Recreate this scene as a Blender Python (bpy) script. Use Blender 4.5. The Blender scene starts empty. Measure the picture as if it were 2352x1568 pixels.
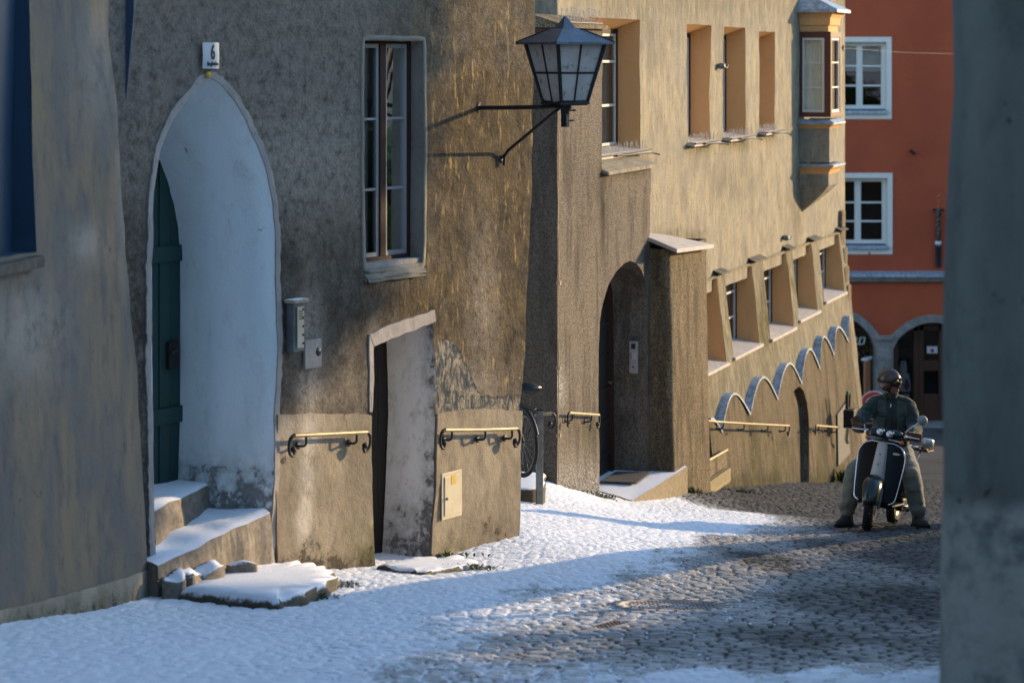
import bpy, bmesh, math, random
import numpy as np
from mathutils import Vector, Matrix, noise
from mathutils.geometry import delaunay_2d_cdt
random.seed(7); np.random.seed(7)
SC = bpy.context.scene
COL = SC.collection
R = math.radians
FPX, CX, HY = 5553.0, 1176.0, 130.0      # lens in pixels of a 2352 px wide frame; optical centre column; eye-level row

def at(px, py, Y):
    """world point seen at pixel (px, py) at distance Y in front of the viewer"""
    return Vector(((px-CX)*Y/FPX, Y, -(py-HY)*Y/FPX))

# ---------------------------------------------------------------- objects
def link(o, parent=None):
    COL.objects.link(o)
    if parent is not None: o.parent = parent
    return o
def tag(o, label=None, cat=None, group=None, kind=None):
    if label: o['label'] = label
    if cat: o['category'] = cat
    if group: o['group'] = group
    if kind: o['kind'] = kind
    return o
def empty(name, loc, label, cat, rz=0, group=None):
    o = bpy.data.objects.new(name, None); o.location = loc; o.rotation_euler = (0, 0, rz)
    o.empty_display_size = .2
    link(o); return tag(o, label, cat, group)
def copy_tree(o, parent=None):
    c = o.copy(); COL.objects.link(c); c.parent = parent
    for ch in list(o.children): copy_tree(ch, c)
    return c

class MB:
    """collects shapes, then links them as ONE mesh object"""
    def __init__(s): s.v, s.f, s.m, s.sm = [], [], [], []
    def add(s, vs, fs, m=0, smooth=False, M=None):
        b = len(s.v)
        for p in vs:
            p = Vector(p)
            s.v.append(M @ p if M is not None else p)
        for f in fs:
            s.f.append([b+i for i in f]); s.m.append(m); s.sm.append(smooth)
        return s
    def box(s, c, d, m=0, M=None, rz=0):
        x, y, z = d[0]/2, d[1]/2, d[2]/2
        vs = [Vector((a, b, e)) for a in (-x, x) for b in (-y, y) for e in (-z, z)]
        if rz:
            Q = Matrix.Rotation(rz, 3, 'Z'); vs = [Q @ v for v in vs]
        vs = [v+Vector(c) for v in vs]
        return s.add(vs, [(0,1,3,2),(4,6,7,5),(0,4,5,1),(2,3,7,6),(0,2,6,4),(1,5,7,3)], m, False, M)
    def bb(s, a, b, m=0, M=None):
        return s.box([(a[i]+b[i])/2 for i in range(3)], [abs(b[i]-a[i]) for i in range(3)], m, M)
    def tube(s, pts, r, n=10, m=0, M=None, cap=True, closed=False):
        pts = [Vector(p) for p in pts]; k = len(pts)
        rs = r if isinstance(r, (list, tuple)) else [r]*k
        T = []
        for i in range(k):
            a = pts[(i-1) % k] if closed else pts[max(i-1, 0)]
            b = pts[(i+1) % k] if closed else pts[min(i+1, k-1)]
            t = (b-a); T.append(t.normalized() if t.length > 1e-9 else Vector((0,0,1)))
        up = Vector((0,0,1)) if abs(T[0].z) < .9 else Vector((1,0,0))
        u = T[0].cross(up).normalized(); vs = []
        for i in range(k):
            u = (u-T[i]*u.dot(T[i])).normalized(); w = T[i].cross(u)
            for j in range(n):
                a = 2*math.pi*j/n
                vs.append(pts[i]+(u*math.cos(a)+w*math.sin(a))*rs[i])
        fs = []
        for i in range(k if closed else k-1):
            i2 = (i+1) % k
            for j in range(n):
                j2 = (j+1) % n
                fs.append((i*n+j, i*n+j2, i2*n+j2, i2*n+j))
        s.add(vs, fs, m, True, M)
        if cap and not closed:
            s.add(vs[:n], [tuple(range(n-1, -1, -1))], m, False, M)
            s.add(vs[-n:], [tuple(range(n))], m, False, M)
        return s
    def lathe(s, prof, n=20, c=(0,0,0), axis='Z', m=0, M=None, a0=0, a1=2*math.pi):
        vs, fs = [], []; k = len(prof); full = abs(a1-a0-2*math.pi) < 1e-6
        cols = n if full else n+1
        for j in range(cols):
            a = a0+(a1-a0)*j/n
            for r, h in prof:
                p = (r*math.cos(a), r*math.sin(a), h)
                if axis == 'X': p = (h, r*math.cos(a), r*math.sin(a))
                if axis == 'Y': p = (r*math.cos(a), h, r*math.sin(a))
                vs.append(Vector(p)+Vector(c))
        for j in range(n):
            j2 = (j+1) % cols
            for i in range(k-1): fs.append((j*k+i, j2*k+i, j2*k+i+1, j*k+i+1))
        return s.add(vs, fs, m, True, M)
    def prism(s, poly, y0, y1, m=0, M=None, plane='XZ', smooth=False):
        n = len(poly)
        def P(p, t):
            return {'XZ': (p[0], t, p[1]), 'XY': (p[0], p[1], t), 'YZ': (t, p[0], p[1])}[plane]
        vs = [P(p, y0) for p in poly]+[P(p, y1) for p in poly]
        fs = [tuple(range(n)), tuple(range(2*n-1, n-1, -1))]+[(i, i+n, (i+1) % n+n, (i+1) % n) for i in range(n)]
        return s.add(vs, fs, m, smooth, M)
    def loft(s, rings, m=0, M=None, closed=True, cap=True, smooth=True):
        n = len(rings[0]); vs = [p for r in rings for p in r]; fs = []
        for i in range(len(rings)-1):
            for j in range(n if closed else n-1):
                j2 = (j+1) % n
                fs.append((i*n+j, i*n+j2, (i+1)*n+j2, (i+1)*n+j))
        if cap and closed:
            fs.append(tuple(range(n-1, -1, -1))); L = (len(rings)-1)*n
            fs.append(tuple(range(L, L+n)))
        return s.add(vs, fs, m, smooth, M)
    def build(s, name, mats, parent=None, bevel=0, loc=None, subsurf=0, recalc=True, autosm=False):
        me = bpy.data.meshes.new(name)
        me.from_pydata([tuple(v) for v in s.v], [], s.f)
        if not isinstance(mats, (list, tuple)): mats = [mats]
        for m in mats: me.materials.append(m)
        me.polygons.foreach_set('material_index', s.m)
        me.polygons.foreach_set('use_smooth', s.sm)
        if recalc:
            b = bmesh.new(); b.from_mesh(me)
            bmesh.ops.recalc_face_normals(b, faces=b.faces); b.to_mesh(me); b.free()
        me.update()
        o = bpy.data.objects.new(name, me); link(o, parent)
        if loc is not None: o.location = loc
        if bevel:
            d = o.modifiers.new('edge', 'BEVEL'); d.width = bevel; d.segments = 2; d.limit_method = 'ANGLE'; d.angle_limit = R(40)
            d.harden_normals = False
        if subsurf:
            d = o.modifiers.new('sub', 'SUBSURF'); d.levels = subsurf; d.render_levels = subsurf
        return o

def text_mesh(name, txt, size, mat, parent=None, M=None, extrude=.001, align='CENTER', sx=1.0, shear=0, offset=0):
    cu = bpy.data.curves.new('txt', 'FONT'); cu.body = txt; cu.size = size; cu.align_x = align; cu.align_y = 'CENTER'
    cu.extrude = extrude; cu.shear = shear; cu.offset = offset
    t = bpy.data.objects.new('txt', cu); COL.objects.link(t)
    dg = bpy.context.evaluated_depsgraph_get()
    me = bpy.data.meshes.new_from_object(t.evaluated_get(dg))
    bpy.data.objects.remove(t)
    me.name = name; me.materials.clear(); me.materials.append(mat)
    me.transform(Matrix.Diagonal((sx, 1, 1, 1)))
    if M is not None: me.transform(M)
    return link(bpy.data.objects.new(name, me), parent)

# ---------------------------------------------------------------- wall frames
class Frame:
    """plan line of a facade: origin, heading (degrees right of straight ahead), base height.
    local x = along, local y = into the wall, local z = up from base"""
    def __init__(f, O, ang, zb=0):
        a = R(ang); f.O = Vector(O); f.d = Vector((math.sin(a), math.cos(a))); f.n = Vector((math.cos(a), -math.sin(a)))
        f.rz = math.pi/2-a; f.zb = zb
    def S(f, px, o=0):
        k = (px-CX)/FPX; q = f.O+f.n*o
        return (k*q.y-q.x)/(f.d.x-k*f.d.y)
    def Y(f, s, o=0): return f.O.y+f.d.y*s+f.n.y*o
    def sz(f, px, py, o=0):
        """local (s, z) of the wall point seen at a pixel; o may be a function of world z"""
        if callable(o):
            oo = o(-3)
            for _ in range(5):
                s, z = f.sz(px, py, oo); oo = o(z+f.zb)
            return s, z
        s = f.S(px, o); return s, -(py-HY)*f.Y(s, o)/FPX-f.zb
    def loc(f, px, py, o=0):
        if callable(o):
            s, z = f.sz(px, py, o); return Vector((s, -o(z+f.zb), z))
        s, z = f.sz(px, py, o); return Vector((s, -o, z))
    def world(f, p):
        q = f.O+f.d*p[0]-f.n*p[1]; return Vector((q.x, q.y, p[2]+f.zb))
    def to_local(f, w):
        r = Vector((w[0], w[1]))-f.O
        return Vector((r.dot(f.d), -r.dot(f.n), w[2]-f.zb))
    def px(f, s, z, o=0):
        q = f.O+f.d*s+f.n*o; return CX+FPX*q.x/q.y, HY-FPX*(z+f.zb)/q.y
    def root(f, name, label, cat): return empty(name, (f.O.x, f.O.y, f.zb), label, cat, f.rz)

def densify(poly, sp, jit=0, closed=True):
    out = []
    n = len(poly)
    for i in range(n if closed else n-1):
        a, b = Vector(poly[i][:2]), Vector(poly[(i+1) % n][:2])
        k = max(1, int((b-a).length/sp))
        for j in range(k): out.append(a.lerp(b, j/k))
    if not closed: out.append(Vector(poly[-1][:2]))
    if jit:
        for p in out:
            p.x += jit*noise.noise((p.x*9+3, p.y*9, 1.7)); p.y += jit*noise.noise((p.x*9, p.y*9+5, 7.7))
    return out
def inside(P, poly):
    x, y = P[:, 0], P[:, 1]; r = np.zeros(len(P), bool); n = len(poly)
    for i in range(n):
        x1, y1 = poly[i]; x2, y2 = poly[(i+1) % n]
        c = ((y1 > y) != (y2 > y))
        with np.errstate(divide='ignore', invalid='ignore'):
            r ^= c & (x < (x2-x1)*(y-y1)/((y2-y1) if y2 != y1 else 1e-12)+x1)
    return r
def mkdisp(amp, sc, seed=0):
    def d(s, z):
        return amp*(noise.noise((s*sc+seed, z*sc, seed*1.3))+.5*noise.noise((s*sc*2.7, z*sc*2.7+seed, 4.1)))
    return d
def wall(name, outer, holes, mat, parent, o=0, sp=.1, disp=None, jit=.006, attrs=None, skirt=0, zb=0, cap=True, region=None):
    """plastered wall skin with openings; region=(s0,s1,z0,z1) limits the dense part"""
    of = o if callable(o) else (lambda z: o)
    D = disp or (lambda s, z: 0)
    L = [densify(outer, sp, jit)]+[densify(h, sp*.6, jit) for h in holes]
    pts, edges = [], []
    for lp in L:
        b = len(pts); pts += [tuple(p) for p in lp]; k = len(lp)
        edges += [(b+i, b+(i+1) % k) for i in range(k)]
    A = np.array(pts); lo, hi = A.min(0), A.max(0)
    if region: lo = np.maximum(lo, (region[0], region[2])); hi = np.minimum(hi, (region[1], region[3]))
    gx, gz = np.meshgrid(np.arange(lo[0]+sp/2, hi[0], sp), np.arange(lo[1]+sp/2, hi[1], sp))
    G = np.stack([gx.ravel(), gz.ravel()], 1)+np.random.uniform(-.2*sp, .2*sp, (gx.size, 2))
    ok = inside(G, [tuple(p) for p in L[0]])
    for h in L[1:]: ok &= ~inside(G, [tuple(p) for p in h])
    G = G[ok]
    if len(G):
        dm = np.full(len(G), 9e9)
        for q in A: dm = np.minimum(dm, (G[:, 0]-q[0])**2+(G[:, 1]-q[1])**2)
        G = G[dm > (.35*sp)**2]
    allp = [Vector(p) for p in pts]+[Vector(p) for p in G]
    v, e, f, *_ = delaunay_2d_cdt(allp, edges, [], 0, 1e-5)
    V = np.array([tuple(p) for p in v]); F = np.array([t for t in f if len(t) == 3])
    c = V[F].mean(1)
    ok = inside(c, [tuple(p) for p in L[0]])
    for h in L[1:]: ok &= ~inside(c, [tuple(p) for p in h])
    F = F[ok]
    vs = [(p[0], -(of(p[1]+zb)+D(p[0], p[1])), p[1]) for p in V]
    fs = [tuple(int(i) for i in t) for t in F]; nsk = len(fs)
    if skirt:
        lp = L[0]; k = len(lp); b = len(vs)
        for p in lp:
            y = -(of(p[1]+zb)+D(p[0], p[1])); vs.append((p[0], y, p[1]))
        for p in lp: vs.append((p[0], -of(p[1]+zb)+skirt, p[1]))
        for i in range(k): fs.append((b+i, b+k+i, b+k+(i+1) % k, b+(i+1) % k))
        if cap: fs.append(tuple(b+k+i for i in range(k)))
    me = bpy.data.meshes.new(name); me.from_pydata(vs, [], fs)
    me.materials.append(mat)
    sm = [True]*nsk+[False]*(len(fs)-nsk); me.polygons.foreach_set('use_smooth', sm)
    bm = bmesh.new(); bm.from_mesh(me)
    bm.faces.ensure_lookup_table()
    for i in range(nsk):
        if bm.faces[i].normal.y > 0: bm.faces[i].normal_flip()
    bm.to_mesh(me); bm.free()
    for nm, fn in (attrs or {}).items():
        a = me.attributes.new(nm, 'FLOAT', 'POINT')
        a.data.foreach_set('value', [float(fn(p[0], p[2])) for p in vs])
    me.update()
    return link(bpy.data.objects.new(name, me), parent)
def ring(name, front, back, mat, parent, rows=4, closed=True, smooth=True, attrs=None):
    """surface between two loops of 3-D points (reveals, trims)"""
    k = len(front); vs, fs = [], []
    for r in range(rows+1):
        t = r/rows
        for a, b in zip(front, back): vs.append(Vector(a).lerp(Vector(b), t))
    for r in range(rows):
        for i in range(k if closed else k-1):
            j = (i+1) % k
            fs.append((r*k+i, r*k+j, (r+1)*k+j, (r+1)*k+i))
    mb = MB(); mb.add(vs, fs, 0, smooth)
    return mb.build(name, mat, parent)
# ---------------------------------------------------------------- materials
class NT:
    def __init__(s, name):
        s.m = bpy.data.materials.new(name); s.m.use_nodes = True; s.t = s.m.node_tree
        s.b = s.t.nodes['Principled BSDF']; s.out = s.t.nodes['Material Output']
        s.co = None
    def n(s, ty, **kw):
        x = s.t.nodes.new(ty)
        for k, v in kw.items():
            if k in ('i',): continue
            setattr(x, k, v)
        return x
    def set(s, sock, v):
        if isinstance(v, bpy.types.NodeSocket): s.t.links.new(v, sock)
        elif v is not None:
            if sock.type == 'RGBA' and len(v) == 3: v = (*v, 1)
            sock.default_value = v
    def obj(s, scale=(1, 1, 1), rot=(0, 0, 0), loc=(0, 0, 0)):
        if s.co is None: s.co = s.n('ShaderNodeTexCoord').outputs['Object']
        mp = s.n('ShaderNodeMapping'); s.set(mp.inputs[0], s.co)
        mp.inputs['Scale'].default_value = scale; mp.inputs['Rotation'].default_value = rot; mp.inputs['Location'].default_value = loc
        return mp.outputs[0]
    def noise(s, sc, det=4, rough=.55, dist=0, stretch=(1, 1, 1), loc=(0, 0, 0), col=False):
        x = s.n('ShaderNodeTexNoise'); s.set(x.inputs['Vector'], s.obj(stretch, loc=loc))
        x.inputs['Scale'].default_value = sc; x.inputs['Detail'].default_value = det
        x.inputs['Roughness'].default_value = rough; x.inputs['Distortion'].default_value = dist
        return x.outputs['Color' if col else 'Fac']
    def voro(s, sc, feat='F1', stretch=(1, 1, 1), out='Distance', rnd=1):
        x = s.n('ShaderNodeTexVoronoi'); x.feature = feat; s.set(x.inputs['Vector'], s.obj(stretch))
        x.inputs['Scale'].default_value = sc; x.inputs['Randomness'].default_value = rnd
        return x.outputs[out]
    def wave(s, sc, dist=2, det=2, stretch=(1,1,1), dirn='X', prof='SIN'):
        x = s.n('ShaderNodeTexWave'); x.bands_direction = dirn; x.wave_profile = prof; s.set(x.inputs['Vector'], s.obj(stretch))
        x.inputs['Scale'].default_value = sc; x.inputs['Distortion'].default_value = dist; x.inputs['Detail'].default_value = det
        return x.outputs['Fac']
    def attr(s, name):
        x = s.n('ShaderNodeAttribute'); x.attribute_name = name; return x.outputs['Fac']
    def step(s, v, a, b):
        x = s.n('ShaderNodeMapRange'); x.interpolation_type = 'SMOOTHSTEP'; s.set(x.inputs[0], v)
        x.inputs[1].default_value = a; x.inputs[2].default_value = b; return x.outputs[0]
    def ma(s, op, a, b=None, clamp=False):
        x = s.n('ShaderNodeMath'); x.operation = op; x.use_clamp = clamp; s.set(x.inputs[0], a)
        if b is not None: s.set(x.inputs[1], b)
        return x.outputs[0]
    def mix(s, f, a, b, mode='MIX'):
        x = s.n('ShaderNodeMix'); x.data_type = 'RGBA'; x.blend_type = mode
        s.set(x.inputs[0], f); s.set(x.inputs[6], a); s.set(x.inputs[7], b); return x.outputs[2]
    def normz(s):
        g = s.n('ShaderNodeNewGeometry'); x = s.n('ShaderNodeSeparateXYZ'); s.set(x.inputs[0], g.outputs['Normal']); return x.outputs[2]
    def sep(s, v, i):
        x = s.n('ShaderNodeSeparateXYZ'); s.set(x.inputs[0], v); return x.outputs[i]
    def bump(s, h, dist=.01, st=1.0, prev=None):
        x = s.n('ShaderNodeBump'); s.set(x.inputs['Height'], h); x.inputs['Distance'].default_value = dist; x.inputs['Strength'].default_value = st
        if prev is not None: s.set(x.inputs['Normal'], prev)
        return x.outputs[0]
    def fin(s, col, rough=.9, normal=None, metal=0, spec=.3, **kw):
        s.set(s.b.inputs['Base Color'], col); s.set(s.b.inputs['Roughness'], rough)
        s.b.inputs['Metallic'].default_value = metal; s.b.inputs['Specular IOR Level'].default_value = spec
        if normal is not None: s.set(s.b.inputs['Normal'], normal)
        for k, v in kw.items(): s.set(s.b.inputs[k], v)
        return s.m
def plain(name, col, rough=.6, metal=0, var=.25, sc=8, bump=.0, spec=.4, **kw):
    t = NT(name); n = t.noise(sc, 5)
    c = t.mix(t.step(n, .3, .75), tuple(x*(1-var) for x in col), tuple(min(1, x*(1+var)) for x in col))
    nb = t.bump(t.noise(sc*8, 3), bump) if bump else None
    r = t.ma('ADD', t.ma('MULTIPLY', n, .25), rough-.12)
    return t.fin(c, r, nb, metal, spec, **kw)
SNOW = (.80, .83, .88)
def snow_over(t, col, lo=.55, hi=.8, amount=.5, sc=30):
    """snow lying on whatever faces up"""
    m = t.ma('MULTIPLY', t.step(t.ma('ADD', t.normz(), t.ma('MULTIPLY', t.ma('SUBTRACT', t.noise(sc, 4, .7), .5), .5)), lo, hi),
             t.step(t.noise(sc*.5, 5, .7), .62-amount*.6, .72-amount*.5))
    return t.mix(m, col, SNOW), m

def m_facade():
    t = NT('rough_trowelled_plaster')
    big = t.noise(1.1, 5, .6); mid = t.noise(5, 5, .65); fine = t.noise(38, 6, .75); grit = t.noise(120, 3, .8)
    c = t.mix(t.step(big, .35, .65), (.172, .162, .148), (.112, .101, .086))
    c = t.mix(t.step(mid, .45, .68), c, (.205, .19, .165))
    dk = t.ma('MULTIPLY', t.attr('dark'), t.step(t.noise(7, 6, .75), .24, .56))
    mot = t.step(t.noise(6.5, 8, .82, .2), .40, .60)
    c = t.mix(mot, t.mix(1.0, c, (.50, .49, .48), 'MULTIPLY'), t.mix(1.0, c, (1.35, 1.33, 1.3), 'MULTIPLY'))
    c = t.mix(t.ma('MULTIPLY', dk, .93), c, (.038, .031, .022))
    pit = t.step(t.noise(24, 6, .8), .58, .42)
    c = t.mix(t.ma('MULTIPLY', t.ma('SUBTRACT', 1, pit), .45), c, (.06, .052, .045))
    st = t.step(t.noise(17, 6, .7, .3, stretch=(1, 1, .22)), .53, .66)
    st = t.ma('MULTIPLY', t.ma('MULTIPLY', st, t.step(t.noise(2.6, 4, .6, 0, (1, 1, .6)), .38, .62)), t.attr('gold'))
    c = t.mix(t.ma('MULTIPLY', t.attr('gold'), t.ma('MULTIPLY', t.step(t.noise(4, 6, .75, .2, (1, 1, .5)), .36, .62), .3)), c, (.34, .25, .125))  # golden sun glow mixed into the plaster colour
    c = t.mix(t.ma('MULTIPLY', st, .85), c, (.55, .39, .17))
    c = t.mix(t.ma('MULTIPLY', t.attr('pale'), t.step(t.noise(12, 5, .7), .25, .6)), c, (.42, .38, .33))
    pe = t.step(t.ma('ADD', t.attr('peel'), t.ma('MULTIPLY', t.ma('SUBTRACT', t.noise(9, 4, .6), .5), .8)), .47, .53)
    vein = t.step(t.noise(14, 5, .7, 1.0, stretch=(1, 1, .5)), .42, .6)
    c = t.mix(pe, c, t.mix(vein, (.065, .085, .10), (.36, .32, .26)))
    c = t.mix(t.step(fine, .2, .75), t.mix(1.0, c, (.55, .53, .5), 'MULTIPLY'), c)
    h = t.ma('ADD', t.ma('MULTIPLY', fine, .55), t.ma('MULTIPLY', t.noise(11, 5, .65), 1.2))
    h = t.ma('SUBTRACT', h, t.ma('MULTIPLY', pe, .9))
    nb = t.bump(h, .030, .95); nb = t.bump(grit, .006, .8, nb)
    return t.fin(c, .93, nb, spec=.15)
def m_smooth(name, base, second, dark, bsc=1.2, stretch=(1, 1, .4), bump=.006, speck=.35, moss=False):
    t = NT(name)
    a = t.noise(bsc, 6, .6, .3, stretch); b = t.noise(bsc*4.3, 6, .7, .2, stretch); f = t.noise(70, 4, .7)
    c = t.mix(t.step(a, .36, .64), base, second)
    c = t.mix(t.ma('MULTIPLY', t.step(b, .48, .7), .6), c, dark)
    c = t.mix(t.ma('MULTIPLY', t.step(t.noise(22, 4, .7), .62, .75), speck), c, tuple(x*.4 for x in dark))
    if moss:
        c = t.mix(t.ma('MULTIPLY', t.attr('moss'), t.step(t.noise(6, 6, .7), .33, .6)), c, (.07, .075, .018))
        c = t.mix(t.ma('MULTIPLY', t.attr('pale'), t.step(t.noise(5, 6, .7), .3, .55)), c, (.45, .41, .35))
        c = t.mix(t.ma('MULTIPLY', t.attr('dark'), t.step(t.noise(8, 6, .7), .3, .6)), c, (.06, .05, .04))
    if moss:
        ch = t.step(t.ma('ADD', t.noise(8, 7, .8, .2), t.ma('MULTIPLY', t.attr('dark'), .22)), .655, .685)
        c = t.mix(t.ma('MULTIPLY', ch, .85), c, tuple(min(.2, x*.45) for x in dark))
        h = t.ma('SUBTRACT', t.ma('ADD', t.ma('MULTIPLY', f, .4), t.noise(9, 5, .6)), t.ma('MULTIPLY', ch, .5))
    else: h = t.ma('ADD', t.ma('MULTIPLY', f, .4), t.noise(9, 5, .6))
    nb = t.bump(h, bump*2.2, .9)
    return t.fin(c, .9, nb, spec=.2)
def m_ochre_streaks():
    t = NT('weathered_ochre_render')
    a = t.noise(1.0, 5, .6); v = t.noise(6, 8, .78, .3, (1, 1, .3)); w = t.noise(19, 7, .8, .3, (1, 1, .34)); f = t.noise(45, 5, .75)
    c = t.mix(t.step(v, .36, .62), (.42, .36, .25), (.29, .265, .21))
    c = t.mix(t.ma('MULTIPLY', t.step(w, .54, .64), .75), c, (.085, .076, .062))
    c = t.mix(t.ma('MULTIPLY', t.step(t.noise(2.1, 6, .7, .2, (1, 1, .5)), .47, .62), .55), c, (.185, .17, .14))
    c = t.mix(t.ma('MULTIPLY', t.step(a, .48, .66), .4), c, (.27, .26, .235))
    c = t.mix(t.ma('MULTIPLY', t.attr('dark'), t.step(t.noise(7, 6, .75, .3, (1, 1, .3)), .34, .6)), c, (.085, .075, .05))
    c = t.mix(t.ma('MULTIPLY', t.attr('moss'), t.step(t.noise(10, 6, .75, .3, (1, 1, .35)), .35, .6)), c, (.085, .075, .016))
    nb = t.bump(t.ma('ADD', t.ma('MULTIPLY', f, .6), w), .026, .95)
    return t.fin(c, .93, nb, spec=.15)
def m_pebble(name, base, dark, pale, moss=True):
    t = NT(name)
    v = t.voro(78, 'F1'); cell = t.voro(78, 'F1', out='Color')
    st = t.noise(3.2, 6, .65, .3, (1, 1, .22)); f = t.noise(60, 4, .8)
    c = t.mix(t.step(t.sep(cell, 0), .15, .85), dark, pale)
    c = t.mix(.45, c, base)
    c = t.mix(t.ma('MULTIPLY', t.step(st, .47, .66), .55), c, tuple(x*.35 for x in dark))
    if moss:
        c = t.mix(t.ma('MULTIPLY', t.attr('dark'), t.step(t.noise(8, 6, .75, .3, (1, 1, .3)), .32, .58)), c, (.035, .03, .02))
        c = t.mix(t.ma('MULTIPLY', t.attr('moss'), t.step(t.noise(10, 6, .75, .3, (1, 1, .4)), .35, .58)), c, (.05, .05, .010))
        c = t.mix(t.ma('MULTIPLY', t.attr('pale'), t.step(t.noise(30, 6, .75), .45, .6)), c, (.55, .56, .58))
    h = t.ma('ADD', t.ma('SUBTRACT', 1, t.ma('MULTIPLY', v, 1.6)), t.ma('MULTIPLY', f, .3))
    nb = t.bump(h, .009, .9)
    return t.fin(c, .92, nb, spec=.2)
def m_street():
    t = NT('snow_dusted_cobbles')
    rnd = t.attr('stone'); jt = t.attr('joint'); sn = t.attr('snow'); fr = t.attr('frost')
    c = t.mix(rnd, (.042, .044, .047), (.100, .098, .093))
    c = t.mix(t.ma('MULTIPLY', t.step(t.noise(30, 5, .7), .4, .7), .5), c, (.122, .117, .108))
    c = t.mix(jt, c, (.022, .02, .016))
    c = t.mix(t.ma('MULTIPLY', t.attr('moss'), jt), c, (.05, .055, .012))
    c = t.mix(t.ma('MULTIPLY', fr, t.step(t.noise(60, 5, .8), .12, .56)), c, (.60, .585, .565))
    k = t.ma('ADD', sn, t.ma('MULTIPLY', t.ma('SUBTRACT', t.noise(48, 6, .85), .5), 1.3))
    k = t.step(k, .22, .78)
    c = t.mix(k, c, SNOW)
    nb = t.bump(t.ma('ADD', t.noise(34, 4, .6), t.ma('MULTIPLY', t.noise(130, 3, .6), .35)), .014, .7)
    r = t.mix(k, (.82, .82, .82), (.75, .75, .75))
    return t.fin(c, r, nb, spec=.12)
def m_glass(name='window_glass', tint=(.75, .8, .8)):
    t = NT(name)
    tr = t.n('ShaderNodeBsdfTransparent'); tr.inputs[0].default_value = (*tint, 1)
    gl = t.n('ShaderNodeBsdfGlossy'); gl.inputs['Roughness'].default_value = .03
    nb = t.bump(t.noise(3, 2), .004, .4); t.set(gl.inputs['Normal'], nb)
    fr = t.n('ShaderNodeFresnel'); fr.inputs[0].default_value = 1.55
    mx = t.n('ShaderNodeMixShader'); t.set(mx.inputs[0], t.ma('ADD', fr.outputs[0], .03)); t.set(mx.inputs[1], tr.outputs[0]); t.set(mx.inputs[2], gl.outputs[0])
    t.t.links.new(mx.outputs[0], t.out.inputs[0]); return t.m
def m_paint(name, col, wear=(.12, .1, .08), amt=.4, rough=.5, sc=10, stretch=(1, 1, .3)):
    t = NT(name); n = t.noise(sc, 6, .7, .2, stretch)
    c = t.mix(t.ma('MULTIPLY', t.step(n, .55, .7), amt), col, wear)
    return t.fin(c, rough, t.bump(t.noise(sc*3, 4, .6, 0, stretch), .003, .6), spec=.4)
def m_ledge(name, col, amount=.7, lo=.55, hi=.85):
    t = NT(name); n = t.noise(20, 5, .7)
    c = t.mix(t.step(n, .35, .7), tuple(x*.6 for x in col), col)
    c, m = snow_over(t, c, lo, hi, amount, 40)
    return t.fin(c, .8, t.bump(n, .006, .6), spec=.3)
def m_lampglass():
    t = NT('dirty_frosted_lamp_glass'); n = t.noise(7, 6, .7); d = t.noise(16, 5, .75)
    c = t.mix(t.step(n, .35, .7), (.42, .40, .38), (.34, .31, .29))
    c = t.mix(t.ma('MULTIPLY', t.step(d, .56, .7), .75), c, (.07, .055, .045))
    return t.fin(c, .55, None, spec=.3, **{'Transmission Weight': .0, 'Subsurface Weight': .0})
def m_rubber():
    t = NT('muddy_tyre_rubber'); n = t.noise(30, 5, .8)
    c = t.mix(t.ma('MULTIPLY', t.step(n, .55, .7), .5), (.012, .012, .012), (.30, .30, .31))
    return t.fin(c, .8, t.bump(n, .004, .8))
def m_red_wall():
    t = NT('terracotta_render'); a = t.noise(.5, 5, .6); b = t.noise(7, 5, .65)
    c = t.mix(t.step(a, .35, .65), (.385, .084, .038), (.32, .070, .034))
    c = t.mix(t.ma('MULTIPLY', t.step(b, .5, .75), .35), c, (.33, .08, .036))
    return t.fin(c, .9, t.bump(t.ma('ADD', b, t.ma('MULTIPLY', t.noise(3, 4), .6)), .03, .6), spec=.2)
def m_cloth(name, col, sc=60, wr=.01):
    t = NT(name); n = t.noise(4, 5, .6); f = t.noise(sc, 3, .6)
    c = t.mix(t.step(n, .3, .7), tuple(x*.8 for x in col), tuple(x*1.15 for x in col))
    return t.fin(c, .9, t.bump(t.ma('ADD', t.ma('MULTIPLY', n, 1), t.ma('MULTIPLY', f, .06)), wr, .7), spec=.15, **{'Sheen Weight': .25})
def m_weed():
    t = NT('weed_leaf'); n = t.noise(12, 3)
    return t.fin(t.mix(n, (.04, .07, .012), (.10, .12, .03)), .7, None, spec=.2)

M = {}
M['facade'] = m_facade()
M['wallA'] = m_smooth('faded_blue_grey_limewash', (.13, .125, .118), (.215, .168, .112), (.068, .074, .085), 1.9, (1, 1, .42), .006, .3, True)
M['plinth'] = m_smooth('beige_cement_plinth', (.315, .27, .20), (.21, .178, .13), (.125, .106, .08), 1.3, (1, 1, .6), .010, .45, True)
M['trim'] = m_smooth('pinkish_lime_trim', (.34, .315, .295), (.29, .27, .255), (.2, .185, .17), 4, (1, 1, .6), .006, .3)
M['trim2'] = m_smooth('grey_beige_window_reveal', (.235, .22, .185), (.20, .185, .155), (.14, .13, .11), 3, (1, 1, .6), .006, .3)
M['bluewhite'] = m_smooth('pale_blue_limewash_reveal', (.62, .70, .73), (.56, .64, .67), (.48, .54, .56), 1.2, (1, 1, .5), .006, .3, True)
M['white'] = m_smooth('chipped_white_limewash', (.66, .68, .70), (.56, .57, .59), (.33, .33, .33), 2.2, (1, 1, .6), .012, .8, True)
M['ochre'] = m_ochre_streaks()
M['reveal'] = m_smooth('orange_ochre_reveal_paint', (.68, .40, .175), (.64, .37, .16), (.54, .32, .15), 1.0, (1, 1, .4), .003, .12)
M['pebble'] = m_pebble('pebbledash_porch_render', (.155, .13, .105), (.065, .056, .046), (.27, .228, .18))
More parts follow.
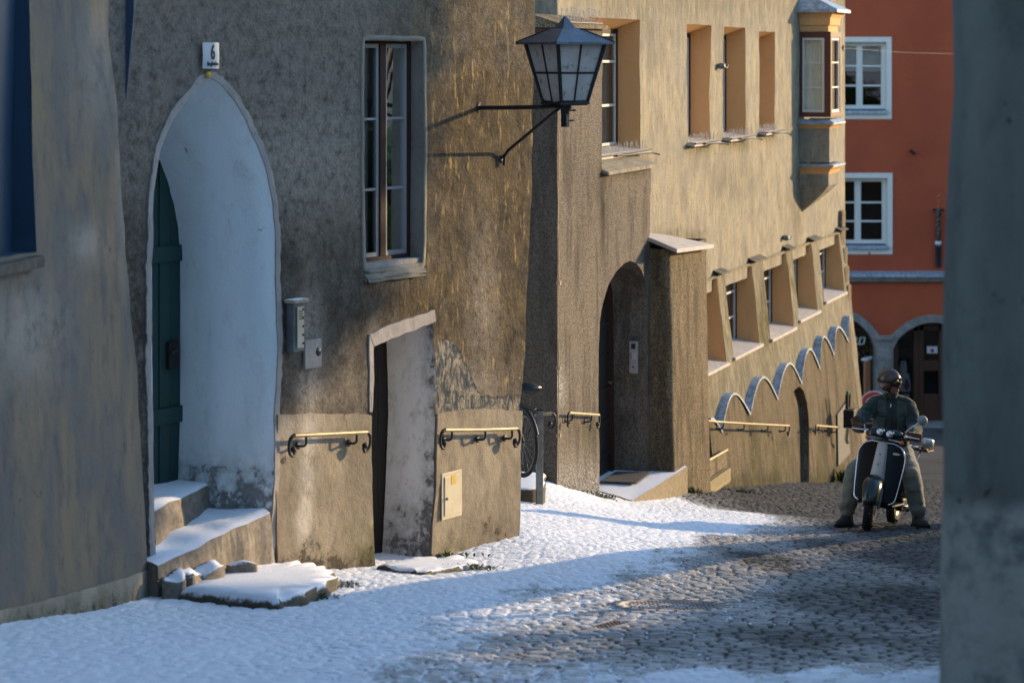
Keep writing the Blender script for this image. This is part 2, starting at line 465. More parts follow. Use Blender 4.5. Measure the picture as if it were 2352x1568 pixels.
M['pebbledk'] = m_pebble('damp_pebbledash', (.12, .102, .082), (.052, .045, .037), (.205, .172, .132))  # darker pebbledash with the shade of the unlit gable put in
M['lowerwall'] = m_pebble('coarse_ochre_roughcast', (.19, .15, .095), (.10, .08, .05), (.27, .212, .135))
M['buttress'] = m_pebble('dark_streaked_roughcast', (.20, .155, .10), (.055, .045, .032), (.40, .31, .19))
M['street'] = m_street()
M['stone'] = m_ledge('snowy_concrete_step', (.23, .20, .16), .95)
M['slabside'] = m_ledge('mossy_stone_under_snow', (.10, .088, .06), 1.0, .52, .80)
M['slabside2'] = plain('dark_stone_sill', (.085, .078, .066), .85, 0, .4, 9, .006)
M['ledge'] = m_ledge('dusted_stone_ledge', (.42, .36, .27), .5)
M['zinc'] = plain('blue_grey_zinc_flashing', (.30, .36, .43), .45, .2, .35, 14, .003)
M['iron'] = plain('black_wrought_iron', (.018, .019, .021), .5, .3, .3, 20, .002)
M['brass'] = plain('worn_brass_rail', (.32, .25, .15), .5, .5, .25, 18, .0008)
M['steel'] = plain('dull_galvanised_post', (.17, .18, .17), .5, .6, .25, 14, .001)
M['chrome'] = plain('chrome', (.75, .75, .76), .16, 1, .05, 5)
M['alu'] = plain('brushed_aluminium_panel', (.42, .43, .45), .4, .6, .1, 10)
M['dark'] = plain('unlit_interior', (.012, .012, .013), .9, 0, .2, 3, spec=.05)
M['glass'] = m_glass()
M['brownframe'] = m_paint('red_brown_window_paint', (.030, .010, .006), (.012, .006, .004), .5, .75)
M['bayframe'] = m_paint('red_brown_bay_window_paint', (.085, .026, .015), (.03, .012, .008), .5, .45)
M['whiteframe'] = m_paint('white_window_paint', (.62, .61, .58), (.4, .38, .34), .3, .45)
M['greybar'] = m_paint('greyed_white_glazing_bar', (.25, .25, .25), (.15, .145, .14), .4, .5)
M['greendoor'] = m_paint('weathered_green_door_paint', (.011, .042, .042), (.035, .038, .03), .5, .6, 6, (1, 1, .12))
M['blackdoor'] = m_paint('black_stained_door', (.018, .014, .012), (.04, .03, .025), .5, .6, 8, (1, 1, .2))
M['blueshutter'] = m_paint('dark_blue_shutter_paint', (.016, .045, .085), (.012, .035, .06), .5, .6, 3)
M['curtain'] = m_cloth('white_net_curtain', (.78, .82, .76), 90, .004)
_c = M['curtain'].node_tree; _tl = _c.nodes.new('ShaderNodeBsdfTranslucent'); _tl.inputs[0].default_value = (.7, .74, .68, 1); _mx = _c.nodes.new('ShaderNodeMixShader'); _mx.inputs[0].default_value = .5
_o = [n for n in _c.nodes if n.type == 'OUTPUT_MATERIAL'][0]; _c.links.new(_c.nodes['Principled BSDF'].outputs[0], _mx.inputs[1]); _c.links.new(_tl.outputs[0], _mx.inputs[2]); _c.links.new(_mx.outputs[0], _o.inputs[0])
M['greycurtain'] = m_cloth('grey_net_curtain', (.36, .36, .35), 90, .004)
M['redwall'] = m_red_wall()
M['quarry'] = m_smooth('grey_quarried_stone', (.21, .195, .18), (.29, .275, .26), (.11, .10, .095), 4, (1, 1, 1), .02, .5)
M['brownwood'] = m_paint('dark_brown_shop_joinery', (.055, .020, .010), (.03, .013, .008), .5, .45, 8, (1, 1, .2))
M['greycover'] = plain('frosted_cast_iron', (.115, .095, .10), .7, .2, .25, 30, .003)
M['frost'] = plain('frosted_iron_edge', (.50, .47, .44), .8, 0, .2, 40, .003)
M['cream'] = plain('cream_metal_hatch', (.50, .44, .31), .5, 0, .1, 5)
M['lampglass'] = m_lampglass()
M['lampglassb'] = M['lampglass']
M['weed'] = m_weed()
M['colwall'] = m_smooth('blue_grey_corner_plaster', (.122, .128, .114), (.066, .072, .066), (.030, .034, .032), 1.1, (1, 1, .35), .010, .35, True)
M['roofsheet'] = plain('frosted_roof_sheet', (.42, .39, .36), .75, 0, .18, 16, .002)
# ---------------------------------------------------------------- the ground
_pp = [(0,1440,13.75),(340,1370,16.35),(500,1333,17.0),(760,1308,18.0),(1000,1275,19.3),(1195,1228,20.2),(1240,1155,24.4),
       (1280,1113,26.3),(1375,1136,27.75),(1450,1152,27.9),(1580,1128,30.4),(1625,1128,31.4),(1815,1110,36.5),(1950,1104,40.7),
       (1990,1217,24.6),(2110,1208,24.9),(2160,1568,12.0),(1176,1568,12.0),(300,1568,11.5),(2130,985,61.0),(1980,985,61.0),
       (1450,1172,26.0),(1450,1200,23.6),(1450,1235,21.3),(1330,1140,26.3),(1330,1175,23.8),(1580,1165,27.5),(1600,1195,25.0),(1300,1330,17.6),(1700,1290,19.6),(1750,1170,29.5)]
GP = [tuple(at(*p)) for p in _pp]+[(0,0,-1.55),(-3,3,-1.7),(4,2,-1.5),(-4,10.5,-2.75),(5,12,-3.05),(9,20,-4.1),(12,30,-5.7),(14,45,-7.6),
      (-12,16,-3.2),(-14,35,-4.5),(-20,62,-8.9),(30,62,-9.6),(30,30,-5.5),(30,10,-2.9),(0,-25,2.2),(40,-20,2),(-40,-20,2),(0,110,-11),(60,110,-11),(-60,110,-10),(60,40,-7),(-50,30,-4.0),(80,0,-2),(-60,0,-1)]
_P = np.array(GP)
def _tps(P, lam=.02):
    n = len(P); d = np.sqrt(((P[:, None, :2]-P[None, :, :2])**2).sum(-1)); K = np.where(d > 0, d**2*np.log(d+1e-12), 0)
    A = np.zeros((n+3, n+3)); A[:n, :n] = K+lam*np.eye(n); A[:n, n] = 1; A[:n, n+1:] = P[:, :2]; A[n, :n] = 1; A[n+1:, :n] = P[:, :2].T
    return np.linalg.solve(A, np.concatenate([P[:, 2], np.zeros(3)]))
_W = _tps(_P)
def gz(x, y):
    x = np.asarray(x, float); y = np.asarray(y, float); z = _W[-3]+_W[-2]*x+_W[-1]*y
    for w, p in zip(_W[:-3], _P):
        r2 = (x-p[0])**2+(y-p[1])**2; z = z+w*.5*r2*np.log(r2+1e-12)
    return z
def g(x, y): return float(gz(x, y))
def gpix(px, py, y0=9.0, y1=70.0):
    """point of the ground seen at a pixel"""
    ys = np.arange(y0, y1, .02); xs = (px-CX)*ys/FPX; zs = -(py-HY)*ys/FPX
    below = np.nonzero(zs < gz(xs, ys))[0]
    i = below[0] if len(below) else len(ys)-1
    return Vector((xs[i], ys[i], zs[i]))

def vnoise(x, y, seed=0):
    xi = np.floor(x).astype(np.int64); yi = np.floor(y).astype(np.int64); fx = x-xi; fy = y-yi
    fx = fx*fx*(3-2*fx); fy = fy*fy*(3-2*fy)
    def h(a, b):
        v = (a*374761393+b*668265263+seed*974634777) & 0xffffffff; v = ((v ^ (v >> 13))*1274126177) & 0xffffffff
        return ((v ^ (v >> 16)) & 0xffff)/65535.0
    return (h(xi, yi)*(1-fx)+h(xi+1, yi)*fx)*(1-fy)+(h(xi, yi+1)*(1-fx)+h(xi+1, yi+1)*fx)*fy
def fbm(x, y, seed=0, o=4):
    r = 0; a = .5
    for i in range(o): r = r+a*vnoise(x*2**i, y*2**i, seed+i*17); a *= .5
    return r/(1-.5**o)
def hash2(a, b, seed=0):
    v = (a*374761393+b*668265263+seed*974634777) & 0xffffffff; v = ((v ^ (v >> 13))*1274126177) & 0xffffffff
    return ((v ^ (v >> 16)) & 0xffff)/65535.0

# how much snow lies where (1 = closed cover, 0 = bare), plus sun brightness put in on the lit cobble band
_sn = [(50,1470,1.2),(400,1480,1.15),(700,1420,1.1),(1000,1360,1.1),(1200,1290,1.15),(1250,1200,1.2),(1300,1150,1.2),(1400,1170,1.2),(1550,1165,1.05),
       (1700,1190,.92),(1620,1200,1.0),(1500,1220,1.0),(1800,1215,.68),(1400,1260,.95),(1550,1260,.78),(1700,1250,.48),(1850,1225,.40),(1950,1180,.0),(1800,1160,.0),(1700,1138,.05),(1900,1125,0),
       (1640,1128,.15),(2050,1120,0),(2100,1060,.0),(2000,1215,.05),(2100,1230,.05),(1900,1245,.1),(1300,1310,.95),(1500,1300,.75),(1620,1295,.55),(1750,1280,.1),
       (1500,1340,.64),(1700,1330,.57),(1900,1300,.36),(2100,1280,.08),(1250,1370,.70),(1050,1420,.78),(850,1480,.84),(1400,1420,.66),(1700,1400,.56),(1900,1380,.15),
       (2120,1380,.06),(1500,1480,.45),(1500,1515,.62),(1800,1518,.5),(2000,1530,.7),(1300,1530,.7),(1800,1470,.16),(2100,1480,.22),(1250,1500,.56),(1000,1540,.72),(700,1530,.85),(300,1550,1.0),(1300,1560,.78),(1600,1552,.86),(1900,1548,.86),(2100,1560,.85),
       (1750,1500,.40),(2000,1505,.42)]
SNP = np.array([(*gpix(a, b)[:2], c) for a, b, c in _sn])
def snow_sun_mask(x, y):
    num = 0; den = 1e-9; s = y/16.0
    for px_, py_, v in SNP:
        # distances judged along the slope (long) and across (short)
        r2 = ((x-px_)/.55)**2+((y-py_)/(.16*py_*.55))**2
        w = 1/(r2+.02)**2; num = num+w*v; den = den+w
    return num/den

def build_street():
    xs = np.concatenate([-np.geomspace(90, 5.2, 26), np.arange(-4.6, 7.0, .0165), np.geomspace(7.6, 110, 28)])
    ys = [9.6]
    while ys[-1] < 48: ys.append(ys[-1]+.0122*(ys[-1]/10)**.72)
    ys = np.concatenate([np.linspace(-40, 9, 30), np.array(ys), np.geomspace(48.5, 140, 40)])
    X, Yg = np.meshgrid(xs, ys); shp = X.shape; X = X.ravel(); Yv = Yg.ravel()
    Z = np.concatenate([gz(X[i:i+200000], Yv[i:i+200000]) for i in range(0, len(X), 200000)])
    fine = np.clip((X+4.7)/.3, 0, 1)*np.clip((7.4-X)/.3, 0, 1)*np.clip((Yv-9.6)/.2, 0, 1)*np.clip((60-Yv)/14, 0, 1)
    # setts laid in wavering courses across the street
    a = R(14); u = X*math.cos(a)-Yv*math.sin(a)*.35; v = Yv*math.cos(a)*.98+X*math.sin(a)
    u = u+.10*(fbm(X*.7, Yv*.7, 3)-.5); v = v+.10*(fbm(X*.6+9, Yv*.4, 5)-.5)+.022*(fbm(X*4, Yv*4, 8)-.5)
    rw = .118; row = np.floor(v/rw).astype(np.int64); fv = v/rw-row
    cw = .135; uu = u/cw+hash2(row, row*7+3, 5)*7.3
    ci = np.floor(uu).astype(np.int64)
    lo = ci+.36*(hash2(ci, row, 1)-.5); hi = ci+1+.36*(hash2(ci+1, row, 1)-.5)
    sel = uu < lo; ci = np.where(sel, ci-1, ci); sel2 = uu >= hi; ci = np.where(sel2, ci+1, ci)
    lo = ci+.36*(hash2(ci, row, 1)-.5); hi = ci+1+.36*(hash2(ci+1, row, 1)-.5)
    fu = (uu-lo)/(hi-lo)
    du = np.minimum(fu, 1-fu)*(hi-lo)*cw; dv = np.minimum(fv, 1-fv)*rw
    dd = np.minimum(du, dv)-.006*hash2(ci*3+1, row*5, 2)
    k = np.clip(dd/.018, 0, 1); dome = 1-(1-k)**2.4
    rnd = hash2(ci, row, 9)
    amp = .020
    tilt = ((fu-.5)*(hash2(ci, row, 21)-.5)+(fv-.5)*(hash2(ci, row, 22)-.5))*.012
    cob = amp*(dome-1)+(.007*(rnd-.5)+tilt)*np.minimum(1, k*2)+.005*(fbm(X*22, Yv*22, 40, 3)-.5)
    sm = snow_sun_mask(X, Yv)+.16*(fbm(X*1.6, Yv*1.1, 70)-.5)+.30*(fbm(X*13, Yv*8, 71)-.5)
    far = np.clip((Yv-46)/6, 0, 1)+np.clip((X-7)/2, 0, 1); sm = sm*(1-np.clip(far, 0, 1))
    sm = np.where(X < -4, np.maximum(sm, .9), sm); sm = np.where(Yv < 11, np.maximum(sm, .8), sm)
    lvl = -.034+.036*np.clip(sm, 0, 1.25)+.006*(fbm(X*9, Yv*9, 80)-.5)+.004*(fbm(X*40, Yv*40, 81, 2)-.5)
    w = .004; h = np.maximum(cob, lvl+.40*cob)+w*np.exp(-np.abs(cob-lvl)/w)*.4
    Z = Z+fine*h+.03*(fbm(X*1.1, Yv*1.1, 90)-.5)*fine
    # frost lies on the tops first; thick snow closes the joints too
    snow = np.clip((lvl-cob)/.006+.1, 0, 1)
    joint = 1-np.clip((k-.10)/.55, 0, 1)
    q_ = np.clip((sm-.52)/.46, 0, 1); q_ = q_*q_*(3-2*q_); snow = np.maximum(snow, q_*(1-.95*joint*np.clip((fbm(X*2.2, Yv*1.6, 60)-.36)*5+1.2*(1-sm), .10, 1)*(1-.75*np.clip(sm-.95, 0, .25)/.25)))
    frost = np.clip(sm*1.35-.14, 0, 1)*np.clip((cob+.009)/.007, 0, 1)  # frost, and brightness put in for the sunlit cobbles
    me = bpy.data.meshes.new('street'); nx, ny = len(xs), len(ys)
    me.vertices.add(nx*ny); co = np.stack([X, Yv, Z], 1).astype(np.float32); me.vertices.foreach_set('co', co.ravel())
    i = (np.arange(ny-1)[:, None]*nx+np.arange(nx-1)[None, :]).ravel()
    q = np.stack([i, i+1, i+nx+1, i+nx], 1).astype(np.int32); nf = len(q)
    me.loops.add(nf*4); me.loops.foreach_set('vertex_index', q.ravel())
    me.polygons.add(nf); me.polygons.foreach_set('loop_start', np.arange(0, nf*4, 4, dtype=np.int32))
    me.polygons.foreach_set('use_smooth', np.ones(nf, bool))
    moss = np.clip((fbm(X*.9, Yv*.6, 95)-.5)*3, 0, 1)
    for nm, ar in (('stone', rnd), ('joint', joint), ('snow', snow), ('frost', frost), ('moss', moss)):
        at_ = me.attributes.new(nm, 'FLOAT', 'POINT'); at_.data.foreach_set('value', (ar*1.0).astype(np.float32))
    me.materials.append(M['street']); me.update(calc_edges=True); me.validate()
    o = link(bpy.data.objects.new('street', me)); tag(o, kind='structure')
build_street()
def gs(x, y): return g(x, y)
def smst(x, a, b):
    t = max(0, min(1, (x-a)/(b-a))) if a != b else float(x > a)
    return t*t*(3-2*t)
def blob(px, py, cx, cy, rx, ry):
    return math.exp(-(((px-cx)/rx)**2+((py-cy)/ry)**2))
def arc_pts(a, b, bulge, n=8):
    """points from a to b bowed sideways"""
    a, b = Vector(a), Vector(b); m = (b-a); nn = Vector((-m.y, m.x))
    return [a+m*(i/n)+nn*bulge*4*(i/n)*(1-i/n) for i in range(n+1)]
def pane_set(root, f, s0, s1, z0, z1, y, nm='window', fm=None, bm=None, fw=.06, bar=.022, vs=(), hs=(), mull=(), curtain=None, room=.5, dp=.06, sill=None, bare=False):
    """a window: outer frame (part) with bars, panes and curtain as sub-parts; y is depth into the wall"""
    mb = MB()
    mb.bb((s0, y, z0), (s0+fw, y+dp, z1)); mb.bb((s1-fw, y, z0), (s1, y+dp, z1))
    mb.bb((s0+fw, y, z1-fw), (s1-fw, y+dp, z1)); mb.bb((s0+fw, y, z0), (s1-fw, y+dp, z0+fw))
    for c, w in mull: mb.bb((c-w/2, y-.004, z0+fw), (c+w/2, y+dp-.002, z1-fw))
    w = mb.build(nm, M[fm], root, .004)
    edges = [s0+fw]+[e for c, ww in sorted(mull) for e in (c-ww/2, c+ww/2)]+[s1-fw]
    sash = MB(); gl = MB()
    for a, b in zip(edges[::2], edges[1::2]):
        sw = .032
        sash.bb((a, y+.012, z0+fw), (a+sw, y+.05, z1-fw)); sash.bb((b-sw, y+.012, z0+fw), (b, y+.05, z1-fw))
        sash.bb((a+sw, y+.012, z1-fw-sw), (b-sw, y+.05, z1-fw)); sash.bb((a+sw, y+.012, z0+fw), (b-sw, y+.05, z0+fw+sw))
        for h in hs: sash.bb((a+sw, y+.016, h-bar/2), (b-sw, y+.044, h+bar/2))
        for v in vs:
            if a < v < b: sash.bb((v-bar/2, y+.018, z0+fw+sw), (v+bar/2, y+.042, z1-fw-sw))
        gl.add([(a+sw, y+.03, z0+fw), (b-sw, y+.03, z0+fw), (b-sw, y+.03, z1-fw), (a+sw, y+.03, z1-fw)], [(0, 1, 2, 3)])
    sash.build('sash', M[bm], w); gl.build('pane', M['glass'], w)
    if room:
        r = MB(); r.add([(s0, y+dp, z0), (s1, y+dp, z0), (s1, y+dp, z1), (s0, y+dp, z1), (s0, y+dp+room, z0), (s1, y+dp+room, z0), (s1, y+dp+room, z1), (s0, y+dp+room, z1)],
                        [(4, 5, 6, 7), (0, 4, 7, 3), (1, 2, 6, 5), (0, 1, 5, 4), (3, 7, 6, 2)])
        r.build('room', M['dark'], w)
    if curtain:
        n = 60; vv, ff = [], []
        for i in range(n+1):
            s = s0+(s1-s0)*i/n; yy = y+dp+.045+.012*math.sin(i*1.15+.8*math.sin(i*.37))+.01*math.sin(i*2.9)
            vv += [(s, yy, z0), (s, yy, z1)]
        for i in range(n): ff.append((2*i, 2*i+2, 2*i+3, 2*i+1))
        c = MB(); c.add(vv, ff, 0, True); c.build('curtain', M[curtain], w)
    return w

# ================================================================= house with the pointed doorway
F6 = Frame((-2.469, 16.4), 33.7, -3.7)
h6 = F6.root('old_townhouse', 'rough dark plastered townhouse with a tall pointed doorway and a lamp bracket', 'house')
d6 = mkdisp(.016, 2.2, 3)
P6 = lambda px, py, o=0: F6.sz(px, py, o)
def fpx6(fn): 
    def q(s, z):
        px, py = F6.px(s, z); return fn(px, py)
    return q
# openings, walked clockwise from the lower left
arch_px = [(352,1385),(355,1250),(349,1050),(347,800),(346,600),(351,440),(368,345),(396,278),(428,228),(457,194),(481,179),(505,193),(536,228),(565,276),(592,336),(613,400),(626,470),(632,560),(634,700),(633,900),(629,1030),(624,1170),(619,1300)]
arch = [P6(*p) for p in arch_px]
win6 = [P6(838, 620), P6(835, 360), P6(836, 93), P6(973, 95), P6(972, 350), P6(970, 603)]
door2 = [P6(860, 1340), P6(850, 1100), P6(849, 960), P6(855, 790), P6(930, 762), P6(992, 737), P6(996, 860), P6(998, 960), P6(990, 1150), P6(982, 1330)]
sR = lambda px, py: P6(px, py)
outer6 = [(-.75, -1.2), (-.75, 6.2), (5.2, 6.2)]+[P6(1229, -60), P6(1227, 150), P6(1224, 350), P6(1216, 560), P6(1208, 750), P6(1198, 900), P6(1192, 960)]+[(P6(1190, 1000)[0], P6(1190, 1250)[1]-.5)]
at6 = dict(
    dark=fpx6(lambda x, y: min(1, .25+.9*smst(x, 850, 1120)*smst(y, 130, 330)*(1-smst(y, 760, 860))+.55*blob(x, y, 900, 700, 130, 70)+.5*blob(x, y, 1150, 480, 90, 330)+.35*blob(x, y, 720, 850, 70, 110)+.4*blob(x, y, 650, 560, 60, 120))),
    gold=fpx6(lambda x, y: min(1, smst(x, 880, 1010)*(1-smst(y, 860, 930))+.25*blob(x, y, 720, 300, 60, 120)+.2*smst(x, 640, 700))),  # clean ochre patches plus sun glow painted right of the window
    pale=fpx6(lambda x, y: min(1, blob(x, y, 715, 780, 26, 130)+.9*blob(x, y, 708, 910, 24, 60)+.5*blob(x, y, 1080, 900, 80, 40)+.35*blob(x, y, 860, 790, 15, 90)+.5*blob(x, y, 1110, 700, 40, 190)+.4*blob(x, y, 780, 900, 50, 40)+.45*blob(x, y, 700, 400, 200, 160)+.5*(1-smst(x, 820, 1000))*(1-smst(y, 300, 650)))),
    peel=fpx6(lambda x, y: max(1.0*(x > 1002)*smst(y, 760, 800)*(1-smst(x, 1010+(y-740)*.42, 1040+(y-740)*.5))*smst(x, 996, 1004), .72*smst(y, 885, 925)*smst(x, 1000, 1010), .55*blob(x, y, 1195, 870, 14, 60), .6*blob(x, y, 1005, 880, 12, 100))))
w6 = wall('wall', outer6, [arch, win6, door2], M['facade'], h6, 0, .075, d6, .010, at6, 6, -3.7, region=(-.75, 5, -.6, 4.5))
# cement plinth, a hand's breadth proud
d6p = mkdisp(.012, 3.1, 9)
def op6(z): return .018
atp = dict(moss=fpx6(lambda x, y: blob(x, y, 840, 1290, 40, 70)+.5*blob(x, y, 1030, 1255, 30, 25)),
           pale=fpx6(lambda x, y: min(1, blob(x, y, 707, 1000, 22, 60)+blob(x, y, 700, 1130, 15, 90)+.8*blob(x, y, 655, 1000, 20, 40)+.8*blob(x, y, 690, 1210, 18, 50))),
           dark=fpx6(lambda x, y: min(1, .9*smst(y, 1255, 1310)*(x < 860)+.9*blob(x, y, 710, 1255, 20, 30)+.6*blob(x, y, 1140, 1215, 50, 22)+.35*blob(x, y, 800, 1000, 50, 25)+.3*smst(y, 1215, 1265)*(x > 1000))))
pl1 = [P6(634, 1345), P6(630, 1100), P6(636, 953), P6(745, 949), P6(848, 951), P6(848, 1000), P6(851, 1150), P6(857, 1345)]
pl2 = [P6(984, 1330), P6(995, 1150), P6(1002, 947), P6(1100, 938), P6(1196, 942), P6(1194, 1000), P6(1192, 1130), P6(1190, 1270)]
mbp = wall('plinth', pl1, [], M['plinth'], h6, op6, .06, d6p, .012, atp, .05, -3.7)
wall('plinth', pl2, [], M['plinth'], h6, op6, .06, d6p, .012, atp, .05, -3.7)
# pale band round the pointed arch
def off_loop(pts, d):
    out = []
    for i, p in enumerate(pts):
        a = Vector(pts[max(0, i-1)]); b = Vector(pts[min(len(pts)-1, i+1)]); t = (b-a).normalized()
        out.append(Vector(p)+Vector((-t.y, t.x))*d)
    return out
ao = densify(arch, .03, .003, False)
def w3(p, y=0): return Vector((p[0], y-d6(p[0], p[1]), p[1]))
outl = [q+Vector((noise.noise((q.x*30, q.y*30, 2))*.014, noise.noise((q.x*30, q.y*30, 8))*.014)) for q in off_loop(ao, .052)]
tr = MB(); k = len(ao)
ra = [w3(p, -.010) for p in ao]; rb = [w3(p, -.012+.006*noise.noise((p.x*8, p.y*8, 1))) for p in off_loop(ao, .03)]; rc = [w3(p, -.011) for p in outl]; rd = [w3(p, .02) for p in outl]; r0 = [w3(p, .012) for p in ao]
tr.loft([r0, ra, rb, rc, rd], closed=False, cap=False, smooth=False)
tr.build('door_surround', M['trim'], h6)
# splayed reveal going back to the door
sc6 = .69
def back_pt(p, D):
    t = D/.75; s = sc6+(p[0]-sc6)*(1-.29*smst(t, -.35, .66)**1.0 if t < .66 else .71); dz = .30*t*smst(p[1], 1.5, 3.4)
    return Vector((s, D, p[1]-dz))
front = [w3(p, .0) for p in ao]; rows = []
for i in range(13): rows.append([back_pt(p, .75*i/12) if i else q for p, q in zip(ao, front)])
for i in range(1, 12):
    for q in rows[i]: q.x += .012*noise.noise((q.x*3, q.y*4, q.z*2.2))
rv = MB(); rv.loft(rows, closed=False, cap=False)
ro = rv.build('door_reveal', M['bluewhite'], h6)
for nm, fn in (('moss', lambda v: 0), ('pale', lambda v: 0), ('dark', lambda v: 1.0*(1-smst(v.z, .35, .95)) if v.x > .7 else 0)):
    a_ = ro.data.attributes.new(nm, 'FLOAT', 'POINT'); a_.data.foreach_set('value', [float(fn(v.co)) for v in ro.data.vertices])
# plank door
ins = [back_pt(p, .75) for p in arch]; dl = MB()
lo_s, hi_s = min(p.x for p in ins), max(p.x for p in ins); zt = max(p.z for p in ins)
n = 8
for i in range(n):
    a = lo_s+(hi_s-lo_s)*i/n; b = lo_s+(hi_s-lo_s)*(i+1)/n
    dl.bb((a+.004, .735+.006*(i % 2), .40), (b-.004, .79, zt+.05))
do = dl.build('door', M['greendoor'], h6, .004)
MB().bb((lo_s, .715, 1.02), (hi_s, .738, 1.14)).build('door_batten', M['greendoor'], do, .006)
MB().bb((lo_s, .715, 2.2), (hi_s, .738, 2.32)).build('door_batten', M['greendoor'], do, .006)
lk = MB(); lk.bb((hi_s-.17, .70, 1.42), (hi_s-.06, .735, 1.62)); lk.tube([(hi_s-.13, .70, 1.56), (hi_s-.13, .64, 1.56), (hi_s-.24, .63, 1.56)], .012, 8)
lk.build('handle', M['iron'], do, .003)
MB().bb((lo_s-.3, .80, -.3), (hi_s+.3, .85, zt+.2)).build('hallway_back', M['dark'], h6)
# two worn steps under snow
def step_block(name, top_quad, zb, parent, mat, amp=.012, bev=.025):
    """top_quad: four local points, front-left, front-right, back-right, back-left"""
    a, b, c, d = [Vector(p) for p in top_quad]; n, m_ = 22, 10
    vs, fs = [], []
    for j in range(m_+1):
        for i in range(n+1):
            p = a.lerp(b, i/n).lerp(d.lerp(c, i/n), j/m_)
            e = .0 if j else 1.0
            p = p+Vector((0, -.012*e*noise.noise((p.x*7, 1, 2)), amp*noise.noise((p.x*4, p.y*4, p.z))-.016*e))
            vs.append(p)
    for j in range(m_):
        for i in range(n): fs.append((j*(n+1)+i, j*(n+1)+i+1, (j+1)*(n+1)+i+1, (j+1)*(n+1)+i))
    mb = MB(); mb.add(vs, fs, 0, True)
    fr = [vs[i] for i in range(n+1)]
    rows = [[Vector((p.x+.01*noise.noise((p.x*6, k*.8, 3)), p.y-(.014 if k else 0)+.028*noise.noise((p.x*5, k*.7, 9))*(k > 0), p.z+(zb-p.z)*k/6)) for p in fr] for k in range(7)]
    mb.loft(rows, closed=False, cap=False, smooth=False)
    for e in (0, n):
        col = [vs[j*(n+1)+e] for j in range(m_+1)]
        mb.loft([col, [Vector((p.x, p.y, zb)) for p in col]], closed=False, cap=False, smooth=False)
    return mb.build(name, mat, parent)
A_, B_ = F6.loc(352, 1168, -.17), F6.loc(486, 1106, -.47)
step_block('doorstep', (A_, B_, Vector((1.3, .78, B_.z)), Vector((.05, .78, B_.z))), B_.z-.35, h6, M['stone'])
A_, B_ = F6.loc(362, 1290, .15), F6.loc(620, 1172, .05)
step_block('doorstep', (A_, B_, Vector((1.42, .52, B_.z)), Vector((-.02, .45, A_.z))), -.55, h6, M['stone'], .02)
# tall window
s0, zb_ = P6(832, 605); s1 = F6.S(944, -.12); zt_ = P6(836, 100)[1]
zs = lambda py, px=900: P6(px, py, -.13)[1]
s0w, s1w, z0w, z1w = s0-.01, P6(972, 300)[0]+.005, zs(598), zs(88)
mm = F6.S(877, -.13)
wn = pane_set(h6, F6, s0w, s1w, z0w, z1w, .12, 'window', 'brownframe', 'greybar', .045, .020, (), (zs(272), zs(432)), ((mm, .075),), 'greycurtain', .5)
dl = densify(win6, .06, .004)
fr_ = [w3(p, .0) for p in dl]; ring('reveal', fr_, [Vector((p.x, .13, p.z)) for p in fr_], M['trim2'], wn, 3)
ol = off_loop(dl+[dl[0]], .04)[:len(dl)]
tr = MB(); tr.loft([[w3(p, .0) for p in dl], [w3(p, -.006) for p in dl], [w3(p, -.005) for p in ol], [w3(p, .012) for p in ol]], closed=True, cap=False)
tr.build('window_surround', M['trim2'], h6)
sl_ = MB(); sl_.bb((s0w, .02, z0w-.035), (s1w-.02, .13, z0w+.012)); sl_.build('sill', M['trim'], wn, .008)
step_block('broken_sill_mortar', ((s0w+.03, -.028, z0w-.065), (s1w-.03, -.034, z0w-.055), (s1w-.03, .12, z0w-.03), (s0w+.03, .12, z0w-.03)), z0w-.125, wn, M['trim2'], .014)
# side doorway
dl = densify(door2, .06, .006); fr_ = [w3(p, -.01) for p in dl]
bk_ = [Vector((p.x+(-.02 if p.x > 3 else .05), .44, p.z-.03*smst(p.z, .5, 1.2))) for p in fr_]
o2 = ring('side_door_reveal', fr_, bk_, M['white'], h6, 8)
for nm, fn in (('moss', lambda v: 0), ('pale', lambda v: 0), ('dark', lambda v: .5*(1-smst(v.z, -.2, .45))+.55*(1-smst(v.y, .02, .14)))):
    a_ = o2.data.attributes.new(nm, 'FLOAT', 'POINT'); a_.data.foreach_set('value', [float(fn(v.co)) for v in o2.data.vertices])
sA = min(p.x for p in bk_); sB = max(p.x for p in bk_)
sd2 = MB(); zz = max(p.z for p in bk_)
for i in range(5): sd2.bb((sA-.05+(sB-sA+.1)*i/5+.003, .45, -.5), (sA-.05+(sB-sA+.1)*(i+1)/5-.003, .49, zz+.05))
sdo = sd2.build('side_door', M['blackdoor'], h6, .004)
MB().bb((sA-.02, .38, -.5), (sA+.09, .45, zz+.02)).build('side_door_frame', M['brownframe'], h6, .005)
tb = MB()
tp = [P6(846, 765), P6(915, 738), P6(996, 712), P6(1000, 738), P6(930, 764), P6(856, 795)]
tb.prism([tuple(p) for p in densify(tp, .04, .012)], -.014, .03); lp = [P6(846, 765), P6(856, 795), P6(857, 880), P6(853, 945), P6(846, 945), P6(847, 850)]
tb.prism([tuple(p) for p in densify(lp, .04, .01)], -.011, .03)
tb.build('side_door_surround', M['trim'], h6, .004)

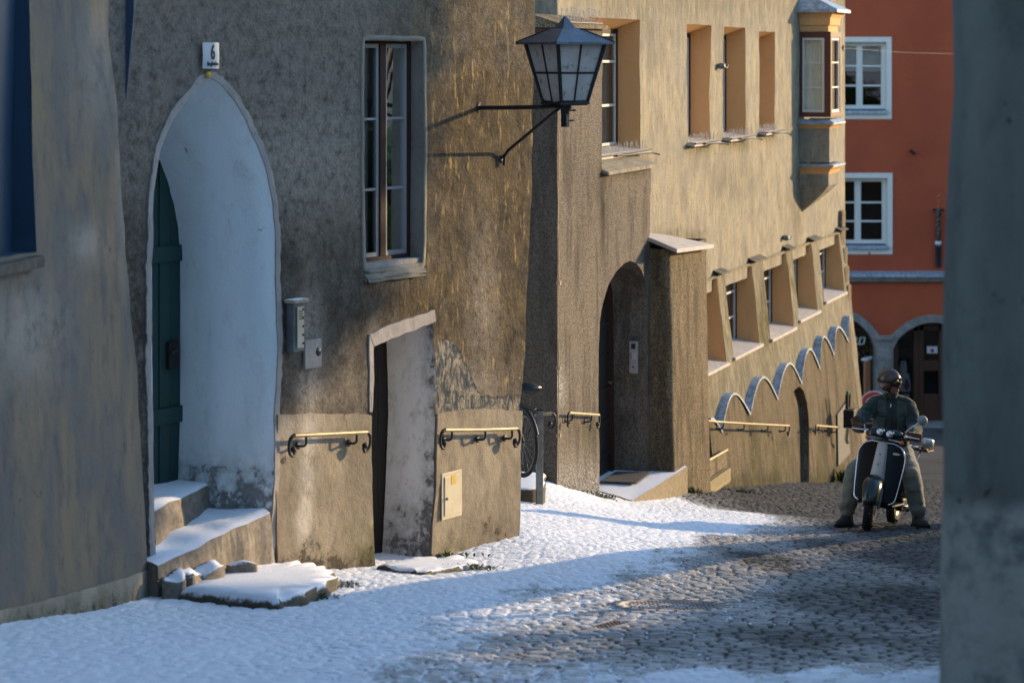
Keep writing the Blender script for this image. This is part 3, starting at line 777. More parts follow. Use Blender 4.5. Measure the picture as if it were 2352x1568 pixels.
# ================================================================= limewashed house on the left
FA = Frame((-2.462, 16.32), 10.0, -3.7)
FA.O = FA.O
hA = FA.root('limewashed_house', 'faded blue grey limewashed house wall with a shuttered window, nearest on the left', 'house')
bat = lambda z: -.045*(z+3.6)*(1 if z < .3 else 1)
dA = mkdisp(.010, 1.6, 21)
PA = lambda px, py: FA.sz(px, py, bat)
outA = [(-9, -1.5), (-9, 6), (.02, 6), (.0, 3.9), (-.005, 2.0), (.01, 0), (0, -.35), (0, -1.2)]
w0 = PA(-250, 330); holeA = [PA(-330, 640), PA(-330, -120), PA(64, -120), PA(72, 300), PA(84, 578)]
fA = lambda fn: (lambda s, z: fn(*FA.px(s, z, bat(z-3.7))))
atA = dict(moss=lambda s, z: 0, dark=fA(lambda x, y: .35*blob(x, y, 60, 640, 60, 60)),
           pale=fA(lambda x, y: min(1, .8*blob(x, y, 300, 380, 25, 190)+.5*blob(x, y, 200, 560, 40, 40)+.45*blob(x, y, 60, 750, 90, 130)+.3*blob(x, y, 230, 150, 60, 150))))
wall('wall', outA, [holeA], M['wallA'], hA, bat, .09, dA, .006, atA, 5, -3.7, region=(-3.6, .1, -1, 4.6))
pA = [(-9, -1.6), (-9, PA(0, 1398)[1]+.9)]+[PA(0, 1400), PA(120, 1372), PA(240, 1340), PA(342, 1306)]+[(.02, -1.2)]
pA[1] = (-9, PA(0, 1400)[1]+.9)
wall('plinth', pA, [], M['plinth'], hA, lambda z: bat(z)+.012, .09, mkdisp(.012, 2, 5), .008,
     dict(pale=lambda s, z: .25, dark=fA(lambda x, y: smst(y, 1340+(340-x)*.22, 1375+(340-x)*.22)*.6), moss=fA(lambda x, y: smst(y, 1322+(340-x)*.215, 1370+(340-x)*.215)*.9*(1-smst(x, 250, 340)*.7))), .05, -3.7, region=(-3.6, .1, -1, 2))
# blue strip beside its corner
bs = MB(); a = FA.loc(283, 0, -.3)
zt_ = FA.sz(300, 310)[1]
bs.prism([(.12, 3.25), (.05, 4.0), (.03, 5.9), (.4, 5.9), (.4, 3.25)], -.13, -.10, plane='YZ')
bs.build('blue_corner_strip', M['blueshutter'], hA)
dl = densify(holeA, .1); fr_ = [Vector((p.x, -(bat(p.y-3.7)), p.y)) for p in dl]
wA = MB(); lo_ = PA(-330, 640); hi_ = PA(84, 578); zT = PA(64, -120)[1]
yb = .12-.045
for i in range(6):
    a_ = lo_[0]+(hi_[0]+.05-lo_[0])*i/6; b_ = lo_[0]+(hi_[0]+.05-lo_[0])*(i+1)/6
    wA.bb((a_+.003, .26, hi_[1]-.3), (b_-.003, .30, zT+.1))
wo = wA.build('window_shutter', M['blueshutter'], hA, .004)
ring('reveal', fr_, [Vector((p.x, .27, p.z)) for p in fr_], M['blueshutter'], wo, 3)
sa, sz_ = PA(104, 580); sl_ = MB(); s1_ = PA(-330, 640)[0]
sa = FA.S(104, -.035); sl_.bb((s1_, .035, sz_-.07), (sa, .27, sz_+.0)); sl_.build('window_sill', M['slabside2'], hA, .012)
# ================================================================= long house at the bend
U = Frame((.5105, 27.26), 18.6, -5.0)
hU = U.root('corner_house', 'long ochre rendered house with deep windows, an arched porch and a bay window', 'house')
dU = mkdisp(.022, .9, 31)
OP, OB = .30, .56                                    # porch and buttress stand proud
def PU(px, py, o=0): return U.sz(px, py, o)
fU = lambda fn, o=0: (lambda s, z: fn(*U.px(s, z, o(z-5.0) if callable(o) else o)))
ZL = -3.06                                           # where the battered lower wall begins
low = lambda z: .05+.105*max(0, ZL-z)
# --- upper wall
wx = [(1352, 1470, 41, 352), (1577, 1632, 55, 326), (1661, 1712, 61, 315), (1743.5, 1780, 71, 302)]
holes = []
for a, b, t, q in wx:
    sa, sb = U.S(a), U.S(b); zt = PU((a+b)/2, (t+2))[1]; zb = PU((a+b)/2, q)[1]
    holes.append([(sa, zb), (sa, zt), (sb, zt), (sb, zb)])
sE = U.S(1940); zlo = ZL+5.0
sP0, sP1, sP2 = U.S(1280, OP), U.S(1383, OP), U.S(1494, OP)
upper = [(0, 3.42), (0, 8.2), (sE, 8.2), (sE, zlo-.25), (sP2-.06, zlo-.25), (sP2-.06, 3.42)]
atU = dict(dark=fU(lambda x, y: min(1, .7*blob(x, y, 1430, 372, 60, 14)+.5*blob(x, y, 1825, 440, 14, 110)+.5*blob(x, y, 1560, 545, 60, 14)+.55*(1-smst(y, 0, 120))*smst(x, 1270, 1420)*.9+.35*blob(x, y, 1690, 420, 60, 60))),  # dark stains, plus shade along the wall top put into the colour
           moss=fU(lambda x, y: min(1, .9*blob(x, y, 1605, 340, 30, 14)+.9*blob(x, y, 1690, 330, 30, 14)+.7*blob(x, y, 1765, 318, 22, 12)+.7*blob(x, y, 1565, 540, 60, 10)+.5*blob(x, y, 1835, 500, 8, 60)+.6*blob(x, y, 1460, 368, 40, 14)+.35*blob(x, y, 1715, 312, 8, 30))))
wall('wall', upper, holes, M['ochre'], hU, 0, .10, dU, .006, atU, 7, -5.0, region=(0, sE, 1.6, 6.4))
def spikes(parent, s0, s1, z, y, n, rows=2, h=.10, lean=.02):
    mb = MB()
    for r in range(rows):
        for i in range(n):
            s = s0+(s1-s0)*(i+.5+random.uniform(-.3, .3))/n
            x = s+random.uniform(-.01, .01); dx = random.uniform(-.012, .03)
            mb.tube([(x, y+r*.05, z), (x+dx, y+r*.05+random.uniform(-.02, .02), z+h*random.uniform(.75, 1.1))], .0028, 4, cap=False)
    mb.bb((s0, y-.01, z-.002), (s1, y+.05*rows, z+.004))
    return mb.build('bird_spikes', M['frost'], parent)
for i, ((a, b, t, q), hl) in enumerate(zip(wx, holes)):
    sa, zb = hl[0]; sb, zt = hl[2]; D = .29
    wn = pane_set(hU, U, sa-.03, sb+.03, zb-.02, zt-.09, D, 'window', 'brownframe', 'whiteframe', .085, .03, (), (zb+(zt-zb)*.345, zb+(zt-zb)*.68), ((sa+(sb-sa)*.5, .07),), 'greycurtain' if i == 0 else 'curtain', .5)
    fr_ = [Vector((p.x, -dU(p.x, p.y)+.004, p.y)) for p in densify(hl, .12, .003)]
    ring('reveal', fr_, [Vector((p.x, D+.01, p.z-(.12 if p.z > zt-.05 else 0))) for p in fr_], M['reveal'], wn, 3, smooth=False)
    sl_ = MB()
    y0 = -.13 if i else -.12
    sl_.add([(sa-.07, y0, zb-.045), (sb+.09, y0, zb-.045), (sb+.09, D, zb+.035), (sa-.07, D, zb+.035), (sa-.07, y0, zb-.012), (sb+.09, y0, zb-.012), (sb+.09, D, zb+.055), (sa-.07, D, zb+.055)],
            [(0, 1, 2, 3), (4, 5, 6, 7), (0, 1, 5, 4), (1, 2, 6, 5), (2, 3, 7, 6), (3, 0, 4, 7)])
    so_ = sl_.build('sill', M['roofsheet'], wn, .004)
    MB().tube([(sa+.30*(sb-sa), y0-.03, zb-.012), (sb+.02, y0-.04, zb-.035), (sb+.12, y0-.10, zb-.06)], .012, 6).tube([(sa-.08, y0-.012, zb-.0), (sb+.05, y0-.016, zb+.005)], .013, 6).build('sill_edge_bar', M['iron'], wn)
    spikes(wn, sa-.02, sb+.04 if i < 3 else sb-.25*(sb-sa), zb+.01, y0+.03, 24 if i == 0 else 15, 3, .115)
# --- porch block of pebbledash with the arched door
sP0, sP1, sP2 = U.S(1280, OP), U.S(1383, OP), U.S(1494, OP)
zt1, zt2 = PU(1320, 62, OP)[1], PU(1440, 388, OP)[1]
arch2_px = [(1376,1150),(1375,1000),(1375,800),(1378,740),(1386,692),(1398,654),(1414,624),(1432,606),(1447,599),(1460,604),(1472,618),(1481,640),(1486,670),(1488,720),(1489,850),(1490,1000),(1491,1130)]
arch2 = [PU(*p, OP) for p in arch2_px]
porch = [(sP0, -.9), (sP0, zt1), (sP1, zt1), (sP1, zt2), (sP2, zt2), (sP2, -1.4)]
atP = dict(dark=fU(lambda x, y: min(1, .9*blob(x, y, 1386, 500, 9, 130)+.5*blob(x, y, 1450, 395, 60, 14)+.45*blob(x, y, 1335, 470, 9, 120)+.9*smst(y, 1085, 1130)*(x < 1400)+.55*blob(x, y, 1310, 62, 60, 16)+.45*blob(x, y, 1370, 420, 20, 90)), OP),
           moss=fU(lambda x, y: .6*blob(x, y, 1345, 985, 40, 30)+.5*blob(x, y, 1440, 375, 50, 12)+.4*blob(x, y, 1380, 70, 30, 16), OP),
           pale=fU(lambda x, y: .9*blob(x, y, 1286, 890, 12, 40)+.8*smst(y, 1020, 1120)*(x < 1376)*.7, OP))
wall('porch_wall', porch, [arch2], M['pebble'], hU, OP, .09, mkdisp(.012, 1.4, 41), .006, atP, OP-.006, -5.0, cap=False)
# closed gable end facing up the street, its shade put into the colour
gb = [(-3.2, -.6), (-3.2, zt1+.0), (0, zt1), (0, -.6)]
ge = MB()
ge.add([(sP0-.004, -OP, -.6), (sP0-.004, -OP, zt1), (sP0-.004, 3.6, zt1), (sP0-.004, 3.6, -.6), (sP0+.02, -OP+.02, -.6), (sP0+.02, -OP+.02, zt1), (sP0+.02, 3.6, zt1), (sP0+.02, 3.6, -.6)],
       [(0, 1, 2, 3), (4, 5, 6, 7), (0, 1, 5, 4), (2, 3, 7, 6), (1, 2, 6, 5)])
ge = ge.build('gable_wall', M['pebbledk'], hU)
a_ = ge.data.attributes.new('dark', 'FLOAT', 'POINT'); a_.data.foreach_set('value', [.25]*8)
lg = MB()
zz = zt1
lg.add([(sP0-.05, -OP-.07, zz-.02), (sP1+.03, -OP-.07, zz-.02), (sP1+.03, .0, zz+.10), (sP0-.05, .0, zz+.10), (sP0-.05, -OP-.07, zz+.02), (sP1+.03, -OP-.07, zz+.02), (sP1+.03, .0, zz+.14), (sP0-.05, .0, zz+.14)],
       [(0, 1, 2, 3), (4, 5, 6, 7), (0, 1, 5, 4), (1, 2, 6, 5), (2, 3, 7, 6), (3, 0, 4, 7)])
lg.bb((sP0-.07, -OP, zz-.015), (sP0-.005, 3.4, zz+.03))
lo_ = lg.build('porch_ledge', M['buttress'], hU, .006)
spikes(lo_, sP0+.3, sP1, zz+.05, -OP+.0, 12, 3, .17)
lg = MB(); zz = zt2
lg.add([(sP1, -OP-.08, zz-.03), (sP2+.05, -OP-.08, zz-.03), (sP2+.05, 0, zz+.10), (sP1, 0, zz+.10), (sP1, -OP-.08, zz+.012), (sP2+.05, -OP-.08, zz+.012), (sP2+.05, 0, zz+.14), (sP1, 0, zz+.14)],
       [(0, 1, 2, 3), (4, 5, 6, 7), (0, 1, 5, 4), (1, 2, 6, 5), (2, 3, 7, 6), (3, 0, 4, 7)])
lg.build('porch_ledge', M['ochre'], hU, .006)
dl = densify(arch2, .07, .003, False); sc2 = (arch2[1][0]+arch2[-2][0])/2
fr_ = [Vector((p.x, -OP, p.y)) for p in dl]
rows = []
for i in range(9):
    t = i/8; D = -OP+.46*t
    rows.append([Vector((sc2+(p.x-sc2)*(1-.07*t)+(.006*noise.noise((p.x*3, t*3, p.y*3)) if i else 0), D, p.y-.05*t*smst(p.y, 1.5, 3))) for p in dl])
rv = MB(); rv.loft(rows, closed=False, cap=False); rvo = rv.build('porch_reveal', M['pebble'], hU)
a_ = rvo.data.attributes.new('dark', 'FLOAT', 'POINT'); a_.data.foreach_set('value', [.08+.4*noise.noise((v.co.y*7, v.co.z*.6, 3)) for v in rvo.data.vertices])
bk = rows[-1]; lo_s = min(p.x for p in bk); hi_s = max(p.x for p in bk); zt = max(p.z for p in bk); zf = PU(1390, 1075, -.16)[1]
dr = MB(); pl = [(p.x, p.z) for p in bk]
dr.prism(pl, .17, .23); dro = dr.build('porch_door', M['blackdoor'], hU)
bt = MB()
for i in range(6): bt.bb((lo_s+.1, .150, zf+.15+i*.4), (hi_s-.12, .17, zf+.19+i*.4))
bt.build('door_boards', M['blackdoor'], dro, .004)
df = MB(); inner = off_loop(pl, -.085)
df.loft([[Vector((p[0], .12, p[1])) for p in pl], [Vector((p.x, .12, p.y)) for p in inner], [Vector((p.x, .18, p.y)) for p in inner]], closed=False, cap=False, smooth=False)
df.build('door_frame', M['brownframe'], dro)
hd = MB(); hd.tube([(hi_s-.2, .15, zf+1.05), (hi_s-.2, .09, zf+1.05), (hi_s-.3, .09, zf+1.05)], .012, 8); hd.build('handle', M['steel'], dro)
# --- buttress with its little roof
sb0, sb1 = U.S(1540, OB), U.S(1622, OB); zc = PU(1560, 572, OB)[1]
bo = lambda t: OB+.10*t
bt = MB(); n = 14; rows = []
for i in range(n+1):
    t = i/n; z = zc+.03-(zc+3.2)*t; e = .13*t**1.4
    j = lambda k: .02*noise.noise((i*.5, k*3.1, 4))
    e2 = .03*t
    rows.append([Vector((sP2-.02, -.0, z)), Vector((sP2-.02, -OP-.02, z)), Vector((sb0-.05+e*.5, -bo(t)+.05, z)), Vector((sb0+e*.5, -bo(t)+j(1), z)), Vector(((sb0+sb1)/2, -bo(t)+j(2), z)), Vector((sb1+e2+j(3), -bo(t), z)), Vector((sb1+e2, 0, z))])
bt.loft(rows, closed=False, cap=False, smooth=False)
bto = bt.build('buttress', M['buttress'], hU, .02)
for nm, fn in (('dark', lambda v: .35+.3*noise.noise((v.co.x*3, v.co.z*.5, 2)) if v.co.y < -.5 else .35), ('moss', lambda v: 0), ('pale', lambda v: 0)):
    a_ = bto.data.attributes.new(nm, 'FLOAT', 'POINT'); a_.data.foreach_set('value', [fn(v) for v in bto.data.vertices])
cp = MB()
zA = PU(1590, 537, .05)[1]; zB = PU(1555, 572, OB+.14)[1]; zC = PU(1638, 562, OB+.14)[1]; zD = PU(1495, 552, OP+.1)[1]; zE = PU(1530, 545, .1)[1]
topv = [Vector((U.S(1536, .30), -.30, PU(1536, 540, .30)[1])), Vector((sb1+.02, -.02, zA)), Vector((U.S(1640, OB+.14), -OB-.14, zC)), Vector((U.S(1555, OB+.14), -OB-.14, zB)), Vector((sP2-.09, -OP-.05, zD)), Vector((sP2-.06, -.02, zD+.10))]
dn = Vector((0, 0, -.05))
cp.add(topv+[p+dn for p in topv], [(0, 1, 2, 3), (0, 3, 4), (0, 4, 5), (0, 5, 1), (6, 9, 8, 7), (6, 10, 9), (6, 11, 10), (6, 7, 11), (2, 1, 7, 8), (3, 2, 8, 9), (4, 3, 9, 10), (5, 4, 10, 11), (1, 5, 11, 7)])
cp.build('buttress_roof', M['roofsheet'], hU, .006)
# --- battered lower wall with a row of deep windows between piers
lwx = [(1606, 1657, 852), (1671, 1735, 812), (1757, 1813, 772), (1822, 1868, 731), (1881, 1929, 688)]
PL = lambda px, py: PU(px, py, low)
holes = []
ZT = zlo-.03
for a, b, q in lwx:
    s0_, s1_ = PL(a, q-120)[0], PL(b, q-120)[0]; zb = PL((a+b)/2, q)[1]
    holes.append([(s0_, zb), (s0_, ZT-.04), (s1_, ZT-.04), (s1_, zb)])
sL1 = PU(1945, 600, .1)[0]
niche_px = [(1797,1118),(1795,1020),(1799,960),(1811,915),(1826,893),(1836,887),(1846,897),(1853,925),(1857,975),(1858,1040),(1859,1114)]
scal = [(1628,960),(1655,990),(1680,903),(1720,950),(1748,865),(1783,915),(1808,833),(1838,879),(1855,800),(1880,845),(1888,772),(1913,815),(1921,750),(1946,784),(1950,726)]
fc = lambda z: low(z)+.09
PF = lambda px, py: PU(px, py, fc)
lower = [(sb1-.4, -3.6), (sb1-.4, ZT), (sL1, ZT), (sL1+.0, .5), (sL1+.05, -3.6)]
atL = dict(dark=fU(lambda x, y: min(1, .35+.3*blob(x, y, 1700, 900, 90, 60)+.55*blob(x, y, 1760, 700, 20, 90)), low),
           moss=fU(lambda x, y: min(1, .85*blob(x, y, 1760, 740, 22, 60)+.6*blob(x, y, 1820, 640, 14, 50)+.35*blob(x, y, 1672, 740, 14, 60)+.3), low), pale=lambda s, z: 0)
niche = [PF(*p) for p in niche_px]
wall('lower_wall', lower, holes+[[(p[0]-(.45 if i < 6 else 0), p[1]) for i, p in enumerate(niche)]], M['ochre'], hU, low, .10, mkdisp(.015, 1.3, 51), .006, atL, 0, -5.0)
for i, ((a, b, q), hl) in enumerate(zip(lwx, holes)):
    sa, zb = hl[0]; sb, zt = hl[2]; D = .17
    wn = pane_set(hU, U, sa-.03, sb+.03, zb-.02, zt+.08, D, 'window', 'brownframe', 'whiteframe', .08, .028, (), (zb+(zt-zb)*.36, zb+(zt-zb)*.68), ((sa+(sb-sa)*.5, .07),), 'greycurtain', .5)
    fr_ = [Vector((p.x, -low(p.y-5)+.002, p.y)) for p in densify(hl, .12, .003)]
    ring('reveal', fr_, [Vector((p.x, D+.01, p.z)) for p in fr_], M['reveal'], wn, 3, smooth=False)
    y0 = -low(zb-5)-.05; sl_ = MB()
    sl_.add([(sa-.06, y0, zb-.035), (sb+.06, y0, zb-.035), (sb+.06, D, zb+.06), (sa-.06, D, zb+.06), (sa-.06, y0, zb+.008), (sb+.06, y0, zb+.008), (sb+.06, D, zb+.085), (sa-.06, D, zb+.085)],
            [(0, 1, 2, 3), (4, 5, 6, 7), (0, 1, 5, 4), (1, 2, 6, 5), (2, 3, 7, 6), (3, 0, 4, 7)])
    sl_.build('sill', M['roofsheet'], wn, .006)
for i in range(5):
    sa = holes[i][2][0]; sb = holes[i+1][0][0] if i < 4 else sL1
    c = MB(); zz = ZT
    c.add([(sa-.02, -.13, zz+.0), (sb+.02, -.13, zz+.0), (sb+.02, .0, zz+.05), (sa-.02, .0, zz+.05), (sa-.02, -.13, zz+.018), (sb+.02, -.13, zz+.018), (sb+.02, .0, zz+.07), (sa-.02, .0, zz+.07)],
          [(0, 1, 2, 3), (4, 5, 6, 7), (0, 1, 5, 4), (1, 2, 6, 5), (2, 3, 7, 6), (3, 0, 4, 7)])
    c.build('pier_cap', M['slabside2'], hU, .006)
# thicker base under the scalloped flashing
def scallop():
    pts = []
    for i in range(len(scal)-1):
        a, b = Vector(PF(*scal[i])), Vector(PF(*scal[i+1]))
        up = b.y > a.y
        for j in range(9):
            t = j/9; s = a.x+(b.x-a.x)*t
            z = a.y+(b.y-a.y)*(math.sin(t*math.pi/2)**.92 if up else 1-math.sin((1-t)*math.pi/2)**.92*1.0 if False else (math.sin(t*math.pi/2) if up else 1-math.cos(t*math.pi/2)))
            pts.append(Vector((s, z)))
    pts.append(Vector(PF(*scal[-1]))); return pts
scp = scallop()
niche = [PF(*p) for p in niche_px]
base = [tuple(p) for p in scp]+[(scp[-1].x+.02, -3.7), (scp[0].x, -3.4)]
base = base[::-1]
atF = dict(dark=fU(lambda x, y: min(1, .85*smst(y, 1055, 1120)+.5*blob(x, y, 1890, 1000, 10, 70)+.5*blob(x, y, 1950, 940, 8, 70)+.35), fc),
           moss=fU(lambda x, y: min(1, .95*blob(x, y, 1733, 1050, 12, 80)+.8*blob(x, y, 1785, 1060, 10, 70)+.8*blob(x, y, 1885, 1060, 9, 70)+.7*blob(x, y, 1925, 1080, 16, 30)+.6*smst(y, 1075, 1115)+.5*blob(x, y, 1760, 1020, 8, 60)), fc), pale=lambda s, z: 0)
wall('base_wall', base, [niche], M['lowerwall'], hU, fc, .10, mkdisp(.012, 1.3, 61), .004, atF, .12, -5.0)
fl = MB(); ra, rb = [], []
for p in scp:
    y = -fc(p.y-5)
    ra.append(Vector((p.x, y+.10, p.y+.012))); rb.append(Vector((p.x, y-.03, p.y+.004)))
fl.loft([ra, rb, [p+Vector((0, 0, -.03)) for p in rb], [p+Vector((0, .012, -.03)) for p in rb], [p+Vector((0, .012, -.004)) for p in rb], [p+Vector((0, 0, -.02)) for p in ra]], closed=False, cap=False, smooth=False)
fl.build('scalloped_flashing', M['zinc'], hU)
dl = densify(niche, .1, .003, False)
fr_ = [Vector((p.x, -fc(p.y-5)+.004, p.y)) for p in dl]
ring('niche_reveal', fr_, [Vector((p.x, .30, p.z)) for p in fr_], M['buttress'], hU, 4, closed=False)
MB().prism([tuple(p) for p in niche], .29, .34).build('niche_door', M['buttress'], hU)
# rough quoin at the far corner
qn = MB(); 
for i in range(5):
    z = ZT+.35-i*.33
    qn.bb((sL1-.30-.1*(i % 2), -low(z-5)-.028, z-.30), (sL1+.03, .3, z))
qo = qn.build('corner_quoins', M['buttress'], hU, .03)
ec = MB(); ec.bb((sE-.004, .0, -3.6), (sE+.03, 6.9, 8.1)); ec.build('end_wall', M['ochre'], hU)
# --- bay window on its tapering corbel
so0, so1 = U.S(1832, 0), 0; P_ = .55
sB0 = U.S(1836)-.05; sB1 = sB0+.95
zz = lambda py: PU(1893, py, P_)[1]
zw0, zw1 = zz(272), zz(72)
rectb = lambda s0, s1, y, z: [Vector((s0, .02, z)), Vector((s0, -y, z)), Vector((s1, -y, z)), Vector((s1, .02, z))]
bd = MB()
bd.loft([rectb(sB0+.05, sB1-.05, P_-.05, zz(378)), rectb(sB0+.05, sB1-.05, P_-.05, zz(298))], closed=False, cap=False, smooth=False)      # panel under the window
bay = bd.build('bay_window', M['ochre'], hU)
def rowsof(prof): return [rectb(sB0+.05-e, sB1-.05+e, P_-.05+e, zz(y)) for y, e in prof]
MB().loft(rowsof([(298, .0), (294, .02), (290, .06), (286, .06)]), closed=False, cap=False, smooth=False).build('moulding', M['reveal'], bay)
MB().loft(rowsof([(405, -.02), (398, .0), (394, .02), (390, .06), (386, .06)]), closed=False, cap=False, smooth=False).build('moulding', M['reveal'], bay)
MB().loft(rowsof([(72, -.02), (58, -.02), (57, .01), (40, .02), (30, .06), (22, .10), (18, .10)]), closed=False, cap=False, smooth=False).build('moulding', M['reveal'], bay)
sc_ = (sB0+sB1)/2-.08; cb = MB()
cb.loft(rowsof([(405, -.02), (432, -.02)]), closed=False, cap=False, smooth=False)
def crow(t): 
    c = Vector((sc_-.1, .02, 0)); 
    return [Vector((p.x+(c.x-p.x)*t, p.y+(c.y-p.y)*t, zz(432+66*(t**.85)))) for p in rectb(sB0+.07, sB1-.07, P_-.07, 0)]
cb.loft([crow(t) for t in (0, .15, .35, .55, .75, .9, 1)], closed=False, cap=False, smooth=False)
cb.build('corbel', M['ochre'], bay)
for y0_, y1_ in ((289, 277), (388, 381)):
    MB().loft(rowsof([(y0_, .02), (y0_-1, .09), (y0_-4, .09), (y1_, .0)]), closed=False, cap=False, smooth=False).build('zinc_cover', M['zinc'], bay)
rf = MB(); e = .16
rb_ = rectb(sB0+.05-e, sB1-.05+e, P_-.05+e, zz(20)); rt_ = rectb(sB0+.3, sB1-.3, .05, zz(-22))
rf.loft([[p+Vector((0, 0, -.05)) for p in rb_], rb_, rt_], closed=False, cap=False, smooth=False); rf.build('bay_roof', M['zinc'], bay)
# glazed sides: near face (looks up the street) and front face
fx = MB()
cor = .10
for (s, y) in ((sB0+.07, -P_+.07),): fx.bb((s-.05, y-.05, zw0), (s+.06, y+.06, zw1))
fx.bb((sB1-.13, -P_+.02, zw0), (sB1-.02, -P_+.12, zw1))
fx.bb((sB0+.02, -P_+.13, zw1-.10), (sB0+.10, 0, zw1)); fx.bb((sB0+.13, -P_+.02, zw1-.10), (sB1-.13, -P_+.1, zw1))
fx.bb((sB0+.02, -P_+.13, zw0), (sB0+.10, 0, zw0+.08)); fx.bb((sB0+.13, -P_+.02, zw0), (sB1-.13, -P_+.1, zw0+.08))
fx.bb((sB0+.02, -.055, zw0+.08), (sB0+.10, 0, zw1-.10))
fx.build('frame', M['bayframe'], bay, .006)
wb = MB(); 
ya, yb = -P_+.13, -.055; za, zb2 = zw0+.08, zw1-.10; w = .04
wb.bb((sB0+.035, ya, za), (sB0+.075, ya+w, zb2)); wb.bb((sB0+.035, yb-w*.6, za), (sB0+.075, yb, zb2)); wb.bb((sB0+.035, ya+w, zb2-w), (sB0+.075, yb-w*.6, zb2)); wb.bb((sB0+.035, ya+w, za), (sB0+.075, yb-w*.6, za+w))
for t in (1/3, 2/3): wb.bb((sB0+.04, ya+w, za+(zb2-za)*t-.011), (sB0+.07, yb-w*.6, za+(zb2-za)*t+.011))
s0_, s1_ = sB0+.13, sB1-.13
wb.bb((s0_, -P_+.035, za), (s0_+w, -P_+.075, zb2)); wb.bb((s1_-w, -P_+.035, za), (s1_, -P_+.075, zb2)); wb.bb((s0_+w, -P_+.035, zb2-w), (s1_-w, -P_+.075, zb2)); wb.bb((s0_+w, -P_+.035, za), (s1_-w, -P_+.075, za+w))
for t in (1/3, 2/3): wb.bb((s0_+w, -P_+.04, za+(zb2-za)*t-.011), (s1_-w, -P_+.07, za+(zb2-za)*t+.011))
wb.build('sash', M['whiteframe'], bay)
pg = MB(); pg.add([(sB0+.055, ya, za), (sB0+.055, yb, za), (sB0+.055, yb, zb2), (sB0+.055, ya, zb2)], [(0, 1, 2, 3)]); pg.add([(s0_, -P_+.055, za), (s1_, -P_+.055, za), (s1_, -P_+.055, zb2), (s0_, -P_+.055, zb2)], [(0, 1, 2, 3)])
pg.build('pane', M['glass'], bay)
cu = MB(); vv, ff = [], []; n = 70
path = [(sB0+.12, -.02), (sB0+.12, -P_+.12)]
pd = densify(path, .012, 0, False)
for i, p in enumerate(pd):
    o_ = .010*math.sin(i*1.3+math.sin(i*.31)*2)
    q = (p.x+o_, p.y+o_) ; vv += [(q[0], q[1], zw0), (q[0], q[1], zw1)]
for i in range(len(pd)-1): ff.append((2*i, 2*i+2, 2*i+3, 2*i+1))
cu.add(vv, ff, 0, True); cu.build('curtain', M['curtain'], bay)
# lightning conductor on the porch corner
lc = MB(); s_ = U.S(1283, OP+.02)
pts = []
for i in range(30):
    py = 300+(1100-300)*i/29; pts.append(U.loc(1282.5+.8*math.sin(i*.7), py, OP+.025))
lc.tube(pts, .006, 6)
for py in (650, 845, 1000): lc.box(U.loc(1283, py, OP+.012), (.03, .05, .04))
lc.build('lightning_conductor', M['brass'], hU)
# ================================================================= red house closing the street
RX = Frame((8.0, 62.0), 90.0, -9.6)
hR = RX.root('red_house', 'terracotta red house with white framed windows over stone shop arches', 'house')
PR = lambda px, py, o=0: RX.sz(px, py, o)
def rect(px0, px1, py0, py1):
    a = PR(px0, py1); b = PR(px1, py0); return [(a[0], a[1]), (a[0], b[1]), (b[0], b[1]), (b[0], a[1])]
w1, w2 = rect(1925, 2036, 97, 262), rect(1928, 2038, 409, 572)
def segarch(px0, px1, yc, ys, yb):
    pts = [(px0, yb), (px0, ys)]
    for i in range(1, 16):
        t = i/16; x = px0+(px1-px0)*t; pts.append((x, ys-(ys-yc)*math.sin(math.pi*t)**.62))
    return [PR(*p) for p in pts+[(px1, ys), (px1, yb)]]
ga = segarch(1850, 2011, 728, 800, 1000); gb_ = segarch(2051, 2235, 740, 800, 1000)
outR = [(-4, -.6), (-4, 13), (16, 13), (16, -.6)]
wall('wall', outR, [w1, w2, ga, gb_], M['redwall'], hR, 0, .22, mkdisp(.03, .8, 71), .006, {}, 8, -9.6, region=(-.5, 5, 0, 12))
for k_, (w_, ys_) in enumerate(((w1, (152, 197)), (w2, (465, 508)))):
    (sa, zb), _, (sb, zt), _ = w_
    zb += .12
    m_ = PR(1977 if k_ == 0 else 1973, 200)[0]
    wn = pane_set(hR, RX, sa, sb, zb, zt, .22, 'window', 'whiteframe', 'whiteframe', .07, .045, (), tuple(PR(1980, y, -.22)[1] for y in ys_), ((m_, .10),), None, .6)
    fr_ = [Vector((p.x, 0, p.y)) for p in densify(w_, .2)]
    ring('reveal', fr_, [Vector((p.x, .24, p.z)) for p in fr_], M['whiteframe'], wn, 1, smooth=False)
    t_ = MB(); e = .13
    t_.bb((sa-e, -.03, zb-.25), (sa, .02, zt+e)); t_.bb((sb, -.03, zb-.25), (sb+e, .02, zt+e)); t_.bb((sa, -.03, zt), (sb, .02, zt+e)); t_.bb((sa, -.03, zb-.25), (sb, .02, zb-.12))
    t_.build('surround', M['whiteframe'], wn)
    MB().bb((sa-.02, -.12, zb-.13), (sb+.03, .22, zb-.03)).build('sill', M['zinc'], wn, .02)
    rb_ = MB(); rb_.add([(sa+.05, .36, zt-.75 if k_ == 0 else zt-.2), (sb-.05, .36, zt-.75 if k_ == 0 else zt-.2), (sb-.05, .36, zt), (sa+.05, .36, zt)], [(0, 1, 2, 3)])
    rb_.build('blind', M['curtain'] if k_ == 0 else M['dark'], wn)
za, zb = PR(2050, 622)[1], PR(2050, 650)[1]
cn = MB(); cn.prism([(0.0, za), (-.26, za-.06), (-.26, za-.14), (0, za-.13)], -4, 16, plane='YZ')
cn.build('cornice_cover', M['zinc'], hR)
MB().prism([(0.0, za-.135), (-.20, za-.145), (-.14, zb+.05), (0, zb)], -4, 16, plane='YZ').build('cornice', M['quarry'], hR)
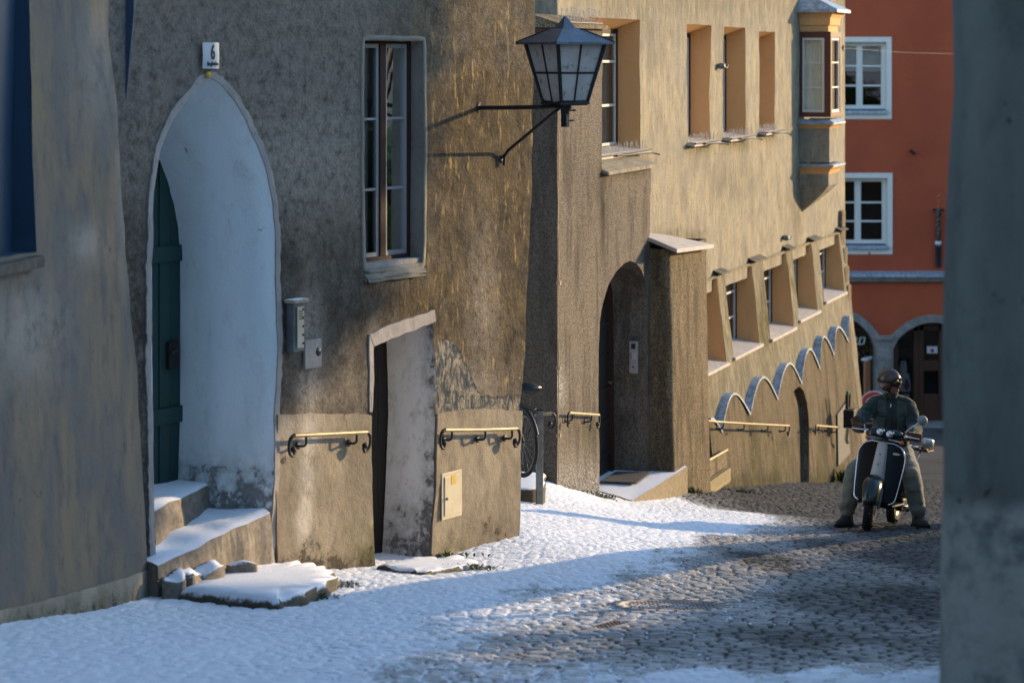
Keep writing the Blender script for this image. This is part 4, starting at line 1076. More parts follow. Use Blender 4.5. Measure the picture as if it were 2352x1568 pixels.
for lp in (ga, gb_):
    o_ = off_loop(lp, .20); t_ = MB()
    t_.loft([[Vector((p[0], .5, p[1])) for p in lp], [Vector((p[0], -.05, p[1])) for p in lp], [Vector((p.x, -.05, p.y)) for p in o_], [Vector((p.x, .05, p.y)) for p in o_]], closed=False, cap=False, smooth=False)
    t_.build('shop_arch', M['quarry'], hR)
sp0, sp1 = PR(2013, 900)[0], PR(2049, 900)[0]
pl_ = MB(); zcap = PR(2030, 775)[1]; zm = PR(2030, 925)[1]
pl_.bb((sp0, -.07, -.6), (sp1, .4, zm)); pl_.bb((sp0-.03, -.12, zm), (sp1+.03, .4, zm+.09)); pl_.bb((sp0+.02, -.075, zm+.09), (sp1-.02, .4, zcap-.06)); pl_.bb((sp0-.03, -.12, zcap-.06), (sp1+.03, .4, zcap+.06))
pl_.bb((sp0+.08, -.10, zm+.25), (sp1-.08, -.07, zcap-.15))
pl_.build('arch_pillar', M['quarry'], hR, .03)
# shop fronts inside the arches
sf = MB(); g0 = PR(2051, 900)[0]; dpt = .42
def post(px0, px1, y0=700, y1=985, o=-dpt): 
    a = PR(px0, y1, o); b = PR(px1, y0, o); return (a[0], dpt, a[1]-.2), (b[0], dpt+.12, b[1])
for a, b in ((2050, 2063), (2098, 2110), (2112, 2122), (2156, 2166)): sf.bb(*post(a, b))
sf.bb(*post(2050, 2240, 700, 742)); sf.bb(*post(2063, 2098, 948, 985)); sf.bb(*post(2122, 2156, 905, 985)); sf.bb(*post(2122, 2156, 828, 834)); sf.bb(*post(2166, 2240, 742, 985)); sf.bb(*post(2110, 2112, 742, 985))
sfo = sf.build('shop_front', M['brownwood'], hR, .01)
for a, b, c, d in ((2063, 2098, 742, 948), (2122, 2156, 742, 828), (2122, 2156, 834, 905)):
    p, q = post(a, b, c, d); p = Vector(p); q = Vector(q); p.z += .2
    MB().add([(p.x, dpt+.06, p.z), (q.x, dpt+.06, p.z), (q.x, dpt+.06, q.z), (p.x, dpt+.06, q.z)], [(0, 1, 2, 3)]).build('shop_pane', M['glass'], sfo)
sf = MB()
for a, b in ((1840, 1850), (1999, 2010), (1930, 1938)): sf.bb(*post(a, b))
sf.bb(*post(1938, 1999, 960, 985))
s2 = sf.build('shop_front', M['brownwood'], hR, .01)
p, q = post(1938, 1999, 735, 955)
MB().add([(p[0], dpt+.06, p[2]), (q[0], dpt+.06, p[2]), (q[0], dpt+.06, q[2]), (p[0], dpt+.06, q[2])], [(0, 1, 2, 3)]).build('shop_pane', M['glass'], s2)
MB().bb((-3, 2.6, -.6), (8, 2.7, 5)).bb((-3, .6, -.65), (8, 2.6, -.6)).build('shop_room', M['dark'], hR)
stp = MB(); zs_ = PR(2130, 975, .3)[1]; stp.bb((g0+.2, -.45, -.9), (6, .5, zs_)); stp.build('shop_step', M['quarry'], hR, .02)
# ================================================================= corner building on the right and added shade casters
SAZ, SEL = 60.0, 11.0
SUN = Vector((math.sin(R(SAZ))*math.cos(R(SEL)), math.cos(R(SAZ))*math.cos(R(SEL)), math.sin(R(SEL))))
AR = .192
AO = Vector((0, 0))
CW = Frame((1.62, 9.0), 0, -3.2)
hC = CW.root('corner_building', 'blue grey plastered building corner with flaking base, blurred at the right edge', 'house')
prof = [(2187, -40), (2187, 0), (2190, 110), (2192, 200), (2187, 290), (2180, 380), (2174, 500), (2170, 620), (2167, 750), (2166, 900), (2167, 1050), (2167, 1165), (2163, 1180), (2163, 1300), (2164, 1450), (2160, 1568), (2158, 1900)]
cb = MB(); zs_ = np.arange(-4.0, 1.6, .07); rows = []
def xe(z):
    py = HY-z*FPX/9.0
    for (a, b), (c, d) in zip(prof, prof[1:]):
        if b <= py <= d: return (a+(c-a)*(py-b)/(d-b)+9-CX)*9.0/FPX
    return (prof[0][0]+9-CX)*9.0/FPX if py < prof[0][1] else (prof[-1][0]+9-CX)*9.0/FPX
for z in zs_:
    x = xe(z); lowp = smst(-z, 1.62, 1.68); r = .07
    row = []
    plan = [(x+AR*1.02*(y_-9.06), y_) for y_ in (12.6, 11.5, 10.5, 9.6, 9.25)]
    for k in range(7):
        a = math.pi*.5*k/6; plan.append((x+r-r*math.cos(a), 9.0+.09-.14*math.sin(a)-.0))
    plan += [(x+.07+.14*i, 8.95-.30*.14*i) for i in range(1, 26)]
    for i, (px_, py_) in enumerate(plan):
        nn = .020*noise.noise((px_*2.2, py_*2.2, z*1.6))+.012*noise.noise((px_*6, py_*6, z*4))+.022*lowp*(noise.noise((px_*5, py_*5, z*5))+.4)+.004*noise.noise((px_*11, 2, z*6))
        row.append(Vector((px_-1.62-.4*nn, py_-9.0-nn, z+3.2)))
    plan_end = row[-1]
    row.append(Vector((8.0, plan_end.y+1.0, z+3.2))); row.append(Vector((8.0, 12.6-9, z+3.2)))
    rows.append(row)
cb.loft(rows, closed=True, cap=True)
cw_ = cb.build('wall', M['colwall'], hC)
# local axes of the root are turned by its heading: undo, the wall was laid out in street axes
cw_.rotation_euler = (0, 0, -CW.rz)
me = cw_.data
for nm in ('dark', 'moss', 'pale'):
    a_ = me.attributes.new(nm, 'FLOAT', 'POINT'); val = []
    for v in me.vertices:
        z = v.co.z-3.2; lowp = smst(-z, 1.62, 1.68)
        d = .55*blob(v.co.x, z, .9, -1.0, .35, .5)+.5*blob(v.co.x, z, .25, -2.1, .06, .2)+.9*blob(z, 0, -1.64, 0, .022, 1)+.4*blob(v.co.x, z, .75, -.62, .12, .6)
        val.append({'dark': d, 'moss': 0, 'pale': .34*lowp}[nm])
    a_.data.foreach_set('value', val)

# plane behind the corner on which the added shade casters are outlined
GA = Frame((1.62+AR*3.6, 12.6), math.degrees(math.atan(AR)), -4.5)
ca = math.cos(math.atan(AR))
def sunhit(P):
    """where the ray from P to the sun meets the arcade front -> (along, height)"""
    O = GA.O; nrm = GA.n; t = ((O-Vector((P[0], P[1]))).dot(nrm))/(Vector((SUN.x, SUN.y)).dot(nrm)); q = Vector(P)+SUN*t
    return ((Vector((q.x, q.y))-O).dot(GA.d), q.z+4.5)
gh = lambda px, py: sunhit(gpix(px, py))
fh = lambda px, py: sunhit(F6.world(F6.loc(px, py)))
# wanted shade edge on the lower right, outlines the added hedge
pp = [gh(*p) for p in ((1120,1568),(1250,1530),(1380,1475),(1520,1420),(1650,1370),(1780,1318),(1920,1275),(2080,1240),(2155,1228))]
pp = sorted(pp)
par = [(pp[0][0]-6, -1.5)]+[(pp[0][0]-6, pp[0][1])]+pp+[(pp[-1][0]+.3, pp[-1][1]-.2), (pp[-1][0]+.3, -1.8)]
def leafmass(name, label, cat, poly, t0, t1, n, size, soft, parent_loc, mat='weed', stems=()):
    """evergreen foliage well off to the right; poly is its outline as the sun sees it"""
    root = empty(name, parent_loc, label, cat)
    P = np.array(poly); lo, hi = P.min(0), P.max(0); mb = MB(); k = 0
    segs = list(zip(poly, poly[1:]+poly[:1]))
    tries = 0
    while k < n and tries < n*6:
        tries += 1
        a = random.uniform(lo[0], hi[0]); h = random.uniform(lo[1], hi[1])
        if not inside(np.array([[a, h]]), poly)[0]: continue
        d = 9
        for p, q in segs:
            p = Vector(p); q = Vector(q); e = q-p; u = max(0, min(1, (Vector((a, h))-p).dot(e)/max(1e-9, e.length_squared))); d = min(d, (p+e*u-Vector((a, h))).length)
        if soft and random.random() > smst(d, -.1*soft, soft): continue
        w = Vector((*(GA.O+GA.d*a), h-4.5))+SUN*random.uniform(t0, t1)-Vector(parent_loc)
        u = Vector((random.gauss(0, 1), random.gauss(0, 1), random.gauss(0, 1))).normalized(); v = u.cross(Vector((random.gauss(0, 1), random.gauss(0, 1), random.gauss(0, 1)))).normalized()
        r = size*random.uniform(.6, 1.4)
        mb.add([w-u*r, w+v*r*.55, w+u*r, w-v*r*.55], [(0, 1, 2, 3)]); k += 1
    mb.build('foliage', M[mat], root, recalc=False)
    for st in stems: MB().tube([Vector(p)-Vector(parent_loc) for p in st], [.22, .2, .12][:len(st)], 10).build('trunk', M['brownwood'], root)
    return root
def far(a, h, t): return Vector((*(GA.O+GA.d*a), h-4.5))+SUN*t
pp2 = [(a, h-.03) for a, h in pp]
q = far(4, 0, 12); q.z = g(q.x, q.y)
leafmass('garden_hedge', 'clipped evergreen hedge beyond the right side of the street, out of view', 'hedge', [(-2.4, -2.4)]+[(-2.4, pp2[0][1])]+pp2+[(pp2[-1][0]+.4, -2.4)], 11, 13, 15000, .17, .14, q)
us = [(-2.2, 1.6), (4.6, 1.74), (6.3, 1.9), (7.3, 2.12), (8.0, 2.7), (8.4, 3.15), (9.1, 3.72), (9.35, 4.3), (9.5, 5.0), (9.7, 5.8), (9.95, 6.6), (9.2, 7.0), (7.0, 6.4), (5.2, 7.2), (3.2, 6.5), (1.0, 6.9), (-2.2, 6)]  # outline of the added tree, drawn from the shade wanted on the walls
q = far(3, 0, 19); q.z = g(q.x, q.y)
leafmass('evergreen_tree', 'broad dark evergreen tree beyond the right side of the street, out of view', 'tree', us, 16, 22, 14000, .2, .7, q, stems=[[q, q+Vector((.2, .1, 3.5)), q+Vector((.1, .3, 7))]])
# added beam, shaped to cast the slim wedge of shade behind the light patch
hG = GA.root('ramp_railing', 'heavy slanting timber railing along the right edge of the street, out of view', 'railing')
up = sorted(gh(*p) for p in ((700,1385),(900,1338),(1100,1305),(1300,1297),(1500,1268),(1700,1247),(1950,1222),(2150,1200)))
dn_ = sorted(gh(*p) for p in ((2150,1214),(1950,1238),(1800,1258),(1700,1275),(1600,1302),(1500,1328),(1350,1348),(1200,1362),(1000,1392),(800,1440)))
def prof_(pts):
    a = np.arange(4.2, 13.6, .25); k = np.polyfit([p[0] for p in pts], [p[1] for p in pts], 3); return [(float(x), float(np.polyval(k, x))) for x in a]
pu, pd_ = prof_(up), prof_(dn_)
print('UP', [(round(a, 2), round(b, 2)) for a, b in up]); print('DN', [(round(a, 2), round(b, 2)) for a, b in dn_]); print('PP', [(round(a, 2), round(b, 2)) for a, b in pp])
bm_ = pd_+[(x, max(z, w_[1]+.06)) for (x, z), w_ in zip(pu, pd_)][::-1]
MB().prism(bm_, 0, -.12).build('beam', M['brownwood'], hG)
for a, h in ((4.7, 1.98), (13.3, -.5)):
    w = GA.world((a, -.06, 0)); z0 = g(w.x, w.y)+4.5
    MB().bb((a-.05, -.11, z0-.1), (a+.05, -.01, h)).build('post', M['brownwood'], hG)

# neighbours out of view that close the street behind the viewer and towards the low sun
def plain_house(name, label, x0, x1, y0, y1, ztop, mat, face):
    zg = min(g(x, y) for x in (x0, x1) for y in (y0, y1))-.5; r = empty(name, ((x0+x1)/2, (y0+y1)/2, zg), label, 'house'); o = Vector(r.location)
    B = lambda mb, a, b: mb.bb(Vector(a)-o, Vector(b)-o)
    B(MB(), (x0, y0, zg), (x1, y1, ztop)).build('wall', M[mat], r)
    rf = MB(); ym, xm = (y0+y1)/2, (x0+x1)/2
    if x1-x0 > y1-y0: P = [(x0-.4, y0-.4, ztop), (x1+.4, y0-.4, ztop), (x1+.4, y1+.4, ztop), (x0-.4, y1+.4, ztop), (x0-.4, ym, ztop+1.6), (x1+.4, ym, ztop+1.6)]; F = [(0, 1, 5, 4), (2, 3, 4, 5), (0, 4, 3), (1, 2, 5), (0, 3, 2, 1)]
    else: P = [(x0-.4, y0-.4, ztop), (x1+.4, y0-.4, ztop), (x1+.4, y1+.4, ztop), (x0-.4, y1+.4, ztop), (xm, y0-.4, ztop+1.6), (xm, y1+.4, ztop+1.6)]; F = [(0, 4, 5, 3), (1, 2, 5, 4), (0, 1, 4), (2, 3, 5), (0, 3, 2, 1)]
    rf.add([Vector(p)-o for p in P], F); rf.build('roof', M['zinc'], r)
    n = 5
    for i in range(n):
        for k in range(2):
            z = ztop-1.9-2.9*k; t = (i+.5)/n
            if face == 'Y': c = (x0+(x1-x0)*t, y1+.01, z); d = (.5, .03, .75)
            else: c = (x0-.01, y0+(y1-y0)*t, z); d = (.03, .5, .75)
            B(MB(), [c[j]-d[j] for j in range(3)], [c[j]+d[j] for j in range(3)]).build('window', M['dark'], r)
plain_house('street_house', 'tall grey house behind the viewer, out of view', -13, 12, -16, -7, 6.5, 'colwall', 'Y')
plain_house('far_house', 'long low house far to the right, out of view', 46, 56, 2, 34, 2.0, 'plinth', 'X')
plain_house('far_house', 'second long low house far to the right, out of view', 50, 60, 36, 70, 1.0, 'plinth', 'X')
# ================================================================= things fixed to or standing by the walls
def local_thing(f, name, label, cat, p, group=None):
    """empty at a local point of a wall frame, axes along the wall; returns root, children use coordinates relative to p"""
    w = f.world(p); return empty(name, w, label, cat, f.rz, group)
# ---- house number plate
p0 = F6.loc(480, 158, .012)
hn = local_thing(F6, 'house_number_plate', 'white enamel house number 6 plate above the tip of the pointed door arch', 'house number', p0)
e1 = F6.loc(461, 98, .012)-p0; e2 = F6.loc(498.5, 98, .012)-p0; pw = e2.x-e1.x; ph = e1.z; xc = (e1.x+e2.x)/2
pb = MB(); k = 12
prf = []
for i in range(k+1):
    t = -1+2*i/k; prf.append((xc+t*pw/2, -.016-.016*(1-t*t)))
for z in (0, ph): pass
pb.loft([[Vector((a, b, 0)) for a, b in prf], [Vector((a, b-.004, ph*.5)) for a, b in prf], [Vector((a, b, ph)) for a, b in prf]], closed=False, cap=False)
pb.loft([[Vector((a, .0, 0)) for a, b in prf], [Vector((a, b, 0)) for a, b in prf]], closed=False, cap=False); pb.loft([[Vector((a, .0, ph)) for a, b in prf], [Vector((a, b, ph)) for a, b in prf]], closed=False, cap=False)
M['enamel'] = plain('white_enamel', (.50, .53, .55), .25, 0, .08, 6)
M['ink'] = plain('dark_enamel_ink', (.02, .022, .03), .4, 0, .1, 6)
M['blueink'] = plain('blue_black_enamel_ink', (.02, .03, .08), .4, 0, .1, 6)
pl = pb.build('plate', M['enamel'], hn)
TX = lambda x, z, y: Matrix.Translation((x, y, z)) @ Matrix.Rotation(math.pi/2, 4, 'X')
text_mesh('number', '6', ph*.78, M['ink'], hn, TX(xc, ph*.60, -.0375), .002, sx=.62, offset=.003)
text_mesh('street_name', 'Burgfrieden', ph*.215, M['blueink'], hn, TX(xc, ph*.185, -.0365), .002, sx=.62, offset=.001)
yd = MB(); yd.lathe([(0, -.01), (.018, -.006), (.022, .0), (.022, .01)], 14, (F6.loc(480, 172, .035)-p0), 'Y'); M['yellow'] = plain('yellow_paint', (.50, .33, .03), .6, 0, .1)
yo = yd.build('yellow_mark', M['yellow'], hn); 
# ---- doorbell panel of the old townhouse
def wallbox(f, name, label, cat, px0, px1, py0, py1, o, depth, mat, bev=.006, group=None):
    a = f.loc(px0, py1, o); b = f.loc(px1, py0, o); b2 = f.loc(px0, py0, o)
    zt = (b.z+b2.z)/2
    r = local_thing(f, name, label, cat, Vector((a.x, -o, a.z)), group); w = b.x-a.x; h = zt-a.z
    bd = MB().bb((0, -depth, 0), (w, 0, h)).build('casing', mat, r, bev)
    return r, w, h
ib, w, h = wallbox(F6, 'doorbell_panel', 'tall narrow metal doorbell panel with a snowy hood beside the pointed door', 'doorbell', 657, 682, 694, 808, .01, .07, plain('dark_grey_casing', (.12, .125, .135), .5))
MB().bb((.03, -.085, .03), (w-.02, -.075, h-.03)).build('front_plate', M['cream'], ib, .003)
MB().bb((-.025, -.10, h), (w+.02, .0, h+.028)).build('hood', M['ledge'], ib, .008)
for i in range(5):
    MB().lathe([(0, -.008), (.008, -.007), (.009, 0)], 10, (w-.035, -.084, .06+i*.062), 'Y').build('button', M['iron'], ib)
sp = MB(); 
for i in range(4): sp.bb((.045, -.087, h-.12+i*.018), (w-.04, -.0845, h-.112+i*.018))
sp.build('speaker_slots', M['ink'], ib)
mp, w, h = wallbox(F6, 'meter_cover', 'square cream painted meter cover with a round hole, right of the doorbell panel', 'cover plate', 696, 734, 779, 848, .012, .022, M['trim'], .003)
MB().lathe([(0, -.006), (.030, -.004), (.034, 0)], 18, (w*.80, -.022, h*.55), 'Y').build('round_hole', M['ink'], mp)
hb, w, h = wallbox(F6, 'electrical_hatch', 'cream metal hatch with a yellow sticker, low on the plinth by the small door', 'hatch', 1013, 1059, 1082, 1195, .022, .010, M['cream'], .003)
MB().bb((.03, -.018, .03), (w-.03, -.012, h-.03)).build('hatch_door', M['cream'], hb, .003)
MB().bb((w*.42, -.0205, h*.72), (w*.42+.06, -.018, h*.72+.075)).build('sticker', M['yellow'], hb)
MB().lathe([(0, -.014), (.010, -.012), (.012, 0)], 10, (.055, -.018, h*.45), 'Y').build('lock', M['steel'], hb)
db, w, h = wallbox(U, 'door_intercom', 'slim grey steel intercom with three name plates inside the arched porch', 'intercom', 0, 1, 0, 1, 0, .01, M['alu']) if False else (None, 0, 0)
# porch intercom sits on the right-hand reveal: its face looks back along the wall
sr = arch2[12][0]-.02
def rev(py, d): return Vector((sr-.03*d, -OP+d, 0))
zi0 = PU(1468, 853, -.0+.17)[1]; zi1 = PU(1468, 780, .17)[1]
ir = local_thing(U, 'door_intercom', 'slim grey steel intercom panel on the inner side of the arched porch', 'intercom', Vector((sr-.035, -.20, zi0)))
hh = zi1-zi0
MB().bb((-.022, 0, 0), (.02, .105, hh)).build('casing', M['alu'], ir, .004)
MB().bb((-.025, .025, hh*.76), (-.022, .08, hh*.93)).build('speaker_grille', M['ink'], ir)
for i in range(3): MB().bb((-.025, .015, hh*.45+i*hh*.07), (-.022, .065, hh*.45+i*hh*.07+.022)).build('name_plate', M['enamel'], ir)
for i in range(3): MB().bb((-.026, .078, hh*.45+i*hh*.07), (-.022, .09, hh*.45+i*hh*.07+.018)).build('button', M['ink'], ir)
MB().lathe([(0, -.003), (.012, 0)], 12, (-.024, .055, hh*.2), 'X').build('lock', M['ink'], ir)
# ---- handrails
def handrail(f, name, label, pts, o, brk, end0=True, end1=True, r=.016, off=.085, group='handrails along the walls', post=None):
    """pts: pixels along the rail; o: wall surface; brackets at the given fractions"""
    of = o if callable(o) else (lambda z: o)
    P = [f.loc(px, py, (lambda z: of(z)+off)) for px, py in pts]
    base = P[0]; root = local_thing(f, name, label, 'handrail', base, group)
    P = [p-base for p in P]
    PP = []
    for i in range(len(P)-1):
        for j in range(6): PP.append(P[i].lerp(P[i+1], j/6))
    PP.append(P[-1])
    rl = MB(); rl.tube(PP, r, 10); rl.build('rail', M['brass'], root)
    def scroll(p, s):
        mb = MB(); q = []
        for i in range(13):
            a = math.pi/2-s*0-math.pi*1.05*i/12
            q.append(p+Vector((s*(.055*math.cos(a)), 0.0+.012*i/12, .075*(math.sin(a)-1))))
        q2 = [p]+q[1:]
        q2 += [q[-1]+Vector((-s*.02, .0, .03)), q[-1]+Vector((s*.004, .0, .045))]
        mb.tube(q2, [r*.9]*4+[r*.68]*9+[r*.7, r*.9], 8); mb.lathe([(0, -.024), (.02, -.014), (.026, 0), (.02, .014), (0, .024)], 10, q2[-1], 'Y')
        return mb
    if end0: scroll(P[0], -1).build('scroll_end', M['iron'], root)
    if end1: scroll(P[-1], 1).build('scroll_end', M['iron'], root)
    for t in brk:
        k = t*(len(PP)-1); i = min(int(k), len(PP)-2); p = PP[i].lerp(PP[i+1], k-i)
        b = MB(); b.tube([p+Vector((0, 0, -.004)), p+Vector((0, 0, -.06)), p+Vector((0, .012, -.078)), p+Vector((0, .035, -.085)), p+Vector((0, off+.02, -.085))], .0095, 8)
        b.lathe([(0, .0), (.028, 0), (.028, .012)], 10, p+Vector((0, off-.012, -.085)), 'Y'); b.build('bracket', M['iron'], root)
    return root, P, base
po = lambda z: .028
handrail(F6, 'handrail', 'short snow-topped handrail on the plinth between the pointed door and the small door', [(676, 1000), (842, 992)], po, (.16, .86))
handrail(F6, 'handrail', 'short brass handrail on the plinth above the cream electrical hatch', [(1022, 987), (1110, 986.5), (1187, 984)], po, (.09, .53, .93))
r3, P3, b3 = handrail(Frame((.069, 23.9), 60, 0), 'handrail', 'short brass handrail held by a grey post beside the parked bicycle', [(1196, 955), (1266, 949)], 0, (.55,), False, True, off=.0)
ps = MB(); pz0 = 0
q0 = Frame((.069, 23.9), 60, 0); pp_ = q0.loc(1239, 951, 0); wq = q0.world(pp_); gpz = g(wq.x, wq.y)-.08
pt = empty('rail_post', (wq.x, wq.y, gpz), 'square grey metal post beside the bicycle, carrying the short handrail', 'post', R(12))
MB().bb((-.032, -.032, 0), (.032, .032, wq.z-gpz+.04)).build('shaft', M['steel'], pt, .006); MB().bb((-.037, -.037, wq.z-gpz+.04), (.037, .037, wq.z-gpz+.055)).build('cap', M['iron'], pt, .004)
handrail(U, 'handrail', 'short brass handrail on the pebbledash left of the arched porch', [(1308, 948), (1375, 952.5)], OP, (.1, .75))
fo = lambda z: max(fc(z), 0)
def rail5(z): return OB+.06
handrail(U, 'handrail', 'long brass handrail running from the buttress below the scalloped flashing', [(1578, 960), (1640, 968), (1720, 973), (1812, 977.5)], lambda z: fc(z)+.14, (.03, .25, .42, .62, .82, .97))
handrail(U, 'handrail', 'short brass handrail beyond the small arched niche, at the far end of the wall', [(1875, 977), (1926, 981)], lambda z: fc(z)+.05, (.1, .5, .9), True, False)
# ---- wall lantern
A1 = F6.loc(1100, 248, 0); A2 = F6.loc(1151, 366, 0); Lc = .832
wl = local_thing(F6, 'wall_lantern', 'large black wall lantern with a pyramid roof and frosted panes on an iron bracket', 'street lamp', A1)
c = Vector((0, -Lc, 0)); z_of = lambda py: -(py-HY)*19.24/FPX-F6.zb-A1.z
_tw = R(-22.6)
rt_ = lambda x, y: (x*math.cos(_tw)-y*math.sin(_tw), x*math.sin(_tw)+y*math.cos(_tw))
sq = lambda a, z, tw=0: [c+Vector((*rt_(sx*a/2, sy*a/2), z)) for sx, sy in ((-1, -1), (1, -1), (1, 1), (-1, 1))]
aR, aT, aB = .555, .455, .25
zR, zP, zA, zT, zBm = z_of(97.5), z_of(66), z_of(37), z_of(99), z_of(236)
rf = MB(); rf.loft([sq(aR, zR-.018), sq(aR+.012, zR-.018), sq(aR+.012, zR), sq(.17, zP)], closed=True, cap=True, smooth=False)
M['lamproof'] = plain('blue_black_lamp_sheet', (.075, .098, .125), .38, .4, .35, 12, .002)
rfo = rf.build('roof', M['lamproof'], wl)
MB().loft([sq(.125, zP-.01), sq(.10, zP+.02), sq(.008, zA)], closed=True, cap=True, smooth=False).build('finial', M['lamproof'], wl)
rg = MB()
for sx, sy in ((-1, -1), (1, -1), (1, 1), (-1, 1)): rg.tube([c+Vector((*rt_(sx*(aR/2+.006), sy*(aR/2+.006)), zR)), c+Vector((*rt_(sx*.085, sy*.085), zP))], .007, 6)
rg.build('roof_ridge', M['iron'], rfo)
ft, fb = sq(aT, zT), sq(aB, zBm); fr = MB()
for a, b in zip(ft, fb): fr.tube([a, b], [.020, .017], 4)
for lp, r_ in ((ft, .014), (fb, .022)): fr.tube([*lp], r_, 4, closed=True)
for i in range(4):
    a, b, a2, b2 = ft[i], ft[(i+1) % 4], fb[i], fb[(i+1) % 4]
    fr.tube([a.lerp(b, .5), a2.lerp(b2, .5)], .008, 4); fr.tube([a.lerp(a2, .50), b.lerp(b2, .50)], .008, 4)
fr.add(sq(aB+.03, zBm-.012)+sq(aB+.03, zBm+.004), [(0, 1, 2, 3), (7, 6, 5, 4), (0, 4, 5, 1), (1, 5, 6, 2), (2, 6, 7, 3), (3, 7, 4, 0)])
fr.build('frame', M['iron'], wl)
for i in range(4):
    ct = c+Vector((0, 0, 0)); sh = lambda p, k: Vector((c.x+(p.x-c.x)*k, c.y+(p.y-c.y)*k, p.z))
    a, b, a2, b2 = [sh(p, .975) for p in (ft[i], ft[(i+1) % 4], fb[i], fb[(i+1) % 4])]
    g_ = MB(); vv = [a.lerp(b, u/6).lerp(a2.lerp(b2, u/6), v/6) for v in range(7) for u in range(7)]
    g_.add(vv, [(v*7+u, v*7+u+1, v*7+u+8, v*7+u+7) for v in range(6) for u in range(6)]); g_.build('pane', M['lampglass'], wl)
ar = MB(); zJ = z_of(243)
ar.tube([Vector((0, .03, 0)), Vector((0, -.25, .004)), Vector((0, -.55, .012)), Vector((.0, -Lc, zJ))], .018, 10); ar.tube([Vector((.02, .0, .0)), Vector((.02, -.3, .012)), Vector((.01, -.75, .03))], .009, 6)
ar.lathe([(0, .0), (.05, 0), (.05, .015)], 12, (0, -.005, 0), 'Y'); ar.build('arm', M['iron'], wl)
s2 = A2-A1; st = MB(); st.tube([s2+Vector((0, .02, 0)), s2+Vector((0, -.04, .035)), s2+Vector((0, -.07, .075)), Vector((-.0, -Lc+.12, z_of(262))), Vector((0, -Lc+.05, zJ-.02))], .014, 8)
st.tube([s2+Vector((0, -.03, -.05)), s2+Vector((0, -.035, .03))], .012, 8); st.lathe([(0, .0), (.035, 0), (.035, .012)], 10, s2+Vector((0, -.005, 0)), 'Y'); st.build('strut', M['iron'], wl)
sk_ = MB(); sk_.lathe([(.0, z_of(238)), (.055, z_of(238)), (.055, z_of(250)), (.035, z_of(252)), (.035, z_of(262)), (.0, z_of(262))], 12, (0, -Lc, 0)); sk_.box((0.0, -Lc, z_of(276)), (.05, .05, .11), M=None)
sk_.tube([Vector((0, -Lc, z_of(254))), Vector((.09, -Lc-.04, z_of(254)))], .008, 6); sk_.tube([Vector((0, -Lc, z_of(278))), Vector((.08, -Lc-.03, z_of(277)))], .008, 6)
sk_.build('socket', M['iron'], wl, .004)
# ---- landing in front of the porch and the doormat
zl = -5.11
def onz(px, py, z): Y = -z*FPX/(py-HY); return Vector(((px-CX)*Y/FPX, Y, z))
ld = empty('porch_landing', onz(1470, 1120, zl), 'low concrete landing dusted with snow in front of the arched porch', 'landing')
o0 = Vector(ld.location)
top = [onz(1452, 1149, zl-.02), onz(1579, 1071, zl), onz(1560, 1062, zl), onz(1500, 1050, zl), onz(1370, 1076, zl), onz(1374, 1126, zl)]
top = [p-o0 for p in top]; n = len(top); dens = []
for i in range(n):
    for j in range(8): dens.append(top[i].lerp(top[(i+1) % n], j/8)+Vector((.012*noise.noise((i*3.1+j*.6, 1, 0)), .012*noise.noise((i*3.1+j*.6, 5, 0)), 0)))
cen = sum(dens, Vector())/len(dens); rows = [[p.lerp(cen, t) + Vector((0, 0, .008*noise.noise((p.x*3*t+p.y, t*4, 1)))) for p in dens] for t in (0, .02, .15, .4, .7, .98)]
lb = MB(); lb.loft(rows, closed=True, cap=False); lb.add(rows[-1], [tuple(range(len(rows[-1])))]); lb.loft([[p+Vector((.012*noise.noise((p.x*5, 3, k)), 0, -.16*k)) for p in dens] for k in range(5)], closed=True, cap=False, smooth=False)
M['landing'] = m_ledge('frosted_concrete_landing', (.25, .20, .12), 1.0)
lb.build('slab', M['landing'], ld)
zm = zl+.012; mt = [onz(1378, 1108, zm), onz(1415, 1086, zm), onz(1495, 1087, zm), onz(1462, 1111, zm)]
dm = empty('doormat', mt[0], 'dark ribbed doormat frosted with snow on the porch landing', 'doormat')
d_ = MB(); m0 = mt[0]; d_.add([p-m0 for p in mt]+[p-m0+Vector((0, 0, .02)) for p in mt], [(0, 1, 2, 3), (4, 7, 6, 5), (0, 4, 5, 1), (1, 5, 6, 2), (2, 6, 7, 3), (3, 7, 4, 0)])
M['mat'] = plain('frosted_rubber_mat', (.10, .10, .105), .9, 0, .8, 60, .01)
d_.build('mat', M['mat'], dm)
# ---- small bits on the long house
wire = empty('span_wire', U.world(U.loc(1929, 110, .03)), 'thin span wire on an eye bolt running from the bay window to the right', 'wire', U.rz)
wv = MB(); iv = Matrix.Rotation(-U.rz, 3, 'Z'); p1 = iv @ (at(2300, 122, 52)-Vector(wire.location))
wv.tube([Vector((0, 0, 0)), p1*.33+Vector((0, 0, -.05)), p1*.66+Vector((0, 0, -.05)), p1], .003, 5); wv.build('cable', M['ink'], wire)
eb = MB(); eb.tube([Vector((.05*math.cos(a*.524), -.06+.0*a, .05*math.sin(a*.524))) for a in range(12)], .012, 6, closed=True); eb.tube([Vector((0, .05, 0)), Vector((0, -.06, 0))], .012, 6); eb.build('eye_bolt', M['iron'], wire)
for px, py, lb_ in ((1797, 546, 'small metal wall fitting above the lower window row of the ochre house'), (1649, 152, 'small metal hook on the ochre wall between two upper windows')):
    r_ = local_thing(U, 'wall_hook', lb_, 'wall fitting', U.loc(px, py, 0))
    MB().lathe([(0, -.10), (.04, -.10), (.045, -.03), (.03, .0), (.03, .03)], 10, (0, 0, 0), 'Y').tube([(0, -.08, 0), (.08, -.12, -.03), (.10, -.12, .02)], .010, 6).build('fitting', M['steel'], r_)
